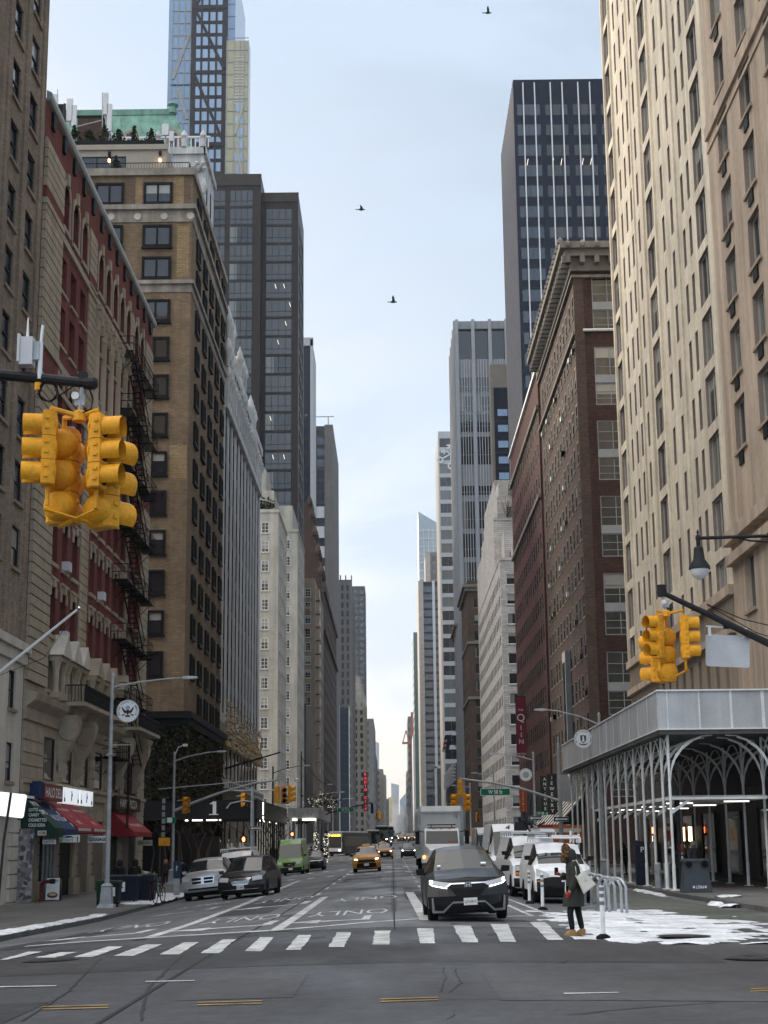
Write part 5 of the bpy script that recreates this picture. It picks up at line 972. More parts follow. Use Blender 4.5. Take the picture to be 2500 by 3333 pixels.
def rrect(w_, h_, r, y, c, n=4):
    P = []
    for cx, cz, a0 in ((w_/2-r, h_/2-r, 0), (-w_/2+r, h_/2-r, 90), (-w_/2+r, -h_/2+r, 180), (w_/2-r, -h_/2+r, 270)):
        for i in range(n+1): a = R_(a0+90*i/n); P.append((c[0]+cx+r*math.cos(a), y, c[1]+cz+r*math.sin(a)))
    return P
ALU = mat('aluminium_sheet', (.50, .51, .53), .5, .08, 2, metal=.2, streak=.1)
MB().prism(rrect(1.12, .82, .07, 39.1, (8.6, 6.46)), ALU, (0, .02, 0)).xf(Matrix.Translation((8.6, 39.1, 6.46)) @ Matrix.Rotation(R_(3), 4, 'Y') @ Matrix.Translation((-8.6, -39.1, -6.46))).obj('panel', t)
MB().tube([(8.08, 39.1, 7.10), (9.12, 39.1, 7.02)], .025, WHT, 6).box(8.13, 8.2, 39.07, 39.13, 6.84, 7.08, WHT).box(9.0, 9.07, 39.07, 39.13, 6.78, 7.02, WHT).box(8.52, 8.68, 39.04, 39.14, 7.03, 7.16, DKST).obj('hanger', t)
# cobra-head street lamps
LEDW = mat('lamp_housing', (.45, .46, .47), .4, .05)
def cobra(label, x, y, h, tip, group='street lamps along the avenue', mt=GALV, r=.115, base=True):
    z0 = walk_z(x, y); t = thing('street_lamp', label, 'street lamp', (x, y, z0), 0, group); T = Vector(tip); s = 1 if T.x > x else -1; z1 = h
    MB().tube([(x, y, z0+.9), (x, y, z1)], r, mt, 10, r*.62).lathe((x, y, z1), [(.07, 0), (.09, .06), (.02, .2)], mt, 8).obj('pole', t, .6)
    if base: MB().rings([[(x+a*w_, y+b_*w_, z0+z) for a, b_ in ((-1, -1), (1, -1), (1, 1), (-1, 1))] for w_, z in ((.36, 0), (.33, .12), (.25, .16), (.2, .85), (.22, .9), (.13, 1.0))], mt).obj('base', t)
    za = z1-.45; pts = [(x, y, za), (x+(T.x-x)*.3, y, za+(T.z-za)*.55), (x+(T.x-x)*.65, y, za+(T.z-za)*.93), (T.x-s*.6, y, T.z)]
    MB().tube(pts, .045, mt, 7, .03).obj('arm', t, .6)
    MB().rings([[(T.x-s*.65, y-.06, T.z-.04), (T.x-s*.65, y+.06, T.z-.04), (T.x-s*.65, y+.06, T.z+.06), (T.x-s*.65, y-.06, T.z+.06)], [(T.x-s*.4, y-.13, T.z-.06), (T.x-s*.4, y+.13, T.z-.06), (T.x-s*.4, y+.11, T.z+.08), (T.x-s*.4, y-.11, T.z+.08)], [(T.x, y-.1, T.z-.02), (T.x, y+.1, T.z-.02), (T.x, y+.08, T.z+.05), (T.x, y-.08, T.z+.05)]], LEDW).obj('lamp_head', t)
    return t
g = ground(346, 2956, .15); lamp1 = cobra('galvanized street lamp carrying the round eagle seal sign on the left pavement', g.x, g.y, atY(370, 2203, g.y).z, atY(643, 2206, g.y))
MB().box(g.x-.14, g.x+.14, g.y-.14, g.y+.14, 5.55, 5.63, GALV).tube([(g.x, g.y, 6.0), (g.x+.9, g.y, 6.0)], .02, GALV, 5).tube([(g.x, g.y, 7.1), (g.x+.9, g.y, 7.1)], .02, GALV, 5).obj('sign_bracket', lamp1)
L58 = [('grey street lamp and signal pole at the far left corner of the first cross street', -14.55, 104, 2455, 575, (738, 2446)), ('dark street lamp with camera dome in front of the cream block at left', CL-.3, 144, 2500, 903, (1010, 2492)), ('dark tall street lamp with long mast arm at the second cross street on the left', CL-.3, 189, 2450, 992, (1083, 2553)), ('small street lamp beyond the bus in the left row', CL-.3, 240, 2575, 0, (1122, 2578)), ('tiny far street lamp in front of the dark blue glass block', CL-.3, 290, 2595, 0, (1150, 2599)),
       ('grey street lamp with round crest sign standing at the white shed', 10.75, 80, 2330, 1932, (1739, 2311)), ('grey street lamp with round seal sign before the red brick building', 10.75, 118, 2455, 1735, (1593, 2454)), ('grey street lamp in front of the whitish brick block', 10.75, 165, 2515, 1626, (1533, 2516)), ('small far street lamp behind the box truck at right', 10.75, 215, 2555, 0, (1468, 2557))]
lamps = []
for lab, x, y, py, px, tip in L58: lamps.append(cobra(lab, x, y, atY(px or 1278, py, y).z, atY(tip[0], tip[1], y), mt=DKST if lab.startswith('dark') else GALV))
MB().tube([(-14.55, 104, 7.6), (-14.3, 104, 8.2), (-13.9, 104, 8.35)], .03, WHT, 5).box(-14.0, -13.7, 103.9, 104.1, 8.25, 8.42, WHT).obj('camera', lamps[0])
MB().tube([(-14.5, 104, 4.0), (-13.57, 104, 4.41), (-11.5, 104, 5.15), (-9.3, 104, 5.75), (-7.6, 104, 5.98)], .1, GALV, 8, .06).tube([(-15.6, 104, 5.45), (-9, 104, 5.95)], .03, GALV, 5).obj('mast_arm', lamps[0], .6)
q = Vector((CL-.3, 144, 0)); MB().tube([(q.x, 144, 6.9), (q.x+.4, 144, 7.9), (q.x+1.6, 144, 8.0), (q.x+2.2, 144, 7.7)], .05, GALV, 6).lathe((q.x+2.2, 144, 7.45), [(.22, 0), (.25, .2), (.05, .3)], WHT, 8).obj('camera', lamps[1])
a = atY(992, 2680, 189); c = atY(1211, 2612, 189); MB().tube([a, a.lerp(c, .4)+Vector((0, 0, .35)), c], .12, DKST, 7, .07).tube([atY(937, 2665, 189), atY(1005, 2630, 189)], .1, DKST, 6).obj('mast_arm', lamps[2], .6)
t = thing('traffic_signal', 'small black signal hanging at the end of the dark mast arm down the avenue', 'traffic light', c-Vector((0, 0, .7))); MB().box(c.x-.17, c.x+.17, 188.9, 189.1, c.z-1.3, c.z-.1, BLK).obj('signal_head', t)
def sig58(label, px, py, Y, heads, pole=None):
    p = atY(px, py, Y); t = thing('traffic_signal', label, 'traffic light', p, 0, 'yellow traffic signals at the cross streets')
    for dx, dz, ang in heads: head(t, p+Vector((dx, 0, dz)), ang)
    MB().tube([p+Vector((heads[0][0], .1, .55)), p+Vector((heads[-1][0], .1, .62+.0001))] if len(heads) > 1 else [p+Vector((-.5 if pole else 0, 0, .3)), p+Vector((0, 0, .35))], .035, YEL if len(heads) > 1 else GALV, 5).obj('bracket', t)
sig58('yellow three-headed signal at the tip of the curved mast arm on the left', 921, 2587, 104, [(-.42, 0, 175), (.05, -.05, 15), (.45, .05, 80)])
sig58('yellow signal fixed to the left corner pole of the curved mast arm', 601, 2621, 104, [(0, 0, 50)], 1); sig58('tilted yellow signal on the pole in front of the black hotel shed', 790, 2604, 126, [(0, 0, 50)], 1)
sig58('yellow signal at the tip of the right mast arm with the green street sign', 1499, 2570, 102, [(0, .1, 180)]); sig58('yellow double signal just above the box truck roof', 1500, 2612, 103, [(-.3, 0, -70), (.3, 0, 70)]); sig58('distant yellow signal hanging right of the box truck', 1553, 2660, 190, [(0, 0, 20)]); sig58('yellow signal on the post between the box truck and the white vans', 1539, 2722, 125, [(0, 0, 185)]); sig58('yellow signal beside the striped awning on the right', 1670, 2718, 126, [(0, 0, 190)]); sig58('faint yellow signal above the buses far down the avenue', 1226, 2655, 250, [(0, 0, 0), (.5, 0, 60)])
# mast at right far corner
t = thing('signal_mast', 'grey signal mast on the right corner holding the green street sign', 'mast', (10.95, 102, walk_z(1, 102)))
MB().tube([(10.95, 102, walk_z(1, 102)), (10.95, 102, 8.1)], .17, GALV, 10, .09).obj('pole', t, .6); MB().tube([(10.95, 102, 4.35), (8.5, 102, 5.15), (6.6, 102, 5.55), (4.41, 102, 5.85)], .09, GALV, 8, .06).obj('mast_arm', t, .6); MB().box(11.0, 12.0, 101.8, 102, 4.3, 6.0, FRG).obj('equipment_box', t); MB().box(10.9, 11.0, 101.9, 102.0, 7.6, 8.5, GALV).obj('antenna', t)
t = thing('signal_mast', 'grey signal pole on the kerb before the black hotel shed', 'mast', (-11.15, 124.6, walk_z(-1, 124.6)))
MB().tube([(-11.15, 124.6, walk_z(-1, 124)), (-11.15, 124.6, 6.3)], .17, GALV, 10, .12).obj('pole', t, .6); MB().tube([(-13.2, 124.6, 4.6), (-12.9, 124.6, 5.0), (-11.9, 124.6, 5.2), (-11.15, 124.6, 5.1)], .06, GALV, 6).tube([(-13, 124.6, 6.0), (-8.8, 124.6, 6.0)], .05, GALV, 6).obj('arm', t, .6)
# green street-name signs and one-way signs
GRS = mat('street_sign_green', (.0, .17, .085), .4, .03); SWH = mat('sign_white', (.78, .79, .8), .45, .03)
def sign(name, label, c, w_, h_, bg_, txt, th, tc_, border=None, group=None, rz=0, tw=None, cat='sign', glow=None, bold=.012):
    c = Vector(c); t = thing(name, label, cat, c, rz, group); mb = MB()
    if border: mb.prism(rrect(w_, h_, .05, 0, (0, 0)), border, (0, .03, 0)); mb.prism(rrect(w_*.97, h_-w_*.03, .04, -.006, (0, 0)), bg_, (0, .006, 0))
    else: mb.prism(rrect(w_, h_, .03, 0, (0, 0)), bg_, (0, .05, 0))
    part('panel', mb, t); y = -.012
    lines = txt if isinstance(txt, (list, tuple)) else [txt]; n = len(lines)
    tx = MB()
    for i, l in enumerate(lines):
        if l: merge(tx, text_mb(l, th, tc_, .012, bold, tw), Matrix.Translation((0, 0, ((n-1)/2-i)*th*1.55)))
    if tx.v: part('lettering', tx, t)
    return t
sign('street_sign', 'green street name sign reading W 58 St on the right mast arm', (6.74, 101.8, 4.96), 1.94, .47, GRS, 'W 58 St', .26, SWH, SWH, tw=.92)
c = atY(1125, 2636, 188.7); sign('street_sign', 'small far green street name sign reading W 57 St above the bus', c, 2.0, .5, GRS, 'W 57 St', .27, SWH, SWH, tw=1.0)
sign('street_sign', 'green corner street sign reading 58 on the left corner pole', atY(554, 2670, 103.5), .75, .38, GRS, '58', .22, SWH)
sign('street_sign', 'tiny green corner sign beside the one way sign at right', atY(1760, 2647, 118), .9, .28, GRS, 'W 58', .16, SWH)
sign('street_sign', 'little green sign under the pale canopy on the left', atY(975, 2678, 186), .9, .35, GRS, 'W 57', .2, SWH)
def oneway(label, px, py, Y, w_=.95):
    c = atY(px, py, Y); t = sign('one_way_sign', label, c, w_, .32, BLK, '', .1, SWH, SWH, 'one way signs')
    part('arrow', MB().prism([(-.42, -.014, 0), (-.26, -.014, .11), (-.26, -.014, .06), (.40, -.014, .06), (.40, -.014, -.06), (-.26, -.014, -.06), (-.26, -.014, -.11)], SWH, (0, .002, 0)), t); part('lettering', merge(MB(), text_mb('ONE WAY', .075, BLK, .018, .004), Matrix.Translation((.07, 0, 0))), t)
oneway('black one way sign on the pole left of the jewelry sign', 1742, 2663, 117.5); oneway('black one way sign on the right corner mast by the white shed', 1826, 2666, 101.7); oneway('black one way sign on the pole before the black hotel shed', 832, 2696, 124.3)
# round seal signs hung on lamps
BRW = mat('eagle_brown', (.07, .045, .03), .6, .1, 5); SBLU = mat('seal_blue', (.25, .42, .58), .5, .02); SINK = mat('seal_ink', (.03, .03, .05), .6, 0); SRED = mat('seal_red', (.35, .10, .10), .6, 0)
def ring_text(mb, txt, r, h, a0, a1, mt):
    for i, ch in enumerate(txt):
        if ch == ' ': continue
        a = R_(a0+(a1-a0)*i/(len(txt)-1)); l = text_mb(ch, h if ch.isupper() else h*.75, mt, .0, .006); merge(mb, l, Matrix.Translation((r*math.cos(a), -.016, r*math.sin(a))) @ Matrix.Rotation(math.pi/2-a, 4, 'Y'))
def seal(label, c, r, txt, art):
    t = thing('seal_sign', label, 'sign', c); part('disc', MB().lathe((0, 0, 0), [(r, 0), (r, .04)], SWH, 28, 'y').lathe((0, -.004, 0), [(r, .0), (r*.96, -.002)], GALV, 28, 'y').lathe((0, -.008, 0), [(r*.95, 0), (r*.01, -.001)], SWH, 28, 'y'), t)
    mb = MB(); ring_text(mb, txt, r*.80, r*.16, 205, -25, SINK); part('lettering', mb, t); m2 = MB(); art(m2, r); part('emblem', m2, t); return t
def eagle(m, r):
    y = -.014; q = lambda pts, mt: m.prism([(x*r, y, z*r) for x, z in pts], mt, (0, .003, 0))
    m.lathe((0, y, .28*r), [(.2*r, 0), (.01, -.002)], SBLU, 14, 'y')
    for s in (-1, 1): q([(s*.08, .0), (s*.12, -.18), (s*.28, -.2), (s*.4, -.05), (s*.5, .18), (s*.55, .38), (s*.42, .3), (s*.3, .12), (s*.2, .05)], BRW); q([(s*.15, -.25), (s*.45, -.45), (s*.55, -.35), (s*.4, -.28)], SINK)
    q([(-.1, .12), (.1, .12), (.08, -.3), (-.08, -.3)], BRW); q([(-.11, -.02), (.11, -.02), (.1, -.25), (0, -.34), (-.1, -.25)], SRED); q([(-.11, .05), (.11, .05), (.11, -.03), (-.11, -.03)], SINK); q([(-.15, -.35), (.15, -.35), (.25, -.52), (-.25, -.52)], BRW); q([(-.06, .2), (.06, .2), (.06, .1), (-.06, .1)], SWH)
seal('round white seal sign with brown eagle reading UNITED STATES of AMERICA', (g.x+.72, g.y-.12, atY(421, 2315, g.y).z), .49, 'UNITED STATES of AMERICA', eagle)
def shield(m, r):
    y = -.014; q = lambda pts, mt, d=0: m.prism([(x*r, y-d, z*r) for x, z in pts], mt, (0, .003, 0))
    q([(-.3, .38), (.3, .38), (.3, -.1), (.15, -.35), (0, -.42), (-.15, -.35), (-.3, -.1)], SINK); q([(-.07, .3), (.07, .3), (.12, -.3), (-.12, -.3)], SWH, .004)
    for s in (-1, 1): [q([(s*.2-.03, z), (s*.2+.03, z), (s*.2+.03, z-.06), (s*.2-.03, z-.06)], MT['gilded_ornament'], .004) for z in (.3, .15, 0, -.12)]
    q([(-.45, -.42), (-.2, -.52), (.2, -.52), (.45, -.42), (.4, -.55), (.15, -.64), (-.15, -.64), (-.4, -.55)], SINK)
seal('round white crest sign with dark shield reading BRITISH VIRGIN ISLANDS', (9.87, 79.8, 6.9), .49, 'BRITISH VIRGIN ISLANDS', shield)
def palm(m, r):
    y = -.014; m.lathe((0, y, 0), [(.5*r, 0), (.46*r, -.002)], GALV, 16, 'y'); m.prism([(-.35*r, y, -.1*r), (.35*r, y, -.1*r), (.3*r, y, .2*r), (0, y, .3*r), (-.3*r, y, .15*r)], SINK, (0, .003, 0)); m.prism([(-.3*r, y, -.25*r), (.3*r, y, -.25*r), (.3*r, y, -.35*r), (-.3*r, y, -.35*r)], SINK, (0, .003, 0))
seal('greyish round seal sign hanging in front of the red brick building', (10.13, 117.8, 6.72), .49, 'GREAT SEAL', palm)
# ------------------------------------------------------------------ white sidewalk shed on the right
t = thing('sidewalk_shed', 'white steel sidewalk shed with arched brackets and grey fascia on the right pavement', 'scaffold', (12.5, 75, walk_z(1, 75)))
SHW = mat('shed_white', (.78, .78, .76), .6, .12, 2, streak=.1); SHG = mat('shed_grey_panel', (.46, .47, .49), .6, .08, 1.2, streak=.18)
zt, zb = 7.42, 5.98; fx = 10.35
fa = MB().box(fx, fx+.08, 60, 94.2, zb, zt, SHG).box(fx, 26, 59.92, 60, zb, zt, SHG).box(fx, fx+.3, 94.2, 94.3, zb, zt, SHG).box(fx-.04, fx+.16, 59.85, 94.3, zt, zt+.06, SHW).box(fx, 26, 59.84, 60.05, zt, zt+.06, SHW).box(fx-.03, fx+.1, 59.88, 94.3, zb-.05, zb, SHW).box(fx, 26, 59.86, 60.0, zb-.05, zb, SHW)
for i in range(14): fa.box(fx-.012, fx, 60+2.44*i, 60.03+2.44*i, zb, zt, SHW); fa.box(fx+1.22*i+.35, fx+1.25*i+.38, 59.905, 59.92, zb, zt, SHW) if i < 10 else None
fa.obj('fascia', t); MB().box(fx, 26, 59.92, 94.3, zb-.22, zb-.06, mat('shed_deck', (.10, .10, .10), .8, .2)).obj('deck', t)
nc = 0
def shed_col(x, y):
    z0 = walk_z(1, y); co = MB().tube([(x, y, z0+.03), (x, y, zb-.2)], .055, SHW, 8).tube([(x, y, z0+.03), (x, y, z0+.95)], .068, SHW, 8).box(x-.16, x+.16, y-.16, y+.16, z0, z0+.03, SHW); co.obj('column', t, .6)
    ar = MB()
    for dx, dy in ((1, 0), (0, 1), (0, -1), (-1, 0)):
        if dx == -1 and x < 11: continue
        if dy == -1 and y < 61: continue
        pts = []
        for i in range(7): a = i/6*math.pi/2; pts.append((1.7*(1-math.cos(a)), 1.5*math.sin(a)))
        for (a0, b0), (a1, b1) in zip(pts, pts[1:]):
            w0 = .17*(1-a0/2.2); w1 = .17*(1-a1/2.2); o = (dy*.03+.0, dx*.03, 0); A = lambda a, b_, w_: (x+dx*(a+.05)-o[0]/2, y+dy*(a+.05)-o[1]/2, zb-.22-1.5+b_-w_)
            ar.prism([A(a0, b0, w0+.12*(1-b0)), A(a1, b1, w1+.1*(1-min(1, b1))), A(a1, b1, -.02), A(a0, b0, -.02)], SHW, o)
    ar.obj('arched_bracket', t)
for y in (60.4, 62.0, 64.4, 66.8, 69.2, 71.6, 74, 76.4, 78.8, 81.2, 83.6, 86, 88.4, 90.8, 93.4): shed_col(10.75, y)
for y in (60.4, 62.0, 65.6, 69.2, 72.8, 76.4, 80, 84.8, 89.6, 93.4): shed_col(14.75, y)
shed_col(18.6, 60.4); shed_col(18.6, 64)
TUBE = mat('fluorescent_tube', (1, .96, .88), emit=1.6)
cf = MB(); ct = MB()
for x in (10.9, 14.6): cf.box(x-.05, x+.05, 61, 84, 3.3, 3.42, SHW)
for i in range(8):
    y = 61+3.2*i; cf.box(10.9, 14.6, y-.05, y+.05, 3.3, 3.4, SHW); cf.prism([(10.9, y, 2.9), (10.9, y, 2.75), (11.7, y, 3.3), (11.7, y, 3.42)], SHW, (0, .05, 0)); ct.box(11.3, 12.4, y+.3, y+.36, 3.22, 3.27, TUBE) if i % 2 else ct.box(13.2, 14.2, y+1.2, y+1.26, 3.22, 3.27, TUBE)
cf.box(10.9, 14.6, 61, 84, 3.42, 3.45, SHG); cf.obj('lower_canopy', t); ct.obj('light_tube', t)
# ------------------------------------------------------------------ black hotel shed on the left
t = thing('sidewalk_shed', 'black sidewalk shed with white number 1 along the ivy covered hotel', 'scaffold', (-13, 140, walk_z(-1, 140)))
fx = -10.9; zt, zb = 5.25, 3.9; BSH = mat('black_shed_panel', (.016, .016, .018), .5, .15, 1)
fa = MB().box(-42, fx, 125.9, 126, zb, zt, BSH).box(fx-.08, fx, 126, 162, zb, zt+.1, BSH).box(-42, fx+.03, 125.85, 126.05, zb-.12, zb-.003, DKST).box(fx-.1, fx+.05, 126.06, 162, zb-.12, zb-.003, DKST).box(-42, fx+.02, 125.87, 126.03, zt, zt+.05, DKST)
for i in range(12): fa.box(fx-2.4*i-.4, fx-2.4*i-.37, 125.88, 125.9, zb, zt, DKST)
fa.obj('fascia', t); MB().box(-42, fx-.1, 126.02, 162, zb+.2, zb+.3, BSH).obj('deck', t)
for y in rng(126.2, 161.5, 2.6): MB().tube([(fx-.3, y, walk_z(-1, y)), (fx-.3, y, zb)], .06, BLK, 6).tube([(fx-.3, y, zb-.9), (fx-.3, y+.8, zb)], .05, BLK, 5).obj('post', t)
for x in rng(-40, -13.5, 2.6): MB().tube([(x, 126.3, walk_z(-1, 126)), (x, 126.3, zb)], .06, BLK, 6).obj('post', t)
LB = mat('light_bar', (1, .9, .75), emit=5); lb = MB()
for px0, px1 in ((626, 659), (672, 706), (603, 612), (715, 719)):
    a, c = atY(px0, 2670, 125.82), atY(px1, 2670, 125.82); lb.box(a.x, c.x, 125.8, 125.84, zb-.22, zb-.14, LB)
for y in (129, 133, 139, 147): lb.box(fx-.02, fx+.02, y, y+.25, zb-.25, zb-.17, LB)
lb.obj('light_bar', t)
m1 = MB(); c = atY(695, 2631, 125.88); m1.prism([(c.x-.02, 125.86, c.z+.55), (c.x+.22, 125.86, c.z+.55), (c.x+.22, 125.86, c.z-.45), (c.x+.40, 125.86, c.z-.45), (c.x+.40, 125.86, c.z-.52), (c.x-.36, 125.86, c.z-.52), (c.x-.36, 125.86, c.z-.45), (c.x-.06, 125.86, c.z-.45), (c.x-.06, 125.86, c.z+.33), (c.x-.3, 125.86, c.z+.33), (c.x-.3, 125.86, c.z+.38)], mat('sign_white_lit', (.9, .9, .9), .4, 0), (0, .02, 0)); merge(m1, text_mb('HOTELS', .2, MT['sign_white_lit'], .0, .01, 1.15), Matrix.Translation((c.x, 125.86, c.z-.85))); m1.obj('lettering', t)
a = atX(857, 2612, fx+.03); c = atX(857, 2652, fx+.03); MB().box(fx, fx+.05, a.y-.1, a.y+.15, c.z, a.z, LB).box(fx, fx+.05, a.y-.25, a.y+.3, c.z-.45, c.z-.15, LB).obj('light_bar', t)
tw = MB(); rn = random.Random(8)
for i in range(26):
    x, y = (rn.uniform(-20, -11.5), 126.5) if i < 14 else (fx-.35, rn.uniform(127, 160)); p = [(x, y, -.6), (x+rn.uniform(-.3, .3), y, 1.2), (x+rn.uniform(-.8, .8), y, 2.6), (x+rn.uniform(-1.6, 1.6), y, 3.7)]; tw.tube(p, .07, BRN2, 5, .02); tw.tube([p[2], (p[2][0]+rn.uniform(-1.2, 1.2), y, 3.8)], .04, BRN2, 4, .015)
tw.obj('climbing_branch', t)
# pale canopy further on
t = thing('entrance_canopy', 'pale grey canopy with script lettering beyond the black hotel shed', 'canopy', (-11.5, 178, walk_z(-1, 178))); a, c = atY(937, 2630, 170), atY(1037, 2664, 170)
MB().box(a.x, c.x, 170, 203, c.z, a.z, mat('canopy_grey', (.42, .42, .42), .6, .08)).obj('fascia', t); [MB().tube([(x, y, -.5), (x, y, c.z)], .12, GALV, 6).obj('post', t) for x in (a.x+.2, c.x-.3) for y in (170.3, 178, 187, 202)]
merge(MB(), text_mb('Rue 57', .75, FRG, .03, .0, 2.2), Matrix.Translation(((a.x+c.x)/2, 169.98, (a.z+c.z)/2))).obj('lettering', t); MB().box(a.x+.5, a.x+1.0, 169.9, 170.1, c.z-.2, c.z-.03, LB).box(a.x+1.6, c.x-.3, 169.9, 170.1, c.z-.2, c.z-.03, LB).obj('light_bar', t)
t = thing('lit_tree', 'small tree hung with white string lights above the pale canopy', 'tree', atY(1045, 2640, 206)); mb = MB(); rn = random.Random(2); c = atY(1045, 2612, 206)
MB().tube([(c.x, 206, -.4), (c.x, 206, c.z)], .12, BRN2, 6, .05).obj('trunk', t)
FAIRY = mat('fairy_light', (1, .95, .85), emit=.7); leafcloud(mb, 130, lambda r: Vector((r.gauss(c.x, 1.0), r.gauss(206, .6), r.gauss(c.z, .65))), .05, [FAIRY], rn); leafcloud(mb, 200, lambda r: Vector((r.gauss(c.x, 1.1), r.gauss(206, .7), r.gauss(c.z, .7))), .16, LEAFS, rn); mb.obj('crown', t)
for i, px in enumerate((1030, 1062)):
    t = thing('lit_column', ('left' if not i else 'right')+' of the two sparkling light wrapped columns under the pale canopy', 'column', (atY(px, 2740, 169).x, 169, -.5)); mb = MB(); rn = random.Random(i+20); x = atY(px, 2740, 169).x
    MB().tube([(x, 169, -.5), (x, 169, 3.1)], .18, BLK, 7).obj('shaft', t); leafcloud(mb, 110, lambda r: Vector((x+r.uniform(-.3, .3), 168.8, r.uniform(-.4, 3.0))), .05, [FAIRY], rn); mb.obj('string_lights', t)
# ------------------------------------------------------------------ deli shopfront: awnings, signs, pavement clutter
AW_G = mat('awning_green', (.012, .035, .024), .7, .08); AW_B = mat('awning_blue', (.015, .035, .10), .7, .08); AW_R = mat('awning_red', (.25, .02, .028), .7, .1); CRS = mat('sign_cream', (.55, .53, .48), .6, .05)
def awning(label, ya, yb, m_, z1, z2, proj, val=.28, x0=XL):
    t = thing('awning', label, 'awning', (x0, (ya+yb)/2, z2)); x1 = x0+proj
    mb = MB().poly([(x0, ya, z1), (x1, ya, z2), (x1, yb, z2), (x0, yb, z1)], m_).poly([(x1, ya, z2-val), (x1, yb, z2-val), (x1, yb, z2), (x1, ya, z2)], m_)
    for y in (ya, yb): mb.poly([(x0, y, z1), (x0, y, z2-val), (x1, y, z2-val), (x1, y, z2)], m_)
    mb.obj('canopy', t); return t, (x1-x0, z2-z1)
def front_text(t, txt, h, y, frac, ya, yb, z1, z2, proj, mt, w_=None, x0=XL):
    sl = Vector((proj, 0, z2-z1)); n = Vector((-(z2-z1), 0, proj)).normalized(); o = Vector((x0, y, z1))+sl*frac+n*.015; u = Vector((0, 1, 0)); v = -sl.normalized()
    m_ = text_mb(txt, h, mt, 0, .012, w_); m_.v = [tuple(o+u*p[0]+v*p[2]) for p in m_.v]; m_.obj('lettering', t)
a, _ = awning('dark green deli awning with white lettering on its side', 73.15, 74.95, AW_G, 4.25, 2.62, 1.75, .42)
for i, (l, w_) in enumerate((('LOTTO', .42), ('CANDY', .48), ('CIGARETTES', .84), ('COLD SODA', .78))): merge(MB(), text_mb(l, .15, SWH, 0, .014, w_), Matrix.Translation((XL+.5+w_/2, 73.13, 3.46-.235*i))).obj('lettering', a)
merge(MB().box(XL+.95, XL+1.35, 73.11, 73.13, 2.28, 2.5, CRS), text_mb('ATM', .13, mat('sign_red', (.35, .03, .03), .5, 0), 0, .02, .3), Matrix.Translation((XL+1.15, 73.1, 2.39))).obj('lettering', a)
MB().box(XL+.3, XL+.4, 73.3, 74.7, 4.0, 4.12, SWH).obj('frame', a)
for f_, w_ in ((.3, 1.3), (.55, 1.2)): front_text(a, 'NEW YORK' if f_ < .4 else 'GIFTS', .3, 74.05, f_, 0, 0, 4.25, 2.62, 1.75, SWH, w_)
a, _ = awning('blue deli awning between the green and red awnings', 75.0, 78.4, AW_B, 4.0, 2.6, 1.75); front_text(a, 'HALO DELI', .45, 76.6, .62, 0, 0, 4.0, 2.6, 1.75, mat('pale_lilac', (.5, .52, .62), .6, 0), 2.7)
for k in range(4): MB().lathe((0, 0, 0), [(.16, 0), (.01, .01)], CRS, 10).xf(Matrix.Translation((XL+1.75*(.25+.2*k)+.02, 78.1, 4.0-1.4*(.25+.2*k)+.02)) @ Matrix.Rotation(R_(45), 4, 'Y')).obj('round_patch', a)
for lab, ya, yb in (('left of the two red awnings beside the blue deli awning', 78.45, 82.5), ('right of the two red awnings, nearest the lamp post', 82.6, 86.2)):
    a, _ = awning(lab, ya, yb, AW_R, 4.0, 2.7, 1.75); front_text(a, 'PHONE ACCESSORIES', .2, (ya+yb)/2, .3, 0, 0, 4.0, 2.7, 1.75, CRS, 2.8); front_text(a, '&', .2, (ya+yb)/2, .55, 0, 0, 4.0, 2.7, 1.75, CRS); front_text(a, 'GIFTS', .3, (ya+yb)/2, .8, 0, 0, 4.0, 2.7, 1.75, CRS, 1.0)
    m_ = MB(); [m_.box(XL+1.75, XL+1.76, ya+.15+.3*i, ya+.36+.3*i, 2.53, 2.67, CRS) for i in range(11)]; m_.obj('lettering', a)
a, _ = awning('red pizzeria awning standing alone near the street corner', 97.0, 104.2, AW_R, 3.95, 2.62, 1.5); front_text(a, 'Famous Original Pizza', .36, 100.6, .68, 0, 0, 3.95, 2.62, 1.5, CRS, 4.6)
def wsign(name, label, x, ya, yb, z0, z1, bg_, txt, mt, w_=None, h=None, glow=0):
    t = thing(name, label, 'sign', (x, (ya+yb)/2, z0)); MB().box(x-.3, x, ya, yb, z0, z1, bg_).obj('panel', t)
    if txt: m_ = text_mb(txt, h or (z1-z0)*.62, mt, 0, .015, w_); m_.v = [(x+.012, (ya+yb)/2+p[0], (z0+z1)/2+p[2]) for p in m_.v]; m_.obj('lettering', t)
    return t
RLB = mat('dark_red_lightbox', (.16, .012, .02), .35, .05); LBX = mat('lit_white_panel', (.80, .86, .92), emit=.5)
wsign('shop_sign', 'dark red sign reading HALO DELI over the awnings', XL+.65, 75.6, 79.8, 3.98, 4.78, RLB, 'HALO DELI', SWH, 3.7); 
t = thing('shop_sign', 'blue end panel left of the red deli sign', 'sign', (XL+.6, 73.6, 4)); MB().box(XL, XL+.6, 74.6, 75.55, 4.05, 4.85, AW_B).obj('panel', t)
for lab, ya, yb in (('left of two lit white panels with little statue pictures', 79.9, 84.1), ('right of two lit white panels with little statue pictures', 84.25, 87.9)):
    t = wsign('lit_sign', lab, XL+.65, ya, yb, 3.95, 4.75, LBX, '', None); m_ = MB(); c = (ya+yb)/2; x = XL+.662
    for y, w_, z, h_ in ((ya+.35, .3, 4.02, .2), (yb-.4, .3, 4.02, .2), (c, .2, 4.1, .22), (c+.06, .3, 4.32, .16), (c, .16, 4.5, .12), (ya+.35, .05, 4.22, .3), (yb-.4, .05, 4.22, .3)): m_.box(x, x+.004, y-w_/2, y+w_/2, z, z+h_, FRG if h_ > .35 else DKST)
    m_.obj('picture', t)
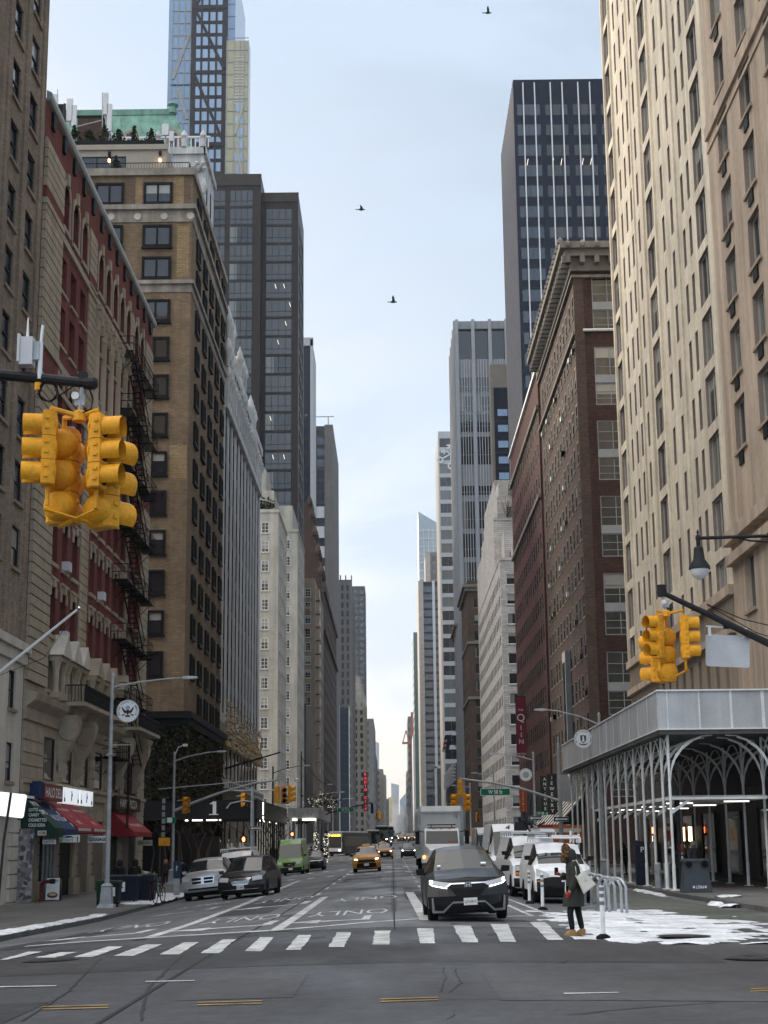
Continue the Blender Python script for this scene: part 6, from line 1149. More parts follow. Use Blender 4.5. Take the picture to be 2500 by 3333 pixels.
sign('hanging_sign', 'small white sign reading LOTTO hanging under the green awning', (-16.1, 73.6, 1.98), .66, .23, SWH, 'LOTTO', .12, SINK, BLK, tw=.5)
t = sign('hanging_sign', 'pale sign reading GIFTS with a little green statue under the blue awning', (-15.65, 76, 2.13), 1.0, .35, SWH, ['', 'GIFTS'], .1, mat('sign_green', (.05, .16, .10), .5, 0), tw=.36)
part('picture', MB().prism([(-.22, -.013, .03), (-.1, -.013, .14), (.1, -.013, .12), (.24, -.013, .02), (.05, -.013, .06)], SINK, (0, .003, 0)).box(.36, .42, -.014, -.011, -.15, .1, MT['sign_green']).box(-.43, -.38, -.014, -.011, -.15, .0, MT['sign_green']), t)
sign('hanging_sign', 'white sign reading LUGGAGE in bold letters under the right red awning', (-15.6, 83, 2.12), 1.06, .35, SWH, 'LUGGAGE', .18, SINK, tw=.92, bold=.04)
sign('hanging_sign', 'greyish sign reading WINE & SPIRITS under the pizzeria awning', (-16.55, 105, 1.95), .95, .36, CRS, 'WINE & SPIRITS', .14, SINK, tw=.85)
wsign('shop_sign', 'dark pizzeria sign with pale raised letters above the lone red awning', XL+.45, 96.5, 105.8, 3.98, 4.85, mat('dark_plum', (.03, .012, .012), .6, .1), 'HAPPY PIZZA', CRS, 6.5, .5)
t = thing('sandwich_board', 'white sandwich board reading HALO DELI with a food picture', 'sign', (-16.37, 76, walk_z(-1, 76)), R_(6))
part('panel', MB().prism([(-.36, -.2, 0), (.36, -.2, 0), (.33, .03, 1.1), (-.33, .03, 1.1)], BLK, (0, .04, 0)).prism([(-.33, -.203, .04), (.33, -.203, .04), (.31, .018, 1.06), (-.31, .018, 1.06)], SWH, (0, .012, 0)), t); part('leg', MB().prism([(-.36, .5, 0), (.36, .5, 0), (.33, .07, 1.1), (-.33, .07, 1.1)], BLK, (0, .04, 0)), t)
SL = Matrix.Translation((0, -.09, .55)) @ Matrix.Rotation(R_(-12), 4, 'X')
tx = MB(); merge(tx, text_mb('HALO DELI', .10, mat('ink_purple', (.08, .03, .14), .6, 0), .012, .015, .5), SL @ Matrix.Translation((0, -.01, .38))); [tx.xf(Matrix(), len(tx.v)) or merge(tx, MB().box(-w_, w_, -.022, -.014, z, z+.022, MT['ink_purple']), SL) for w_, z in ((.24, .26), (.26, .2), (.22, .14), (.27, .06), (.25, .0), (.2, -.06))]; part('lettering', tx, t)
fp = MB(); merge(fp, MB().lathe((0, -.012, -.3), [(.26, 0), (.01, -.004)], mat('bread_brown', (.22, .11, .05), .7, .2, 12), 14, 'y', (1, .55)).lathe((0, -.018, -.27), [(.18, 0), (.01, -.004)], mat('food_cream', (.5, .42, .28), .7, .2, 14), 12, 'y', (1, .4)).box(-.2, .2, -.024, -.02, -.4, -.36, mat('food_dark', (.08, .03, .02), .7, .2)), SL); part('picture', fp, t)
t = thing('standpipe', 'red fire standpipe with dark elbow beside the sandwich board', 'hydrant', (-16.75, 75.2, walk_z(-1, 75))); z = walk_z(-1, 75); MB().tube([(-16.75, 75.2, z), (-16.75, 75.2, z+.75), (-16.65, 75.1, z+.9), (-16.25, 75.0, z+.92)], .09, mat('faded_red', (.16, .03, .03), .7, .2), 8).lathe((-16.27, 75.0, z+.92), [(.12, -.02), (.12, .2)], DKST, 8, 'x').obj('pipe', t)
# bins and dumpsters
def bin_(label, x, y, w_, d, h, m_, lidm, stick=True, wheels=True):
    z = walk_z(-1, y); t = thing('wheeled_bin', label, 'bin', (x, y, z))
    MB().rings([[(x+a*w_/2*k, y+b_*d/2*k, z+zz) for a, b_ in ((-1, -1), (1, -1), (1, 1), (-1, 1))] for k, zz in ((.84, .12), (.98, h-.06), (1.02, h-.05), (1.02, h))], m_).obj('tub', t)
    MB().rings([[(x+a*w_/2*k, y+b_*d/2*k, z+zz) for a, b_ in ((-1, -1), (1, -1), (1, 1), (-1, 1))] for k, zz in ((1.05, h+.003), (1.05, h+.05), (.9, h+.1))], lidm).obj('lid', t)
    for s in (-1, 1):
        for yy in ((-.3, .3) if wheels == 2 else (-.32,)): MB().lathe((x+s*w_*.38-.04, y+yy*d, z+.11), [(.04, 0), (.11, .01), (.11, .07), (.04, .08)], RUB, 12, 'x').obj('wheel', t)
    if stick:
        m_ = MB().box(x-.19, x+.19, y-d*.47-.035, y-d*.47-.025, z+h*.45, z+h*.82, SWH); c = (x, y-d*.47-.045, z+h*.65)
        for a in (90, 210, 330): m_.prism([(c[0]+.09*math.cos(R_(a))+.05*math.cos(R_(a+q)), c[1], c[2]+.09*math.sin(R_(a))+.05*math.sin(R_(a+q))) for q in (0, 120, 240)], SINK, (0, .004, 0))
        m_.obj('recycling_sticker', t)
BINB = mat('bin_black', (.016, .018, .017), .5, .15, 2); BING = mat('bin_green', (.012, .045, .025), .5, .15, 2); DMP = mat('dumpster_blue', (.012, .016, .035), .5, .2, 2)
bin_('black wheeled recycling bin with white sticker by the lamp post base', -12.0, 67.5, .72, .75, 1.0, BINB, BINB); bin_('dark green bin half hidden behind the lamp post', -12.55, 68.6, .6, .7, 1.0, BING, BING, False)
bin_('long dark blue dumpster with sticker behind the black bin', -12.25, 71.6, 1.5, 1.1, 1.15, DMP, BINB, True, 2); bin_('second blue dumpster standing at the right end of the first', -11.45, 73.4, .8, 1.2, 1.15, DMP, BINB, False, 2)
t = thing('traffic_barrel', 'dark blue payment kiosk with question mark beside the silver pickup', 'kiosk', (-10.95, 80, walk_z(-1, 80))); t['category'] = 'kiosk'; t.name = 'payment_kiosk'; z = walk_z(-1, 80)
MB().box(-11.1, -10.8, 79.85, 80.1, z, z+1.5, GALV).box(-11.12, -10.78, 79.83, 80.12, z+.9, z+1.75, mat('kiosk_blue', (.02, .04, .08), .5, .1)).obj('body', t); merge(MB(), text_mb('?', .25, SWH, 0, .01), Matrix.Translation((-10.95, 79.82, z+1.4))).obj('lettering', t)
def bicycle(label, x, y, rz, z0, col):
    t = thing('bicycle', label, 'bicycle', (x, y, z0), rz, 'parked bicycles by the kerb'); F = MB()
    for yy in (0, 1.05):
        w_ = MB().tube([(0, yy+.34*math.cos(a*math.pi/10), .34+.34*math.sin(a*math.pi/10)) for a in range(21)], .022, RUB, 5)
        for a in range(9): w_.tube([(0, yy, .34), (0, yy+.33*math.cos(a*.7), .34+.33*math.sin(a*.7))], .004, GALV, 3)
        part('wheel', w_, t)
    for a, b_ in (((0, .02), (.16, .72)), ((.16, .72), (.62, .78)), ((.2, .6), (.5, .3)), ((.62, .8), (.5, .3)), ((.5, .3), (1.05, .34)), ((.62, .78), (1.05, .34))): F.tube([(0, a[0], .34 if a == (0, .02) else a[1]), (0, b_[0], b_[1])], .02, col, 5)
    F.tube([(-.25, .22, .98), (0, .14, .95), (.25, .22, .98)], .014, BLK, 5).tube([(0, .16, .72), (0, .13, .96)], .016, BLK, 5); part('frame', F, t); part('saddle', MB().box(-.06, .06, .52, .78, .9, .96, BLK).tube([(0, .62, .78), (0, .64, .9)], .014, BLK, 5), t)
zz = walk_z(-1, 71); bicycle('black bicycle parked at the kerb beside the dumpsters', -10.62, 70.6, R_(-10), zz, BLK); bicycle('dark red bicycle leaning behind the black one', -10.98, 71.6, R_(12), zz, mat('bike_red', (.12, .015, .015), .4, .05))
t = thing('sign_pole', 'dark pole with small white signs and a yellow box near the left corner', 'sign pole', (-15.0, 100, walk_z(-1, 100))); x = atY(532, 2700, 100).x; z = walk_z(-1, 100)
MB().tube([(x, 100, z), (x, 100, 5.2)], .07, DKST, 6).obj('pole', t); m_ = MB(); [m_.box(x-.1, x+.1, 99.88, 99.92, 2.3+.42*i, 2.6+.42*i, FRG) for i in range(6)]; m_.box(x+.25, x+.55, 99.88, 99.92, 3.2, 3.5, SWH).obj('sign_plate', t); MB().box(x-.25, x+.45, 99.7, 99.95, 1.75, 2.25, YEL).obj('signal_box', t)
t = thing('pedestrian_signal', 'glowing red hand signal on the pole before the black shed', 'signal', atY(793, 2732, 124.4)); c = atY(793, 2732, 124.4); RED = mat('red_signal', (1, .16, .05), emit=9); MB().box(c.x-.24, c.x+.24, 124.4, 124.6, c.z-.24, c.z+.24, BLK).obj('housing', t); MB().prism([(c.x+a, 124.38, c.z+b_) for a, b_ in ((-.08, -.17), (.08, -.17), (.12, 0), (.1, .1), (.06, .16), (0, .2), (-.06, .15), (-.12, .08), (-.1, -.05))], RED, (0, .01, 0)).obj('hand', t)
t = thing('pedestrian_signal', 'small glowing red signal under the pale canopy behind the green van', 'signal', atY(952, 2715, 186)); c = atY(952, 2715, 186); MB().box(c.x-.25, c.x+.25, 186, 186.2, c.z-.3, c.z+.3, BLK).tube([(c.x, 186.1, -.3), (c.x, 186.1, 6)], .07, GALV, 6).obj('housing', t); MB().lathe((c.x, 185.97, c.z), [(.18, 0), (.18, .02)], RED, 10, 'y').obj('lens', t)
t = thing('pedestrian_signal', 'red pedestrian signal seen between the columns of the white shed', 'signal', (12.1, 90, 2.6)); c = atY(2127, 2704, 92); MB().box(c.x-.22, c.x+.22, 92, 92.2, c.z-.3, c.z+.3, BLK).tube([(c.x, 92.1, -.2), (c.x, 92.1, c.z)], .05, GALV, 6).obj('housing', t); MB().box(c.x-.1, c.x+.1, 91.97, 91.99, c.z-.15, c.z+.2, RED).obj('hand', t)
# flagpole and white board at the left edge
t = thing('flagpole', 'bare white flagpole slanting up from the left building', 'flagpole', (XL, 61.5, 6.9)); MB().tube([(XL, 61.5, 7.1), (-15.8, 61.7, 8.6), (-12.75, 62, 11.2)], .085, WHT, 8, .05).lathe((-12.7, 62, 11.25), [(.02, -.1), (.1, 0), (.02, .1)], CHR, 8).obj('pole', t, .6)
MB().tube([(-12.8, 62, 11.1), (-14, 61.8, 9.2), (-17.3, 61.6, 7.9)], .012, RUB, 3).obj('halyard', t)
t = thing('flagpole', 'black flagpole jutting from the base of the white terracotta tower', 'flagpole', (XL, 160, 8)); a, c = atX(732, 2502, XL), atY(911, 2449, 158); MB().tube([a, c], .12, BLK, 6, .07).obj('pole', t)
c = atY(36, 2620, 40); t = thing('blank_sign', 'bright blank white board on a dark leaning post at the left edge', 'sign', c); MB().prism(rrect(.72, .60, .06, 40, (c.x, c.z)), mat('lit_board', (.9, .92, .94), emit=.6), (0, .04, 0)).xf(Matrix.Translation(c) @ Matrix.Rotation(R_(7), 4, 'Y') @ Matrix.Translation(-c)).obj('panel', t); MB().tube([atY(36, 2580, 39.9), atY(12, 2740, 39.9), atY(-8, 2960, 39.9)], .035, DKST, 6).obj('post', t)
# ------------------------------------------------------------------ right pavement
STL = mat('rack_steel', (.42, .44, .46), .35, .1, 3, metal=.5)
for i in range(6):
    p = ground((2012, 1996, 1976, 1952, 1930, 1902)[i], (2974, 2972, 2966, 2952, 2944, 2934)[i])
    t = thing('bike_rack', '', 'bike rack', p, R_(-58), 'row of inverted U bike racks'); t['label'] = ('nearest inverted U bike rack, beside the white marker post', 'second inverted U bike rack from the white marker post', 'third inverted U bike rack behind the tote bag', 'fourth inverted U bike rack, right behind the walking person', 'fifth inverted U bike rack in front of the white van', 'last inverted U bike rack, closest to the white van wheel')[i]
    part('hoop', MB().tube([(-.36, 0, 0), (-.36, 0, .62)]+[(-.36*math.cos(a), 0, .62+.3*math.sin(a)) for a in [R_(q) for q in range(15, 180, 15)]]+[(.36, 0, .62), (.36, 0, 0)], .042, STL, 8), t, 3); part('foot', MB().box(-.45, -.27, -.08, .08, 0, .02, STL).box(.27, .45, -.08, .08, 0, .02, STL), t)
RFL = mat('reflective_grey', (.16, .17, .18), .4, .05); MKW = mat('marker_white', (.68, .68, .68), .5, .15, 4)
for lab, px, py, h in (('white flexible marker post at the edge of the snow patch, nearest of the three', 1964, 3056, .98), ('white flexible marker post in front of the white van wheel', 1767, 2962, 1.02), ('white flexible marker post farthest along the lane line', 1724, 2942, 1.02)):
    p = ground(px, py); t = thing('marker_post', lab, 'bollard', p, 0, 'white flexible marker posts'); mb = MB().tube([(0, 0, .04), (0, 0, h)], .045, MKW, 8)
    for z in (.62, .76, .88): mb.lathe((0, 0, z), [(.0455, 0), (.0465, .001), (.0465, .07), (.0455, .071)], RFL, 8)
    part('post', mb, t, .6); part('base', MB().lathe((0, 0, 0), [(.15, 0), (.13, .05), (.06, .09), (.03, .1)], RUB, 10), t)
c = ground(2266, 2905, .15); t = thing('street_bin', 'dark grey tapered street bin with upside down white lettering', 'bin', c); PRM = mat('bin_slate', (.055, .065, .075), .5, .12, 2)
part('tub', MB().rings([[(a*w_, b_*d_, z) for a, b_ in ((-1, -1), (1, -1), (1, 1), (-1, 1))] for w_, d_, z in ((.52, .42, 0), (.50, .42, .12), (.40, .36, 1.08), (.46, .4, 1.1), (.46, .4, 1.18), (.38, .34, 1.2))], PRM), t); part('wheel', MB().lathe((.28, -.42, 1.02), [(.05, 0), (.13, -.01), (.13, -.08), (.05, -.09)], RUB, 12, 'y').lathe((-.3, -.42, 1.02), [(.05, 0), (.11, -.01), (.11, -.07), (.05, -.08)], RUB, 12, 'y'), t)
part('lettering', merge(MB(), text_mb('\u2605PRET\u2605', .13, SWH, 0, .01, .55), Matrix.Translation((.06, -.437, .2)) @ Matrix.Rotation(math.pi, 4, 'Y')), t)
for x, y, lab in ((10.65, 63.5, 'left of two grey steel bollards under the white shed'), (11.0, 63.3, 'right of two grey steel bollards under the white shed')): t = thing('bollard', lab, 'bollard', (x, y, walk_z(1, y)), 0, 'grey bollards'); part('post', MB().lathe((0, 0, 0), [(.14, 0), (.14, .95), (.1, 1.0), (.02, 1.02)], GALV, 10), t, .6)
t = thing('hydrant', 'black hydrant shaped bollard beside the grey bollards', 'hydrant', (11.35, 63, walk_z(1, 63))); part('body', MB().lathe((0, 0, 0), [(.2, 0), (.2, .1), (.14, .12), (.13, .7), (.19, .75), (.17, .9), (.08, 1.0), (.05, 1.08)], BLK, 10).lathe((0, 0, .6), [(.07, -.26), (.08, .26)], BLK, 8, 'x'), t, .6)
t = thing('parking_meter', 'dark blue parking meter cabinet with white P under the white shed', 'parking meter', (10.75, 68, walk_z(1, 68))); part('cabinet', MB().box(-.28, .28, -.2, .2, 0, 1.72, mat('meter_navy', (.012, .018, .035), .45, .1)).prism([(-.28, -.2, 1.723), (.28, -.2, 1.723), (.28, -.2, 1.78), (-.28, -.2, 1.9)], MT['meter_navy'], (0, .4, 0)), t); part('lettering', merge(MB(), text_mb('P', .22, SWH, 0, .01), Matrix.Translation((0, -.212, 1.5))), t)
t = thing('sign_pole', 'dark sign pole standing inside the white shed', 'sign pole', (12.1, 62, walk_z(1, 62))); x = atY(2208, 2700, 62).x-12.1; part('pole', MB().tube([(x, 0, 0), (x, 0, 3.9)], .06, DKST, 6).box(x-.1, x+.1, -.05, .05, 2.6, 3.9, DKST), t)
t = thing('sign_pole', 'grey box and sticker covered post beside the shed columns', 'sign pole', (10.6, 84, walk_z(1, 84))); x = atY(1950, 2700, 84).x-10.6; part('pole', MB().tube([(x, 0, 0), (x, 0, 5.5)], .12, DKST, 8), t); part('box', MB().box(x-.45, x, -.25, 0, 3.6, 4.6, GALV), t)
# shop signs on the right
LTW = mat('sign_letter_white', (.72, .73, .72), .5, 0)
def vsign(name, label, px, y0_, y1_, Y, txt, w_, bg_, mt, h=None):
    a, c = atY(px, y0_, Y), atY(px, y1_, Y); t = thing(name, label, 'sign', ((a.x+c.x)/2, Y, c.z)); x = (a.x+c.x)/2; n = len(txt); st = (a.z-c.z)/n
    if bg_: MB().box(x-w_/2, x+w_/2, Y, Y+.15, c.z-.1, a.z+.1, bg_).obj('panel', t)
    m_ = MB(); [merge(m_, text_mb(ch, h or st*.62, mt, 0, .02), Matrix.Translation((x, Y-.03, a.z-st*(i+.5)))) for i, ch in enumerate(txt) if ch != ' ']; m_.obj('lettering', t); return t
vsign('vertical_sign', 'tall dark vertical sign spelling ANTIQUE in white letters', 1774, 2528, 2640, 150, 'ANTIQUE', .95, mat('sign_charcoal', (.03, .028, .027), .6, .1), LTW); vsign('vertical_sign', 'tall dark vertical sign spelling JEWELRY in white letters', 1797, 2522, 2648, 147, 'JEWELRY', .95, MT['sign_charcoal'], LTW)
vsign('vertical_sign', 'orange vertical sign spelling ACADEMIA', 1703, 2568, 2640, 176, 'ACADEMIA', .85, mat('sign_orange', (.42, .09, .02), .5, .05), LTW)
t = vsign('vertical_sign', 'glowing red vertical theatre sign reading RADIO CITY far down the left', 1190, 2514, 2640, 745, 'RADIO CITY', 2.0, DKB, mat('neon_red', (1, .05, .06), emit=.9), 1.25)
a, c = atY(1690, 2268, 188), atY(1702, 2468, 188); t = thing('banner', 'tall maroon hotel banner with white Q hanging on the right', 'banner', (a.x, 188, c.z)); BNR = mat('banner_maroon', (.17, .02, .04), .7, .1, 1); x = (a.x+c.x)/2
MB().box(x-.62, x+.62, 188, 188.06, c.z, a.z, BNR).obj('cloth', t); m_ = MB(); [merge(m_, text_mb(ch, h_, LTW, 0, b_), Matrix.Translation((x, 187.97, a.z-dz))) for ch, h_, dz, b_ in (('THE', .25, 1.6, 0), ('Q', 1.05, 2.6, 0), ('I', .55, 3.75, 0), ('I', .55, 4.6, 0), ('N', .55, 5.4, 0), ('HILTON', .22, 6.9, 0), ('CLUB', .2, 7.2, 0))]; m_.obj('lettering', t); MB().tube([(x-.7, 188, a.z+.05), (17, 188, a.z+.05)], .05, DKST, 5).tube([(x, 188, a.z), (17, 188, a.z+1.2)], .03, DKST, 4).obj('bracket', t)
t = thing('awning', 'black and white striped awning under the antique sign on the right', 'awning', (15.4, 150, 2.6)); m_ = MB(); n = 9
for i in range(n): ya, yb = 135+26*i/n, 135+26*(i+.7)/n; m_.poly([(16.55, ya, 5.6), (13.9, ya, 2.7), (13.9, yb, 2.7), (16.55, yb, 5.6)], BLK); m_.poly([(16.55, yb, 5.6), (13.9, yb, 2.7), (13.9, ya+26/n, 2.7), (16.55, ya+26/n, 5.6)], LTW)
m_.poly([(16.55, 135, 5.6), (16.55, 135, 2.5), (13.9, 135, 2.5), (13.9, 135, 2.7)], BLK).poly([(13.9, 135, 2.3), (13.9, 161, 2.3), (13.9, 161, 2.7), (13.9, 135, 2.7)], BLK).obj('canopy', t)
for i in range(4): t = thing('globe_lamp', 'round white globe lamp on a post beneath the striped awning', 'lamp', (12.5+.7*i, 133+2*i, .0), 0, 'globe lamps under the striped awning'); part('post', MB().tube([(0, 0, 0), (0, 0, 2.0)], .05, BLK, 6), t); part('globe', MB().lathe((0, 0, 2.0), [(.02, 0), (.2, .1), (.25, .25), (.2, .4), (.02, .5)], MT['frosted_glass'], 10), t, 3)
ORN = mat('barrier_orange', (.40, .10, .02), .6, .1); RDP = mat('barrier_red', (.30, .03, .03), .6, .1)
for lab, px, py, w_, Y, m_ in (('red plastic barrier behind the white vans', 1768, 2703, 3.6, 124, RDP), ('orange construction sign right of the red barrier', 1849, 2705, 2.2, 122, ORN), ('grey construction box between the red barrier and orange sign', 1808, 2702, 2.4, 125, GALV)):
    c = atY(px, py, Y); t = thing('construction_barrier', lab, 'barrier', (c.x, Y, gz(c.x, Y))); MB().box(c.x-w_/2, c.x+w_/2, Y, Y+.5, c.z-.9, c.z+.45, m_).box(c.x-w_/2+.1, c.x+w_/2-.1, Y-.03, Y, c.z-.1, c.z+.2, CRS).obj('panel', t); MB().box(c.x-w_/2, c.x-w_/2+.2, Y, Y+.5, gz(c.x, Y), c.z-.9, DKST).box(c.x+w_/2-.2, c.x+w_/2, Y, Y+.5, gz(c.x, Y), c.z-.9, DKST).obj('leg', t)
mat('flag_blue', (.02, .025, .07), .7, .1)
for i, px in enumerate((1447, 1457)):
    c = atY(px, 2420, 408); t = thing('flag', ('striped flag with blue canton' if not i else 'dark blue flag')+' hanging from a pole on the right facades', 'flag', c); F_ = MB(); n = 7
    for k in range(n):
        z0, z1 = c.z-2.2+.62*k, c.z-2.2+.62*(k+1); mt = (mat('flag_red', (.30, .03, .04), .7, .1) if k % 2 else CRS) if not i else mat('flag_blue', (.02, .025, .07), .7, .1)
        F_.poly([(c.x-.7+.12*k, 408, z0), (c.x+.3+.12*k, 408.3, z0+.2), (c.x+.42+.12*k, 408.3, z1+.2), (c.x-.58+.12*k, 408, z1)], MT['flag_blue'] if (not i and k > 4) else mt)
    F_.obj('cloth', t); MB().tube([(c.x+.6, 408, c.z+2.3), (17, 408, c.z-1)], .08, DKST, 5).obj('pole', t)
# steam puffs
def steam(label, px, py, Y, rx, rz_, n=3):
    c = atY(px, py, Y); mb = MB(); t = thing('steam', label, 'steam', c); t['kind'] = 'stuff'
    m = bpy.data.materials.get('steam') or bpy.data.materials.new('steam'); m.use_nodes = True; nt_ = m.node_tree; nt_.nodes.clear(); o = nt_.nodes.new('ShaderNodeOutputMaterial'); v = nt_.nodes.new('ShaderNodeVolumePrincipled'); v.inputs['Color'].default_value = (.95, .95, .97, 1); v.inputs['Density'].default_value = .05; nt_.links.new(v.outputs[0], o.inputs['Volume'])
    rn = random.Random(px); M = MB()
    for k in range(n):
        x, z, r = c.x+rn.uniform(-.5, .5)*rx, c.z+rz_*(k/n-.4), rx*rn.uniform(.5, .8); M = MB().lathe((x, Y, z), [(r*math.sin(a*math.pi/8)*(1+.2*noise.noise(Vector((a, k, px)))), -r*math.cos(a*math.pi/8)*1.3) for a in range(9)], m, 12); M.obj('puff', t, 3, kind='stuff')
steam('white steam rising from a roof in the left row', 1166, 2245, 790, 5, 14); steam('grey street steam drifting near the far cars on the right', 1338, 2690, 420, 5, 6); steam('pale steam drifting at the end of the avenue', 1300, 2670, 900, 9, 14)
# birds
BIRD = mat('bird_grey', (.045, .05, .06), .7, .1)
for lab, px, py, Y, s in (('small dark bird gliding near the top edge of the sky', 1588, 42, 62, 1), ('dark bird flapping in mid sky left of centre', 1176, 682, 62, -1), ('dark bird with raised wing lowest in the sky', 1280, 983, 60, 1)):
    c = atY(px, py, Y); t = thing('bird', lab, 'bird', c); part('body', MB().lathe((0, 0, 0), [(.005, -.16), (.045, -.06), (.05, .02), (.03, .1), (.025, .13), (.004, .17)], BIRD, 8, 'x', (1, 1)), t, 3)
    for q in (-1, 1): part('wing', MB().prism([(-.04, q*.03, .02), (.07, q*.03, .02), (.05, q*.14, .11 if s > 0 else .06), (.0, q*.27, .2 if s > 0 else .02), (-.05, q*.2, .14)], BIRD, (0, 0, .008)), t)
    part('tail', MB().prism([(-.14, -.02, 0), (-.14, .02, 0), (-.24, .05, 0), (-.24, -.05, 0)], BIRD, (0, 0, .008)), t)
# ------------------------------------------------------------------ vehicles (local frame: nose at y=0 facing -Y, ground at z=0)
def paint(name, col, rough=.28, met=.0): return mat(name, col, rough, .04, 3, met, .3, coat=.15)
P_BLK = paint('car_black', (.010, .010, .012)); P_GRY = paint('car_dark_grey', (.010, .0105, .012)); P_SIL = paint('car_silver', (.42, .43, .45), .3, .5); P_WHT = paint('car_white', (.70, .71, .73)); P_GRN = paint('van_green', (.14, .25, .075)); P_TAXI = paint('taxi_yellow', (.50, .22, .025)); P_NAVY = paint('car_navy', (.012, .014, .022))
CLAD = mat('black_cladding', (.010, .010, .011), .6, .1, spec=.12); HL_ON = mat('headlight_on', (1, .97, .9), emit=5); HL_OFF = mat('headlight_lens', (.45, .46, .47), .1, .05, 8); AMB = mat('amber_lens', (.55, .16, .01), .3, .05); PLT = mat('plate_white', (.62, .62, .58), .5, .05)
_wh = {}
def wheel_me(R, wd):
    k = (round(R, 3), round(wd, 3))
    if k not in _wh:
        ty = MB().lathe((0, 0, 0), [(R*.62, -wd/2+.01), (R*.9, -wd/2), (R, -wd/2+.04), (R, wd/2-.04), (R*.9, wd/2), (R*.62, wd/2-.01)], RUB, 18, 'x')
        ri = MB()
        for s in (-1, 1): ri.lathe((0, 0, 0), [(R*.64, s*(wd/2-.02)), (R*.6, s*(wd/2-.02)), (R*.55, s*(wd/2-.06)), (.03, s*(wd/2-.05))], RIM, 14, 'x')
        _wh[k] = (ty.mesh('tyre', smooth=.6), ri.mesh('rim', smooth=.6))
    return _wh[k]
def car(name, label, X, Y, sp, rz=0, roll=0, cat='car', group=None, z=None):
    W, L = sp['W'], sp['L']; pt = sp['paint']; clad = sp.get('clad', pt); R = sp.get('R', .34); yw = sp['wheels']; zb0 = sp.get('zb', .24)
    t = thing(name, label, cat, (X, Y, gz(X, Y) if z is None else z), rz, group); t.rotation_euler = (0, roll, rz)
    top, sh, wt, gh = sp['top'], sp['sh'], sp['wt'], sp['glass']   # profiles: (y, z) top line, shoulder line, (y, half width of the top edge), glass spans
    lean = sp.get('lean', [(zb0, .06), (.5, 0), (1.0, .16)]); blg = sp.get('bulge', .16)
    yf = lambda x, z_: blg*(abs(x)/(W/2))**2.6+lerp(lean, z_)
    st = set(rng(0, L, .25)) | {y for y, _ in top} | {y for y, _ in sh} | {q for g_ in gh['side'] for q in g_} | set(gh['wind'])
    for y in yw: st |= {y+(R+.06)*math.cos(R_(a)) for a in range(0, 181, 22)}
    st = sorted(q for q in st if 0 <= q <= L); st = [q for i, q in enumerate(st) if i == 0 or q-st[i-1] > .012]
    body, wind, side = MB(), MB(), MB(); rows = []
    for y in st:
        zb = zb0
        for c in yw:
            d = (R+.06)**2-(y-c)**2
            if d > 0: zb = max(zb, R+math.sqrt(d))
        zs = lerp(sh, y); zt = max(lerp(top, y), zs+.03); x4 = lerp(wt, y); k = 1-.06*max(0, (y-L+.5)/.5)**2
        h = W/2*k; zm = max((zb+zs)/2, zb+.02)
        ring = [(0, max(zb0+.03, .2)), (h*.86, zb0+.02 if zb == zb0 else zb), (h*.975, max(zb0+.08, zb)), (h, max(zm, zb+.01)), (h*.97, zs), (x4, zt-.035 if zt-zs > .2 else zt-.01), (x4*.66, zt), (0, zt+.02)]
        bl = max(0, 1-y/.75); row = []
        for x, z_ in ring: row.append((x, y+bl*yf(x, z_), z_))
        rows.append(row)
    n = 8
    for (ra, ya), (rb, yb) in zip(zip(rows, st), zip(rows[1:], st[1:])):
        ym = (ya+yb)/2; inw = gh['wind'][0] <= ym <= gh['wind'][1]; ins = any(a <= ym <= b_ for a, b_ in gh['side'])
        for i in range(n-1):
            q = [ra[i], rb[i], rb[i+1], ra[i+1]]; tgt, m_ = body, pt
            if i < 3 and (i < 2 or sp.get('hiclad')): m_ = clad
            if i == 4 and ins: tgt, m_ = side, G_CAR
            if i in (5, 6) and inw: tgt, m_ = wind, G_CAR
            tgt.poly(q, m_); tgt.poly([(-x, y, z_) for x, y, z_ in reversed(q)], m_)
    # nose and tail
    r0 = rows[0]; nx = 9; cap = []
    for x, y, z_ in r0: cap.append([(u, yf(u, z_), z_) for u in [x*(-1+2*j/(nx-1)) for j in range(nx)]])
    for i in range(n-1):
        for j in range(nx-1): body.poly([cap[i][j], cap[i][j+1], cap[i+1][j+1], cap[i+1][j]], clad if i < 1 or (i < sp.get('noseclad', 1)) else pt)
    rl = rows[-1]
    for i in range(n-1): body.poly([rl[i], (-rl[i][0],)+rl[i][1:], (-rl[i+1][0],)+rl[i+1][1:], rl[i+1]], pt)
    part('body', body, t, .55); part('windscreen', wind, t, .5)
    part('side_window', side, t, .5) if side.v else None
    for i, y in enumerate(yw):
        for s in (-1, 1):
            ty, ri = wheel_me(R, sp.get('tw', .22)); w_ = sub('wheel', ty, t, (s*(W/2-.13), y, R)); sub('rim', ri, w_)
    part('underbody', MB().box(-W/2+.25, W/2-.25, .5, L-.3, .18, zb0+.25, BLK).box(-W/2+.03, W/2-.03, yw[0]-R-.1, yw[0]+R+.1, R, R+.28, BLK).box(-W/2+.03, W/2-.03, yw[1]-R-.1, yw[1]+R+.1, R, R+.28, BLK), t)
    for s in (-1, 1):
        x, y, z_ = sp['mirror']; part('mirror', MB().rings([[(s*(x+a), y+yy, z_+c) for a, c in ((0, -.07), (.2, -.06), (.22, .07), (.03, .08))] for yy in (0, .12)], sp.get('mm', clad)).box(min(s*(x-.12), s*(x+.03)), max(s*(x-.12), s*(x+.03)), y+.03, y+.08, z_-.08, z_-.03, sp.get('mm', clad)), t)
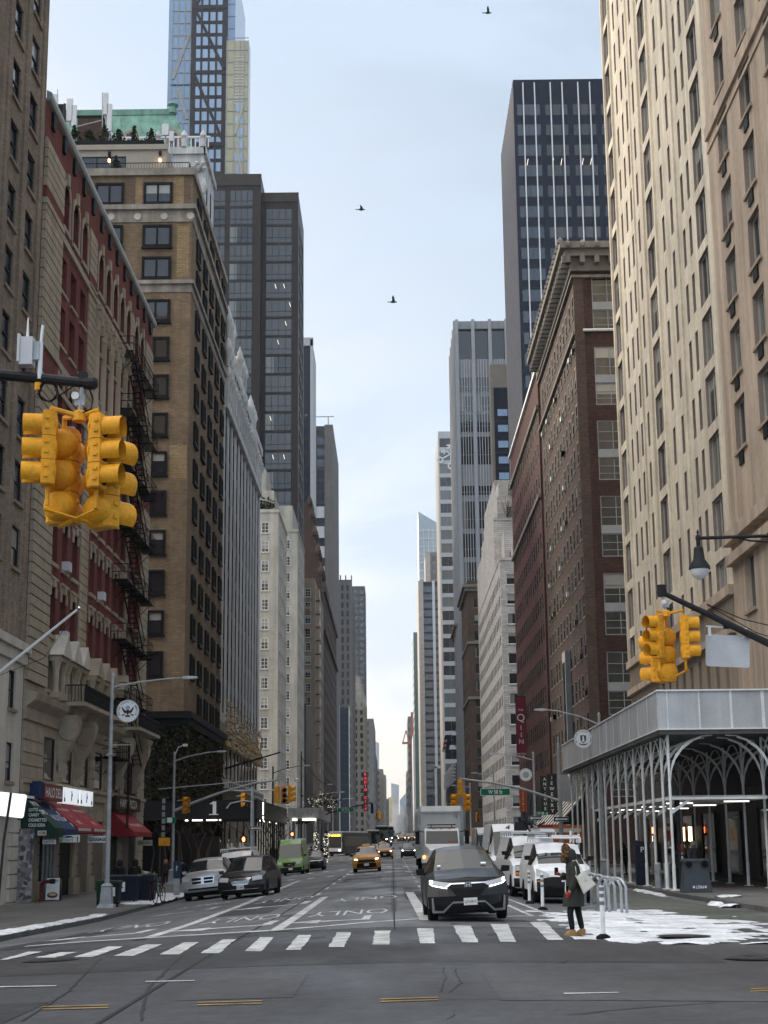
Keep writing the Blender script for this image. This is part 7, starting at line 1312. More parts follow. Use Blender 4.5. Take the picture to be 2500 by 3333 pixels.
    def strip_(nm, m_, tp, bt, off=.014, mir=False):
        for sg in ((1, -1) if mir else (1,)):
            mb = MB()
            for (a, b_), (c, d) in zip(zip(tp, bt), zip(tp[1:], bt[1:])):
                k_ = max(2, int(abs(c[0]-a[0])/.09)+1); kz = max(1, int((a[1]-b_[1])/.09)+1); l = lambda p, q, f_: (p[0]+(q[0]-p[0])*f_, p[1]+(q[1]-p[1])*f_)
                for i in range(k_):
                    for j in range(kz):
                        Q = [l(l(a, c, u/k_), l(b_, d, u/k_), v/kz) for u, v in ((i, j), (i, j+1), (i+1, j+1), (i+1, j))]
                        mb.poly([(sg*p[0], yf(*p)-off, p[1]) for p in Q], m_)
            mb = mb if sg > 0 else mb
            part(nm, mb, t, 0)
    for s_ in sp['front']: strip_(*s_)
    if 'plate' in sp:
        px, pz, txt = sp['plate']; y = yf(px, pz)-.03; part('licence_plate', MB().box(px-.155, px+.155, y, y+.02, pz-.08, pz+.08, PLT), t)
        if txt: part('lettering', merge(MB(), text_mb(txt, .075, SINK, 0, .004, .26), Matrix.Translation((px, y-.004, pz-.01))), t)
    for f_ in sp.get('extra', ()): f_(t, yf)
    return t
def P(*a): return list(a)
def mirror2(pts): return [(-x, z_) for x, z_ in reversed(pts)]+pts
SUV = dict(W=1.86, L=4.62, paint=P_GRY, clad=CLAD, R=.36, wheels=(.90, 3.55), zb=.25, noseclad=1, top=[(0, .98), (.35, 1.05), (1.2, 1.15), (2.02, 1.60), (2.5, 1.68), (3.6, 1.65), (4.2, 1.52), (4.55, 1.12), (4.62, 1.0)], sh=[(0, .93), (.5, .99), (1.3, 1.06), (4.3, 1.10), (4.62, .92)], wt=[(0, .74), (1.15, .72), (1.3, .70), (2.1, .585), (4.2, .57), (4.62, .7)], glass=dict(wind=(1.22, 2.0), side=((1.55, 2.3), (2.38, 3.1), (3.18, 3.9))), mirror=(.90, 1.5, 1.12), lean=[(.2, .10), (.35, .03), (.55, 0), (.75, .03), (.98, .16)], bulge=.2)
U_ = lambda **k: {**SUV, **k}
crv_front = [
 ('grille', CLAD, P((-.44, .84), (-.2, .87), (.2, .87), (.44, .84)), P((-.28, .60), (-.2, .585), (.2, .585), (.28, .60))),
 ('grille_bar', CHR, P((-.52, .80), (-.40, .88), (.40, .88), (.52, .80)), P((-.50, .77), (-.38, .85), (.38, .85), (.50, .77)), .03),
 ('headlight', HL_OFF, P((.40, .885), (.62, .915), (.80, .955), (.86, .97)), P((.50, .79), (.66, .83), (.80, .865), (.86, .89)), .018, True),
 ('running_light', HL_ON, P((.49, .78), (.66, .815), (.80, .848), (.87, .90)), P((.48, .76), (.66, .795), (.80, .828), (.87, .87)), .024, True),
 ('lamp_beam', HL_ON, P((.80, .95), (.865, .96)), P((.80, .89), (.865, .90)), .026, True),
 ('lower_intake', BLK, P((-.58, .32), (-.38, .43), (.38, .43), (.58, .32)), P((-.55, .25), (-.38, .25), (.38, .25), (.55, .25))),
 ('bumper_trim', mat('satin_silver', (.30, .31, .31), .35, .05, metal=.5), P((-.84, .56), (-.805, .57), (-.78, .28), (-.6, .27), (-.36, .47), (.36, .47), (.6, .27), (.78, .28), (.805, .57), (.84, .56)), P((-.84, .26), (-.84, .25), (-.82, .225), (-.57, .225), (-.37, .43), (.37, .43), (.57, .225), (.82, .225), (.84, .25), (.84, .26)), .026),
 ('fog_recess', BLK, P((.52, .36), (.76, .42)), P((.56, .27), (.76, .27)), .02, True)]
def emblem_h(t, yf):
    y = yf(0, .82)-.035; m_ = MB().prism(rrect(.155, .13, .025, y, (0, .825)), CHR, (0, .02, 0)).prism(rrect(.125, .10, .02, y-.003, (0, .825)), CLAD, (0, .003, 0)); 
    for s in (-1, 1): m_.prism([(s*.05, y-.006, .87), (s*.022, y-.006, .87), (s*.014, y-.006, .78), (s*.042, y-.006, .78)], CHR, (0, .003, 0))
    m_.box(-.02, .02, y-.006, y-.003, .815, .838, CHR); part('emblem', m_, t)
def stickers(t, yf): part('sticker', MB().prism([(.42, 1.33, 1.255), (.54, 1.33, 1.255), (.54, 1.375, 1.285), (.42, 1.375, 1.285)], SWH, (0, -.004, .012)).prism([(-.62, 1.30, 1.235), (-.54, 1.30, 1.235), (-.54, 1.335, 1.26), (-.62, 1.335, 1.26)], SWH, (0, -.004, .012)), t)
car('parked_car', 'dark grey compact SUV with lit headlights waiting at the stop line', 1.74, 36.0, U_(front=crv_front, plate=(.035, .46, 'LJV-5812'), extra=(emblem_h, stickers)), R_(1.2), R_(-2.2))
taxi_front = [('grille', CLAD, P((-.5, .80), (-.25, .83), (.25, .83), (.5, .80)), P((-.6, .62), (-.3, .66), (.3, .66), (.6, .62))), ('lower_grille', CLAD, P((-.62, .58), (-.3, .62), (.3, .62), (.62, .58)), P((-.66, .33), (-.3, .30), (.3, .30), (.66, .33))), ('headlight', HL_OFF, P((.52, .90), (.84, .95)), P((.56, .80), (.86, .82)), .018, True), ('lamp_beam', HL_ON, P((.58, .87), (.78, .90)), P((.6, .80), (.8, .82)), .024, True), ('bumper', P_TAXI, P((-.84, .66), (-.66, .62)), P((-.84, .5), (-.7, .34)), .016, True)]
def roof_light(t, yf): part('roof_light', MB().box(-.25, .25, 2.4, 2.6, 1.69, 1.84, mat('taxi_roof_lamp', (.7, .62, .5), .4, 0)), t)
def nav_front(hl=HL_ON): return [('grille', CLAD, P((-.5, .84), (.5, .84)), P((-.42, .62), (.42, .62))), ('lower_grille', BLK, P((-.7, .5), (.7, .5)), P((-.66, .28), (.66, .28))), ('headlight', HL_OFF, P((.48, .88), (.86, .94)), P((.52, .77), (.86, .82)), .018, True), ('lamp_beam', hl, P((.58, .88), (.80, .92)), P((.6, .80), (.8, .83)), .026, True), ('chrome_strip', CHR, P((-.5, .865), (.5, .865)), P((-.5, .845), (.5, .845)), .02)]
t1 = car('taxi', 'orange yellow taxi SUV with lit headlights, nearest taxi on the open lane', -1.7, 103.5, U_(paint=P_TAXI, front=taxi_front, plate=(0, .50, ''), extra=(roof_light,)), 0, R_(-3), 'taxi', 'yellow taxis on the avenue')
t2 = copy_tree(t1, None, label='second yellow taxi directly behind the nearest one'); t2.location = (-.85, 175, gz(-.85, 175)); t3 = copy_tree(t1, None, label='third yellow taxi partly hidden between the second taxi and buses'); t3.location = (-1.3, 215, gz(-1.3, 215))
for i, (px, Y, l) in enumerate(((1308, 330, 'far yellow taxi at the left of the distant cluster of traffic'), (1327, 345, 'far yellow taxi in the middle of the distant traffic cluster'), (1341, 335, 'far yellow taxi at the right of the distant cluster by the truck'))): o = copy_tree(t1, None, label=l); x = atY(px, 2700, Y).x; o.location = (x, Y, gz(x, Y)+.3)
s1 = car('parked_car', 'dark navy SUV with lit headlights beside the box truck', 1.85, 181, U_(paint=P_NAVY, front=nav_front()), 0, 0)
s2 = copy_tree(s1, None, label='distant dark car with bright headlights beside the last bus'); s2.location = (-1.0, 300, gz(0, 300)); s3 = copy_tree(s1, None, label='very distant dark car in the middle of the avenue'); s3.location = (.6, 420, gz(0, 420)); s4 = copy_tree(s1, None, label='tiny distant car left of the far steam'); s4.location = (2.0, 480, gz(0, 480))
s5 = car('parked_car', 'dark grey SUV parked close behind the green van', -6.65, 131, U_(paint=P_GRY, front=nav_front(HL_OFF)), R_(-1), R_(-4))
s6 = car('parked_car', 'white sedan seen across the cross street behind the bicycles', -17.2, 112.5, U_(paint=P_WHT, front=nav_front(HL_OFF), top=[(0, .7), (.35, .85), (1.2, .98), (2.02, 1.40), (2.5, 1.46), (3.4, 1.42), (4.1, 1.1), (4.62, .95)], sh=[(0, .68), (.5, .8), (1.3, .9), (4.3, .95), (4.62, .85)]), R_(70), 0)
# minivan
mini = U_(W=2.0, L=5.1, R=.34, wheels=(.98, 4.06), paint=P_BLK, clad=P_BLK, zb=.22, top=[(0, .92), (.4, 1.02), (.95, 1.10), (1.95, 1.66), (2.4, 1.74), (4.2, 1.74), (4.8, 1.62), (5.1, 1.1)], sh=[(0, .86), (.5, .95), (1.2, 1.04), (4.6, 1.08), (5.1, .95)], wt=[(0, .78), (.95, .78), (1.1, .76), (2.1, .66), (4.8, .66), (5.1, .75)], glass=dict(wind=(1.0, 1.93), side=((1.45, 2.3), (2.4, 3.5), (3.6, 4.6))), mirror=(.97, 1.5, 1.12), lean=[(.2, .08), (.35, .02), (.55, 0), (.75, .03), (.92, .16)],
 front=[('grille', CLAD, P((-.42, .80), (.42, .80)), P((-.34, .60), (.34, .60))), ('grille_frame', CHR, P((-.46, .84), (.46, .84)), P((-.44, .805), (.44, .805)), .02), ('grille_frame', CHR, P((-.46, .84), (-.34, .60), (.34, .60), (.46, .84)), P((-.42, .8), (-.31, .565), (.31, .565), (.42, .8)), .02)]+[('grille_slat', CHR, P((-.40+.02*i, .775-.045*i), (.40-.02*i, .775-.045*i)), P((-.40+.02*i, .757-.045*i), (.40-.02*i, .757-.045*i)), .018) for i in range(4)]+[('headlight', HL_OFF, P((.50, .88), (.9, .92)), P((.52, .70), (.93, .74)), .018, True), ('bumper_strip', CLAD, P((-.8, .36), (.8, .36)), P((-.8, .26), (.8, .26)), .016), ('chrome_strip', CHR, P((-.8, .39), (.8, .39)), P((-.8, .37), (.8, .37)), .02)], plate=(0, .47, 'UC 4689'))
car('minivan', 'black minivan with chrome grille beside the silver pickup', -6.4, 66.5, mini, R_(-5.2), R_(-4), 'minivan')
# pickup
pick = U_(W=2.02, L=5.8, R=.40, wheels=(1.0, 4.55), paint=P_SIL, clad=P_SIL, zb=.36, top=[(0, 1.14), (.3, 1.20), (1.35, 1.28), (2.1, 1.80), (2.5, 1.90), (3.5, 1.88), (3.85, 1.78), (4.0, 1.3), (5.8, 1.28)], sh=[(0, 1.08), (.5, 1.14), (1.4, 1.2), (3.9, 1.22), (5.8, 1.22)], wt=[(0, .84), (1.35, .82), (1.5, .80), (2.2, .70), (3.7, .70), (4.0, .85), (5.8, .85)], glass=dict(wind=(1.4, 2.08), side=((1.75, 2.75), (2.85, 3.6))), mirror=(.98, 1.65, 1.3), lean=[(.3, .06), (.5, 0), (.75, .03), (1.14, .1)], bulge=.12, tw=.27,
 front=[('grille_frame', CHR, P((-.56, 1.06), (.56, 1.06)), P((-.52, .72), (.52, .72)), .016)]+[('grille', BLK, P((a, z1), (b_, z1)), P((a*.97, z0), (b_*.97, z0)), .024) for a, b_, z0, z1 in ((-.51, -.07, .91, 1.02), (.07, .51, .91, 1.02), (-.49, -.07, .755, .865), (.07, .49, .755, .865))]+[('headlight', HL_OFF, P((.60, 1.08), (.96, 1.10)), P((.60, .86), (.97, .90)), .018, True), ('bumper', P_SIL, P((-.95, .70), (.95, .70)), P((-.95, .42), (.95, .42)), .05), ('bumper_gap', BLK, P((-.7, .56), (.7, .56)), P((-.7, .48), (.7, .48)), .056), ('emblem', CHR, P((-.06, 1.0), (.06, 1.0)), P((-.03, .80), (.03, .80)), .034), ('fog_lamp', FRG, P((.78, .58), (.92, .60)), P((.78, .46), (.92, .48)), .056, True)], plate=(.0, .62, ''))
car('pickup_truck', 'silver pickup truck with black cross grille parked at the left kerb', -8.8, 73.5, pick, R_(-2.2), R_(-5.5), 'pickup')
# vans
def vanspec(W, L, H, hood, cowl, wtop, paint_, hf=1.05, R=.36, lean=None, front=(), wt_top=None, zb=.3, clad=CLAD, sw=True, **k):
    wt_ = wt_top or W*.40
    return U_(W=W, L=L, R=R, wheels=(.95, L-1.25), paint=paint_, clad=clad, zb=zb, top=[(0, hf), (hood*.4, hf+.1), (hood, cowl), (wtop, H-.32), (wtop+.45, H-.04), (L-.3, H), (L, H-.08)], sh=[(0, hf-.06), (.4, hf), (hood, cowl-.06), (L, cowl+.0)], wt=[(0, W*.38), (hood, W*.40), (wtop, wt_), (L, wt_)], glass=dict(wind=(hood+.02, wtop-.03), side=((wtop-.1, wtop+.95),) if sw else ()), mirror=(W/2-.02, hood+.45, cowl+.18), lean=lean or [(.25, .06), (.5, 0), (hf, .2)], bulge=.16, front=list(front), **k)
gv_front = [('grille', CLAD, P((-.5, .98), (.5, .98)), P((-.42, .68), (.42, .68))), ('badge', CHR, P((-.1, .87), (.1, .87)), P((-.1, .80), (.1, .80)), .026), ('headlight', HL_OFF, P((.56, 1.05), (.9, 1.12)), P((.58, .84), (.92, .88)), .018, True), ('bumper', CLAD, P((-.95, .62), (.95, .62)), P((-.95, .34), (.95, .34)), .03)]
car('van', 'bright green high roof van with white top parked on the left', -7.95, 121.5, vanspec(2.06, 5.9, 2.72, .95, 1.28, 1.75, P_GRN, front=gv_front, plate=(.1, .5, ''), extra=(lambda t, yf: part('roof_cover', MB().rings([[(s*.84, y, z_) for s, z_ in ((-1, 2.5), (-.97, 2.78), (.97, 2.78), (1, 2.5))] for y in (2.3, 5.8)], P_WHT, True), t),)), R_(-3), R_(-4), 'van')
def rack(t, yf, H=1.95, w_=.75, y0=1.7, y1=4.4, stuff=True):
    m_ = MB()
    for s in (-1, 1): m_.tube([(s*w_, y0, H+.12), (s*w_, y1, H+.12)], .03, WHT, 5)
    for y in rng(y0, y1, .7): m_.tube([(-w_, y, H+.12), (w_, y, H+.12)], .025, WHT, 5); m_.box(-w_-.02, -w_+.02, y-.02, y+.02, H-.03, H+.12, WHT); m_.box(w_-.02, w_+.02, y-.02, y+.02, H-.03, H+.12, WHT)
    if stuff:
        for s in (-.35, .2): m_.tube([(s, y0-.3, H+.2), (s, y1, H+.2)], .035, GALV, 5)
        for x in (-.4, -.2, .25, .4): m_.box(x-.04, x+.04, y0, y0+.1, H+.12, H+.42, CRS)
    part('roof_rack', m_, t)
car('van', 'white van with ladder rack half hidden behind the silver pickup', -8.3, 82, vanspec(2.0, 5.4, 2.1, 1.1, 1.2, 1.9, P_WHT, front=gv_front, extra=(lambda t, yf: rack(t, yf, 2.12, .8, 1.9, 4.6),)), R_(-2), R_(-4), 'van')
pc_front = [('bumper', CLAD, P((-.86, .74), (-.4, .82), (.4, .82), (.86, .74)), P((-.86, .26), (-.4, .24), (.4, .24), (.86, .26)), .022), ('grille', BLK, P((-.5, .62), (.5, .62)), P((-.5, .54), (.5, .54)), .03), ('intake', BLK, P((-.42, .46), (.42, .46)), P((-.55, .30), (.55, .30)), .03), ('headlight', HL_OFF, P((.46, .90), (.66, 1.0), (.86, 1.06)), P((.48, .82), (.66, .84), (.86, .86)), .02, True), ('badge', CHR, P((-.1, .72), (.1, .72)), P((-.1, .67), (.1, .67)), .036), ('reflector', AMB, P((.74, .70), (.84, .70)), P((.74, .66), (.84, .66)), .034, True)]
def ladders(t, yf):
    rack(t, yf, 1.9, .72, 1.4, 3.6, False); m_ = MB()
    for y, dz in ((1.5, .18), (1.8, .24)): m_.tube([(-.7, y, 1.9+dz), (-.7, y+2, 1.9+dz)], .03, GALV, 5).tube([(-.35, y, 1.9+dz), (-.35, y+2, 1.9+dz)], .03, GALV, 5); [m_.tube([(-.7, y+.3*i, 1.9+dz), (-.35, y+.3*i, 1.9+dz)], .018, GALV, 4) for i in range(7)]
    m_.box(-.2, .68, 1.5, 1.56, 2.05, 2.11, WHT).box(.4, .46, 1.5, 1.56, 1.9, 2.25, WHT).box(.66, .72, 1.5, 1.56, 1.88, 2.15, WHT); part('ladder', m_, t)
car('van', 'small white van with black bumper and ladder rack, nearest van at right', 5.35, 49.3, vanspec(1.83, 4.75, 1.88, .75, 1.2, 1.35, P_WHT, hf=1.0, R=.32, front=pc_front, extra=(ladders,), wt_top=.70), R_(2), R_(1), 'van')
gm_front = [('grille', mat('grille_amber', (.22, .12, .03), .4, .2, 8), P((-.62, .86), (.62, .86)), P((-.62, .76), (.62, .76)), .03), ('grille_upper', BLK, P((-.9, 1.10), (.9, 1.10)), P((-.9, .74), (.9, .74)), .016), ('headlight', HL_OFF, P((.62, 1.06), (.92, 1.08)), P((.62, .90), (.92, .92)), .024, True), ('turn_lamp', AMB, P((.62, .86), (.92, .87)), P((.62, .76), (.92, .77)), .024, True), ('bumper', CLAD, P((-.98, .66), (.98, .66)), P((-.98, .36), (.98, .36)), .08)]
def gear(t, yf):
    rack(t, yf, 2.13, .8, 1.9, 5.2, False); m_ = MB(); rn = random.Random(6)
    for i in range(14): x, y = rn.uniform(-.95, .2), rn.uniform(1.4, 2.6); m_.tube([(x, y, 2.25+rn.random()*.3), (x+rn.uniform(-.4, .4), y+rn.uniform(-.3, .3), 2.3+rn.random()*.4)], .035, BLK if i % 3 else GALV, 5)
    m_.box(-.75, -.3, 1.5, 1.7, 2.3, 2.6, DKST).box(.2, .75, 1.8, 4.8, 2.27, 2.37, P_WHT); part('tool_rack', m_, t)
car('van', 'white work van with cluttered tool rack on its roof behind the small white van', 5.2, 55.2, vanspec(2.02, 5.7, 2.13, 1.15, 1.32, 1.95, P_WHT, hf=1.12, R=.37, front=gm_front, extra=(gear,), wt_top=.76), R_(3), R_(1), 'van')
sp_front = [('grille', CLAD, P((-.45, .95), (.45, .95)), P((-.45, .62), (.45, .62))), ('headlight', HL_OFF, P((.52, 1.02), (.92, 1.16)), P((.54, .84), (.92, .9)), .018, True), ('bumper', CLAD, P((-.95, .6), (.95, .6)), P((-.95, .3), (.95, .3)), .03)]
car('van', 'tall white high roof van behind the work van with tool rack', 5.15, 66.2, vanspec(2.02, 5.9, 2.72, .9, 1.32, 1.75, P_WHT, front=sp_front, wt_top=.78), R_(2), R_(1), 'van')
car('van', 'whitish box van squeezed between the tall white van and the box truck', 5.6, 84, vanspec(2.1, 6, 2.75, .6, 1.3, .95, mat('dull_white', (.5, .5, .49), .5, .1), front=sp_front, wt_top=.98), R_(1), 0, 'van')
car('van', 'grey van seen right beside the box truck cab', 4.75, 98, vanspec(2.0, 5.4, 2.3, .8, 1.25, 1.5, mat('dull_grey', (.26, .26, .26), .5, .1), front=sp_front, wt_top=.84), 0, 0, 'van')
# box truck
t = thing('box_truck', 'white box truck with the number 12 on its cargo box behind the dark SUV', 'truck', (2.75, 85.2, gz(2.75, 85.2)), R_(.8)); TB = mat('truck_box_white', (.56, .57, .57), .5, .06, 1.5, streak=.08)
part('cargo_box', MB().box(-1.24, 1.24, 2.75, 10.2, 1.05, 3.55, TB).prism([(-1.24, 2.75, 3.553), (1.24, 2.75, 3.553), (1.14, 2.95, 3.85), (-1.14, 2.95, 3.85)], TB, (0, 7.2, 0)).box(-1.27, -1.12, 2.68, 2.75, 1.0, 3.8, GALV).box(1.12, 1.27, 2.68, 2.75, 1.0, 3.8, GALV).box(-1.12, 1.12, 2.69, 2.75, 3.45, 3.53, GALV), t)
part('lettering', merge(MB(), text_mb('12', .18, SINK, 0, .02), Matrix.Translation((.86, 2.74, 3.28))), t)
cb_ = MB()
def loft(mb, secs, m_):                              # secs: (y, half width, z0, z1)
    return mb.rings([[(-w_, y, z0), (w_, y, z0), (w_*1.0, y, (z0+z1)/2), (w_*.93, y, z1), (-w_*.93, y, z1), (-w_*1.0, y, (z0+z1)/2)] for y, w_, z0, z1 in secs], m_)
loft(cb_, [(0, .78, .62, 1.42), (.12, .86, .55, 1.52), (1.2, .98, .55, 1.66), (1.25, 1.02, .55, 1.68)], P_WHT); loft(cb_, [(1.25, 1.02, .55, 1.70), (1.32, 1.02, .55, 1.75), (1.75, 1.02, .55, 2.5), (2.0, 1.0, .55, 2.62), (2.66, 1.0, .55, 2.62)], P_WHT)
for s in (-1, 1): cb_.rings([[(s*.62, y, z_) for y, z_ in ((.25, 1.28), (1.6, 1.36), (1.6, .75), (.25, .8))], [(s*1.16, y, z_) for y, z_ in ((.42, 1.02), (1.5, 1.12), (1.55, .78), (.36, .74))]], P_WHT)
part('cab', cb_, t, .5); part('windscreen', MB().poly([(-.9, 1.315, 1.78), (.9, 1.315, 1.78), (.86, 1.725, 2.46), (-.86, 1.725, 2.46)], G_CAR), t)
part('grille', MB().box(-.5, .5, -.02, .0, .72, 1.3, BLK).box(-.55, .55, -.03, -.005, 1.3, 1.36, CHR), t); part('bumper', MB().box(-1.15, 1.15, -.15, .05, .42, .68, mat('bumper_grey', (.12, .12, .12), .5, .1)), t)
for s in (-1, 1): part('headlight', MB().prism([(s*.70, .32, .98), (s*1.05, .40, .98), (s*1.08, .40, 1.2), (s*.72, .26, 1.2)], HL_OFF, (0, -.03, 0)), t); part('mirror', MB().box(min(s*1.25, s*1.48), max(s*1.25, s*1.48), 1.1, 1.25, 1.75, 2.45, BLK).tube([(s*1.0, 1.5, 2.4), (s*1.35, 1.2, 2.5)], .025, BLK, 4), t)
part('turn_lamp', MB().prism([(-1.1, .34, 1.0), (-.98, .30, 1.0), (-.98, .30, 1.14), (-1.1, .34, 1.14)], mat('amber_lit', (1, .4, .1), emit=4), (0, -.03, 0)), t)
part('roof_fairing', MB().box(-.75, .75, 1.95, 2.3, 2.62, 2.66, BLK).tube([(-.8, 2.0, 2.8), (.8, 2.0, 2.8)], .03, DKST, 5).box(-.6, -.55, 2.0, 2.05, 2.62, 2.8, DKST).box(.55, .6, 2.0, 2.05, 2.62, 2.8, DKST), t); part('marker_lamp', MB().box(-.5, -.38, 1.84, 1.9, 2.58, 2.64, AMB).box(-.06, .06, 1.84, 1.9, 2.58, 2.64, AMB).box(.38, .5, 1.84, 1.9, 2.58, 2.64, AMB), t)
part('interior_sign', MB().box(.35, .8, 1.35, 1.36, 1.80, 1.9, ORN), t)
for y in (.95, 7.8):
    for s in (-1, 1): ty, ri = wheel_me(.48, .3); w_ = sub('wheel', ty, t, (s*1.0, y, .48)); sub('rim', ri, w_)
part('chassis', MB().box(-.5, .5, .3, 9.8, .5, 1.05, BLK).box(-1.2, 1.2, 9.9, 10.1, .5, .9, BLK), t)
# buses
def bus(label, X, Y, rz, paint_, front=True, L=12, H=3.25, txt='', z=None, lower=None, face=False):
    t = thing('bus', label, 'bus', (X, Y, gz(X, Y) if z is None else z), rz, 'city buses'); w_ = 1.28; lower = lower or paint_
    part('body', MB().rings([[(-x_, y, z0), (x_, y, z0), (x_, y, 2.95), (x_*.88, y, z1), (-x_*.88, y, z1), (-x_, y, 2.95)] for y, x_, z0, z1 in ((.0, 1.2, .35, H-.1), (.12, w_, .32, H), (L, w_, .32, H))], paint_).box(-w_-.004, w_+.004, .5, L-.2, .33, .95, lower), t, .4)
    part('windscreen', MB().box(-1.14, 1.14, -.02, .005, 1.15, 2.55, G_CAR), t); part('destination_board', MB().box(-1.1, 1.1, -.03, .0, 2.58, 3.05, BLK), t)
    if txt: part('lettering', merge(MB(), text_mb(txt, .30, mat('amber_led', (1, .45, .05), emit=4), 0, .05, 2.0), Matrix.Translation((0, -.04, 2.82))), t)
    part('side_window', MB().box(-w_-.015, -w_+.01, .8, L-.8, 1.35, 2.75, G_CAR).box(w_-.01, w_+.015, .8, L-.8, 1.35, 2.75, G_CAR), t); part('roof_pod', MB().box(-1.0, 1.0, 1.0, L-.8, H+.003, H+.15, P_WHT), t)
    part('bumper', MB().box(-1.22, 1.22, -.1, .02, .32, .62, BLK), t)
    if face: part('front_panel', MB().box(-1.2, 1.2, -.025, -.0, .64, 1.12, P_WHT).box(-1.24, -1.15, -.03, 0, 1.12, 3.05, P_WHT).box(1.15, 1.24, -.03, 0, 1.12, 3.05, P_WHT).box(-1.2, 1.2, -.03, 0, 3.06, 3.16, P_WHT), t)
    for s in (-1, 1): part('headlight', MB().box(min(s*.72, s*1.02), max(s*.72, s*1.02), -.03, .0, .72, .92, HL_ON), t); part('mirror', MB().box(min(s*1.3, s*1.5), max(s*1.3, s*1.5), -.3, -.18, 1.9, 2.4, BLK).tube([(s*1.15, 0, 2.6), (s*1.4, -.24, 2.45)], .03, BLK, 4), t)
    for y in (2.2, L-3):
        for s in (-1, 1): ty, ri = wheel_me(.48, .3); q_ = sub('wheel', ty, t, (s*1.13, y, .48)); sub('rim', ri, q_)
    return t
BUSD = mat('bus_dark', (.035, .033, .032), .4, .1, 1); BUSW = mat('bus_white', (.40, .40, .40), .4, .1, 1)
bus('dark coach with amber destination board turning across the avenue on the left', -8.2, 219, R_(-19), BUSD, txt='M7 HARLEM', lower=mat('bus_brown', (.07, .05, .045), .5, .2, 1), face=True); b0 = bus('grey bus partly hidden behind the turning coach', -3.3, 262, 0, BUSD); b0_ = part('front_panel', MB().box(-1.2, 1.2, -.03, -.0, .64, 1.12, BUSW), b0)
bus('dark bus with big windscreen right of the grey bus', -2.0, 300, 0, BUSD, z=gz(-2, 300)+.5); bus('last dark bus in the row, nearest the avenue centre', -1.0, 345, 0, BUSD, z=gz(-1, 345)+.2)
# ------------------------------------------------------------------ people
def skin_mesh(J, E, rad, m_, sub_=1):
    import bmesh
    bm = bmesh.new(); sl = bm.verts.layers.skin.verify(); V = {}
    for k, p in J.items():
        v = bm.verts.new(p); r = rad[k]; v[sl].radius = r if isinstance(r, tuple) else (r, r); V[k] = v
    bm.verts.ensure_lookup_table(); V[next(iter(J))][sl].use_root = True
    for a, c in E: bm.edges.new((V[a], V[c]))
    me = bpy.data.meshes.new('skin'); bm.to_mesh(me); bm.free(); ob = bpy.data.objects.new('skin', me); sc.collection.objects.link(ob)
    s = ob.modifiers.new('s', 'SKIN'); s.use_smooth_shade = True; u = ob.modifiers.new('u', 'SUBSURF'); u.levels = sub_; u.render_levels = sub_
    bpy.context.view_layer.update(); dg = bpy.context.evaluated_depsgraph_get(); out = bpy.data.meshes.new_from_object(ob.evaluated_get(dg)); bpy.data.objects.remove(ob); bpy.data.meshes.remove(me)
    out.materials.clear(); out.materials.append(m_); out.polygons.foreach_set('use_smooth', [True]*len(out.polygons)); return out
SKN = mat('skin', (.42, .24, .17), .6, .05, 8); JEAN = mat('jeans', (.06, .09, .16), .8, .15, 6); PANT = mat('black_trousers', (.010, .010, .012), .85, .1, 6); SHOE = mat('dark_shoe', (.02, .018, .016), .6, .1, 6)
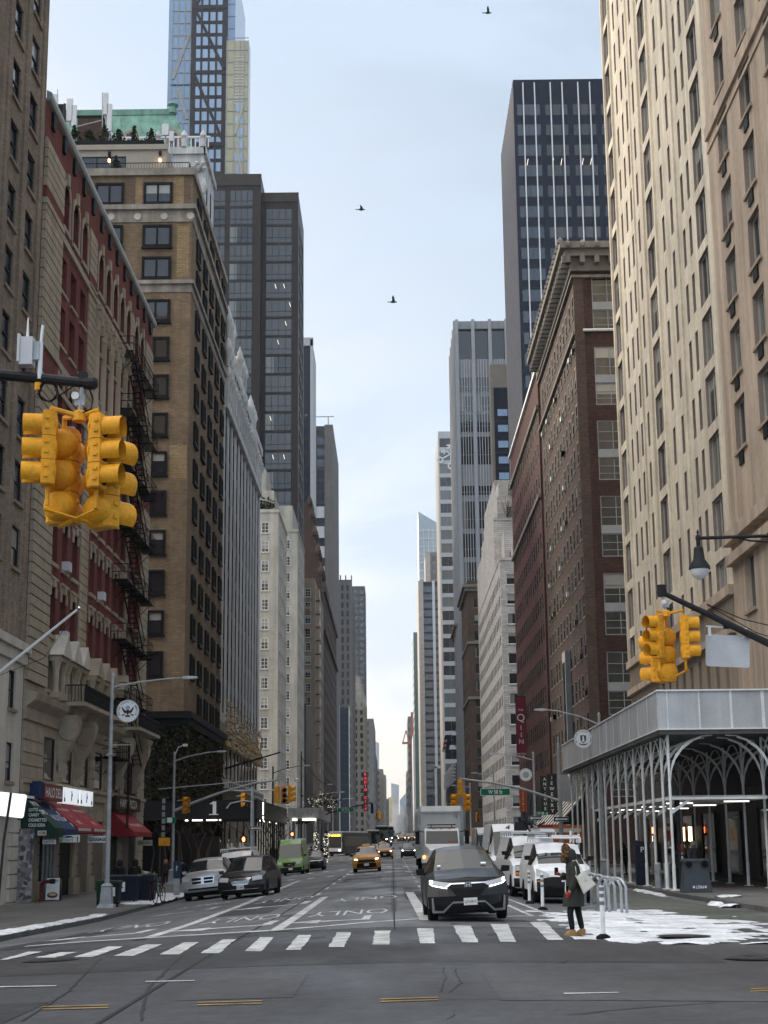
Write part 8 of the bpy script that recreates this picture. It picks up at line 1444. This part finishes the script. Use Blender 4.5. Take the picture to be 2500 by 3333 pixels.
def person(label, X, Y, rz, coat, pants=PANT, h=1.72, stride=.0, hood=None, hair=None, arms='down', long_=0, z=None, cat='person', group=None):
    """generic figure, local frame facing -Y; h in metres"""
    k = h/1.72; z = gz(X, Y) if z is None else z; t = thing('person', label, cat, (X, Y, z), rz, group); t.scale = (k, k, k); s = stride
    J = {'pel': (0, 0, .93), 'wst': (0, 0, 1.08), 'chs': (0, -.01, 1.30), 'nck': (0, -.02, 1.48), 'hd0': (0, -.03, 1.57), 'hd1': (0, -.03, 1.68)}; E = [('pel', 'wst'), ('wst', 'chs'), ('chs', 'nck'), ('nck', 'hd0'), ('hd0', 'hd1')]; Rr = {'pel': (.15, .12), 'wst': (.13, .10), 'chs': (.16, .11), 'nck': .055, 'hd0': .085, 'hd1': .075}
    for q, n in ((-1, 'l'), (1, 'r')):
        d = q*s
        J.update({n+'hip': (q*.09, 0, .88), n+'kne': (q*.10, -d*.35-.02, .50), n+'ank': (q*.10, -d*.7+(.06 if d < 0 else 0), .09+(.05 if d < 0 else 0)), n+'toe': (q*.11, -d*.7-.16, .04)}); E += [('pel', n+'hip'), (n+'hip', n+'kne'), (n+'kne', n+'ank'), (n+'ank', n+'toe')]; Rr.update({n+'hip': .095, n+'kne': .06, n+'ank': .045, n+'toe': .04})
        el, ha = ((q*.25, .04+d*.15, 1.14), (q*.24, -.06+d*.4, .90)) if arms == 'down' else ((q*.24, .02, 1.13), (q*.10, -.24, 1.18))
        J.update({n+'sh': (q*.18, -.01, 1.40), n+'elb': el, n+'wri': ha}); E += [('chs', n+'sh'), (n+'sh', n+'elb'), (n+'elb', n+'wri')]; Rr.update({n+'sh': .07, n+'elb': .045, n+'wri': .035})
    me = skin_mesh(J, E, Rr, SKN); o = sub('body', me, t)
    leg = [k_ for k_ in J if k_[1:] in ('hip', 'kne', 'ank')]+['pel']; LE = [e for e in E if e[0] in leg and e[1] in leg]; sub('trousers', skin_mesh({k_: J[k_] for k_ in ['pel']+[x for x in leg if x != 'pel']}, LE, {k_: (tuple(q+.02 for q in Rr[k_]) if isinstance(Rr[k_], tuple) else Rr[k_]+.022) for k_ in leg}, pants), t)
    tor = ['chs', 'pel', 'wst', 'lsh', 'rsh', 'lelb', 'relb', 'lwri', 'rwri']; CE = [e for e in E if e[0] in tor and e[1] in tor]; sub('coat', skin_mesh({k_: J[k_] for k_ in tor}, CE, {k_: (tuple(q+.045 for q in Rr[k_]) if isinstance(Rr[k_], tuple) else Rr[k_]+.03) for k_ in tor}, coat), t)
    if long_: part('coat_skirt', MB().lathe((0, 0, 0), [(.17, 1.1), (.20, .95), (.24, .95-long_), (.22, .95-long_)], coat, 12, 'z', (1, .8)), t, 1)
    for q in (-1, 1): n = 'l' if q < 0 else 'r'; a = Vector(J[n+'ank']); b_ = Vector(J[n+'toe']); part('shoe', MB().rings([[(a.x+dx*w_, y, zz) for dx, zz in ((-1, 0), (1, 0), (1, hh*.6), (.5, hh), (-.5, hh), (-1, hh*.6))] for y, w_, hh in ((a.y+.07, .035, .09), (a.y, .05, .13), (b_.y+.05, .055, .08), (b_.y-.05, .035, .05))], SHOE).xf(Matrix.Translation((0, 0, max(0, a.z-.09)))), t)
    f = MB().lathe((0, -.118, 1.60), [(.001, -.03), (.016, 0), (.001, .02)], SKN, 6, 'y').box(-.04, -.02, -.117, -.108, 1.635, 1.647, BLK).box(.02, .04, -.117, -.108, 1.635, 1.647, BLK).box(-.025, .025, -.113, -.105, 1.565, 1.573, mat('lip', (.25, .08, .07), .6, 0)); part('face', f, t)
    if hood: part('hood', MB().lathe((0, .0, 1.62), [(.10, -.16), (.135, -.08), (.135, .04), (.10, .11), (.02, .14)], hood, 10), t, 2)
    else: part('hair', MB().lathe((0, .005, 1.65), [(.10, -.07), (.115, 0), (.10, .06), (.05, .10), (.01, .11)], hair or BLK, 10), t, 2)
    return t
NVY = mat('coat_navy', (.010, .011, .018), .8, .1, 6); BKC = mat('coat_black', (.008, .008, .009), .8, .1, 6); GRC = mat('coat_grey', (.10, .10, .11), .85, .1, 6); FUR = mat('fur_trim', (.28, .17, .08), .9, .3, 12); ORH = mat('hat_orange', (.45, .10, .06), .8, .1, 8); GNC = mat('coat_olive', (.030, .033, .027), .8, .12, 6); BRC = mat('coat_brown', (.04, .03, .025), .85, .1, 6); WHC = mat('cap_white', (.6, .6, .58), .8, .05)
wz = lambda x, y: walk_z(-1 if x < 0 else 1, y)
person('person in dark navy hooded coat standing left behind the dumpster', -13.0, 75, R_(160), NVY, hood=NVY, h=1.86, z=wz(-1, 75)); person('person in black hooded coat standing right behind the dumpster', -12.3, 75.2, R_(170), BKC, hood=BKC, h=1.86, z=wz(-1, 75))
person('person in dark coat with tan fur hood walking away near the left corner', -16.0, 111, R_(185), BRC, hood=FUR, stride=.35, long_=.15); person('person in dark clothes beside the fur hooded walker at the left corner', -14.7, 110, R_(175), NVY, stride=.3)
p1 = person('person in long navy coat and orange red hat holding a white cup under the shed', 11.7, 64, 0, NVY, JEAN, 1.68, .05, hood=ORH, long_=.55, arms='hold', z=wz(1, 64)); t = thing('cup', 'white paper cup held by the person in the orange red hat', 'cup', (11.7, 63.72, wz(1, 64)+1.1)); part('cup', MB().lathe((0, 0, 0), [(.03, 0), (.042, .12), (.045, .12), (.045, .14)], SWH, 8), t)
person('person in grey jacket and white cap behind the one with orange red hat', 12.9, 67.5, R_(200), GRC, PANT, 1.8, .3, hair=WHC, z=wz(1, 67))
person('person in dark coat far inside the white shed near the lamps', 13.2, 90, R_(150), BKC, hood=BKC, z=wz(1, 90))
for lab, px, Y, c in (('person in dark coat carrying a white bag near the turning bus', 1013, 178, BRC), ('person in navy coat standing left of the turning bus', 1046, 186, NVY), ('person in black coat standing closest to the turning bus', 1057, 187, BKC), ('person in dark clothes at the kerb before the pale canopy', 1040, 184, BKC)):
    x = atY(px, 2750, Y).x; person(lab, x, Y, R_(180), c, stride=.2, z=gz(x, Y)+.1)
c = atY(1018, 2782, 177.6); t = thing('shopping_bag', 'white bag carried by the dark coated person near the bus', 'bag', c); part('bag', MB().rings([[(a*.2, b_*.1, z) for a, b_ in ((-1, -1), (1, -1), (1, 1), (-1, 1))] for z in (-.25, .2)], SWH), t)
for lab, px, Y in (('far person crossing in dark clothes at left of the distant cluster', 1303, 345), ('far person crossing in dark clothes at right of the distant cluster', 1331, 350)): x = atY(px, 2700, Y).x; person(lab, x, Y, 0, BKC, stride=.25, h=1.75, z=gz(x, Y)+.6)
# ---- the walker in the foreground (faces -X, head bowed over her phone)
Y0 = 31.0; X0 = atY(1872, 3020, Y0).x; t = thing('person', 'person in olive parka with fur hood and tote bag crossing while looking at a phone', 'person', (X0, Y0, gz(X0, Y0)))
WJ = {'pel': (.03, 0, .86), 'wst': (.03, 0, 1.03), 'chs': (-.01, 0, 1.25), 'nck': (-.07, 0, 1.41), 'hd0': (-.14, 0, 1.49), 'hd1': (-.16, 0, 1.58), 'lhip': (.0, -.09, .82), 'lkne': (-.10, -.09, .46), 'lank': (-.06, -.09, .10), 'ltoe': (-.19, -.09, .05), 'rhip': (.06, .09, .82), 'rkne': (.08, .09, .46), 'rank': (.15, .09, .11), 'rtoe': (.02, .09, .04), 'lsh': (-.02, -.17, 1.36), 'lelb': (.02, -.22, 1.08), 'lwri': (-.10, -.20, .85), 'lhan': (-.13, -.19, .79), 'rsh': (-.03, .17, 1.36), 'relb': (-.05, .21, 1.10), 'rwri': (-.24, .10, 1.16), 'rhan': (-.29, .06, 1.18)}
WE = [('pel', 'wst'), ('wst', 'chs'), ('chs', 'nck'), ('nck', 'hd0'), ('hd0', 'hd1')]+[e for n in 'lr' for e in (('pel', n+'hip'), (n+'hip', n+'kne'), (n+'kne', n+'ank'), (n+'ank', n+'toe'), ('chs', n+'sh'), (n+'sh', n+'elb'), (n+'elb', n+'wri'), (n+'wri', n+'han'))]
WR = {'pel': (.12, .14), 'wst': (.10, .12), 'chs': (.11, .15), 'nck': .05, 'hd0': .085, 'hd1': .08}
for n in 'lr': WR.update({n+'hip': .085, n+'kne': .055, n+'ank': .04, n+'toe': .035, n+'sh': .065, n+'elb': .042, n+'wri': .03, n+'han': .03})
for n, d in (('l', Vector((-.02, 0, -.055))), ('r', Vector((-.05, -.01, .02)))):
    h_ = Vector(WJ[n+'han'])
    for i in range(4): a, b_ = n+'f%da' % i, n+'f%db' % i; o = Vector((.012*i-.018, -.015+.01*i, .0)) if n == 'l' else Vector((0, .0, .018-.014*i)); WJ[a] = tuple(h_+o+d*.6); WJ[b_] = tuple(h_+o+d*(1.15+.1*(i % 2))); WE += [(n+'han', a), (a, b_)]; WR[a] = .010; WR[b_] = .008
    WJ[n+'th'] = tuple(h_+Vector((-.03, -.03, .01))); WE.append((n+'han', n+'th')); WR[n+'th'] = .011
sub('body', skin_mesh(WJ, WE, WR, SKN), t)
pick_ = lambda ks: ({k_: WJ[k_] for k_ in ks}, [e for e in WE if e[0] in ks and e[1] in ks]); add = lambda ks, d: {k_: (tuple(q+d for q in WR[k_]) if isinstance(WR[k_], tuple) else WR[k_]+d) for k_ in ks}
ks = ['pel', 'lhip', 'lkne', 'lank', 'rhip', 'rkne', 'rank']; sub('trousers', skin_mesh(*pick_(ks), add(ks, .018), PANT), t)
ks = ['chs', 'wst', 'pel', 'lsh', 'lelb', 'lwri', 'rsh', 'relb', 'rwri']; sub('parka', skin_mesh(*pick_(ks), add(ks, .04), GNC), t)
part('parka_skirt', MB().rings([[(cx+rx*math.cos(a*math.pi/7), ry*math.sin(a*math.pi/7), z) for a in range(14)] for cx, rx, ry, z in ((.0, .14, .19, 1.2), (.02, .17, .20, 1.0), (.0, .20, .21, .78), (-.02, .22, .22, .56), (-.02, .20, .20, .57))], GNC), t, 1)
ks = ['lhan', 'lwri']; gl_ = mat('glove_red', (.42, .02, .03), .7, .1, 8)
for n in 'lr': ks = [n+'han', n+'wri', n+'th']+[n+'f%d%s' % (i, c_) for i in range(4) for c_ in 'ab']; sub('glove', skin_mesh(*pick_(ks), {k_: WR[k_]+.007 for k_ in ks}, gl_), t)
hd = MB(); leafcloud(hd, 420, lambda r: (lambda a, b_: Vector((-.13+.10*math.cos(a)*math.cos(b_)-.02, .135*math.sin(a)*math.cos(b_*.6), 1.56+.15*math.sin(b_)+.02)))(r.uniform(-2.2, 2.2), r.uniform(-1.5, 1.6)), .032, [FUR, mat('fur_dark', (.14, .08, .04), .9, .2, 10)], random.Random(12)); part('hood_fur', hd, t)
part('hood', MB().lathe((-.05, 0, 1.50), [(.10, -.14), (.14, -.06), (.14, .05), (.11, .13), (.03, .17)], GNC, 12, 'z', (.9, 1)), t, 2)
part('face', MB().lathe((-.235, 0, 1.53), [(.001, -.035), (.018, -.005), (.001, .025)], SKN, 6, 'x').box(-.232, -.222, -.045, -.022, 1.555, 1.567, BLK).box(-.232, -.222, .022, .045, 1.555, 1.567, BLK).box(-.225, -.215, -.025, .025, 1.475, 1.484, mat('lip', (.25, .08, .07))), t)
BOOT = mat('tan_boot', (.30, .18, .08), .8, .15, 8)
for n in 'lr':
    a, b_ = Vector(WJ[n+'ank']), Vector(WJ[n+'toe']); part('boot', MB().rings([[(x, a.y+dy*w_, z_) for dy, z_ in ((-1, z0), (1, z0), (1, z0+hh*.6), (.6, z0+hh), (-.6, z0+hh), (-1, z0+hh*.6))] for x, w_, hh, z0 in ((a.x+.06, .034, .11, 0 if n == 'l' else .01), (a.x, .045, .16, 0), (b_.x+.05, .046, .09, 0), (b_.x-.03, .034, .05, 0))], BOOT), t, .8)
part('drawstring', MB().tube([(-.17, -.12, 1.02), (-.18, -.15, .85), (-.16, -.13, .8)], .008, SWH, 4), t)
tb = thing('tote_bag', 'white canvas tote bag hanging from the shoulder of the walking person', 'bag', (X0, Y0, gz(X0, Y0))); TOT = mat('canvas', (.62, .60, .54), .85, .08, 5)
part('bag', MB().rings([[(x, -.27-dy, z_) for x, z_ in ((.02, 1.12), (.18, 1.24), (.40, .98), (.16, .80))] for dy in (-.035, .035)], TOT).rings([[(x, -.27-dy, z_) for x, z_ in ((.05, 1.09), (.18, 1.19), (.36, .97), (.17, .83))] for dy in (-.06, .06)], TOT), tb); part('strap', MB().tube([(.02, -.28, 1.12), (.02, -.24, 1.3), (-.02, -.2, 1.43), (.05, -.1, 1.44), (.16, -.22, 1.22)], .014, TOT, 5), tb); part('lettering', merge(MB(), text_mb('11', .04, SINK, 0, .003), Matrix.Translation((.2, -.335, 1.05)) @ Matrix.Rotation(R_(35), 4, 'Y')), tb)
ph_ = thing('phone', 'black phone held up in the red gloved hand of the walking person', 'phone', (X0, Y0, gz(X0, Y0))); part('phone', MB().box(-.36, -.345, .0, .075, 1.15, 1.30, BLK).box(-.363, -.36, .03, .05, 1.25, 1.27, SWH).box(-.345, -.285, .055, .06, 1.155, 1.30, BLK), ph_)

# ------------------------------------------------------------------ air
hz = bpy.data.materials.new('haze'); hz.use_nodes = True; t_ = hz.node_tree; t_.nodes.clear(); o_ = t_.nodes.new('ShaderNodeOutputMaterial'); v_ = t_.nodes.new('ShaderNodeVolumePrincipled'); v_.inputs['Color'].default_value = (.86, .92, 1, 1); v_.inputs['Density'].default_value = .00009; v_.inputs['Anisotropy'].default_value = .2; t_.links.new(v_.outputs[0], o_.inputs['Volume'])
MB().box(-4200, 4200, -120, 6200, -3, 520, hz).obj('haze', kind='stuff')
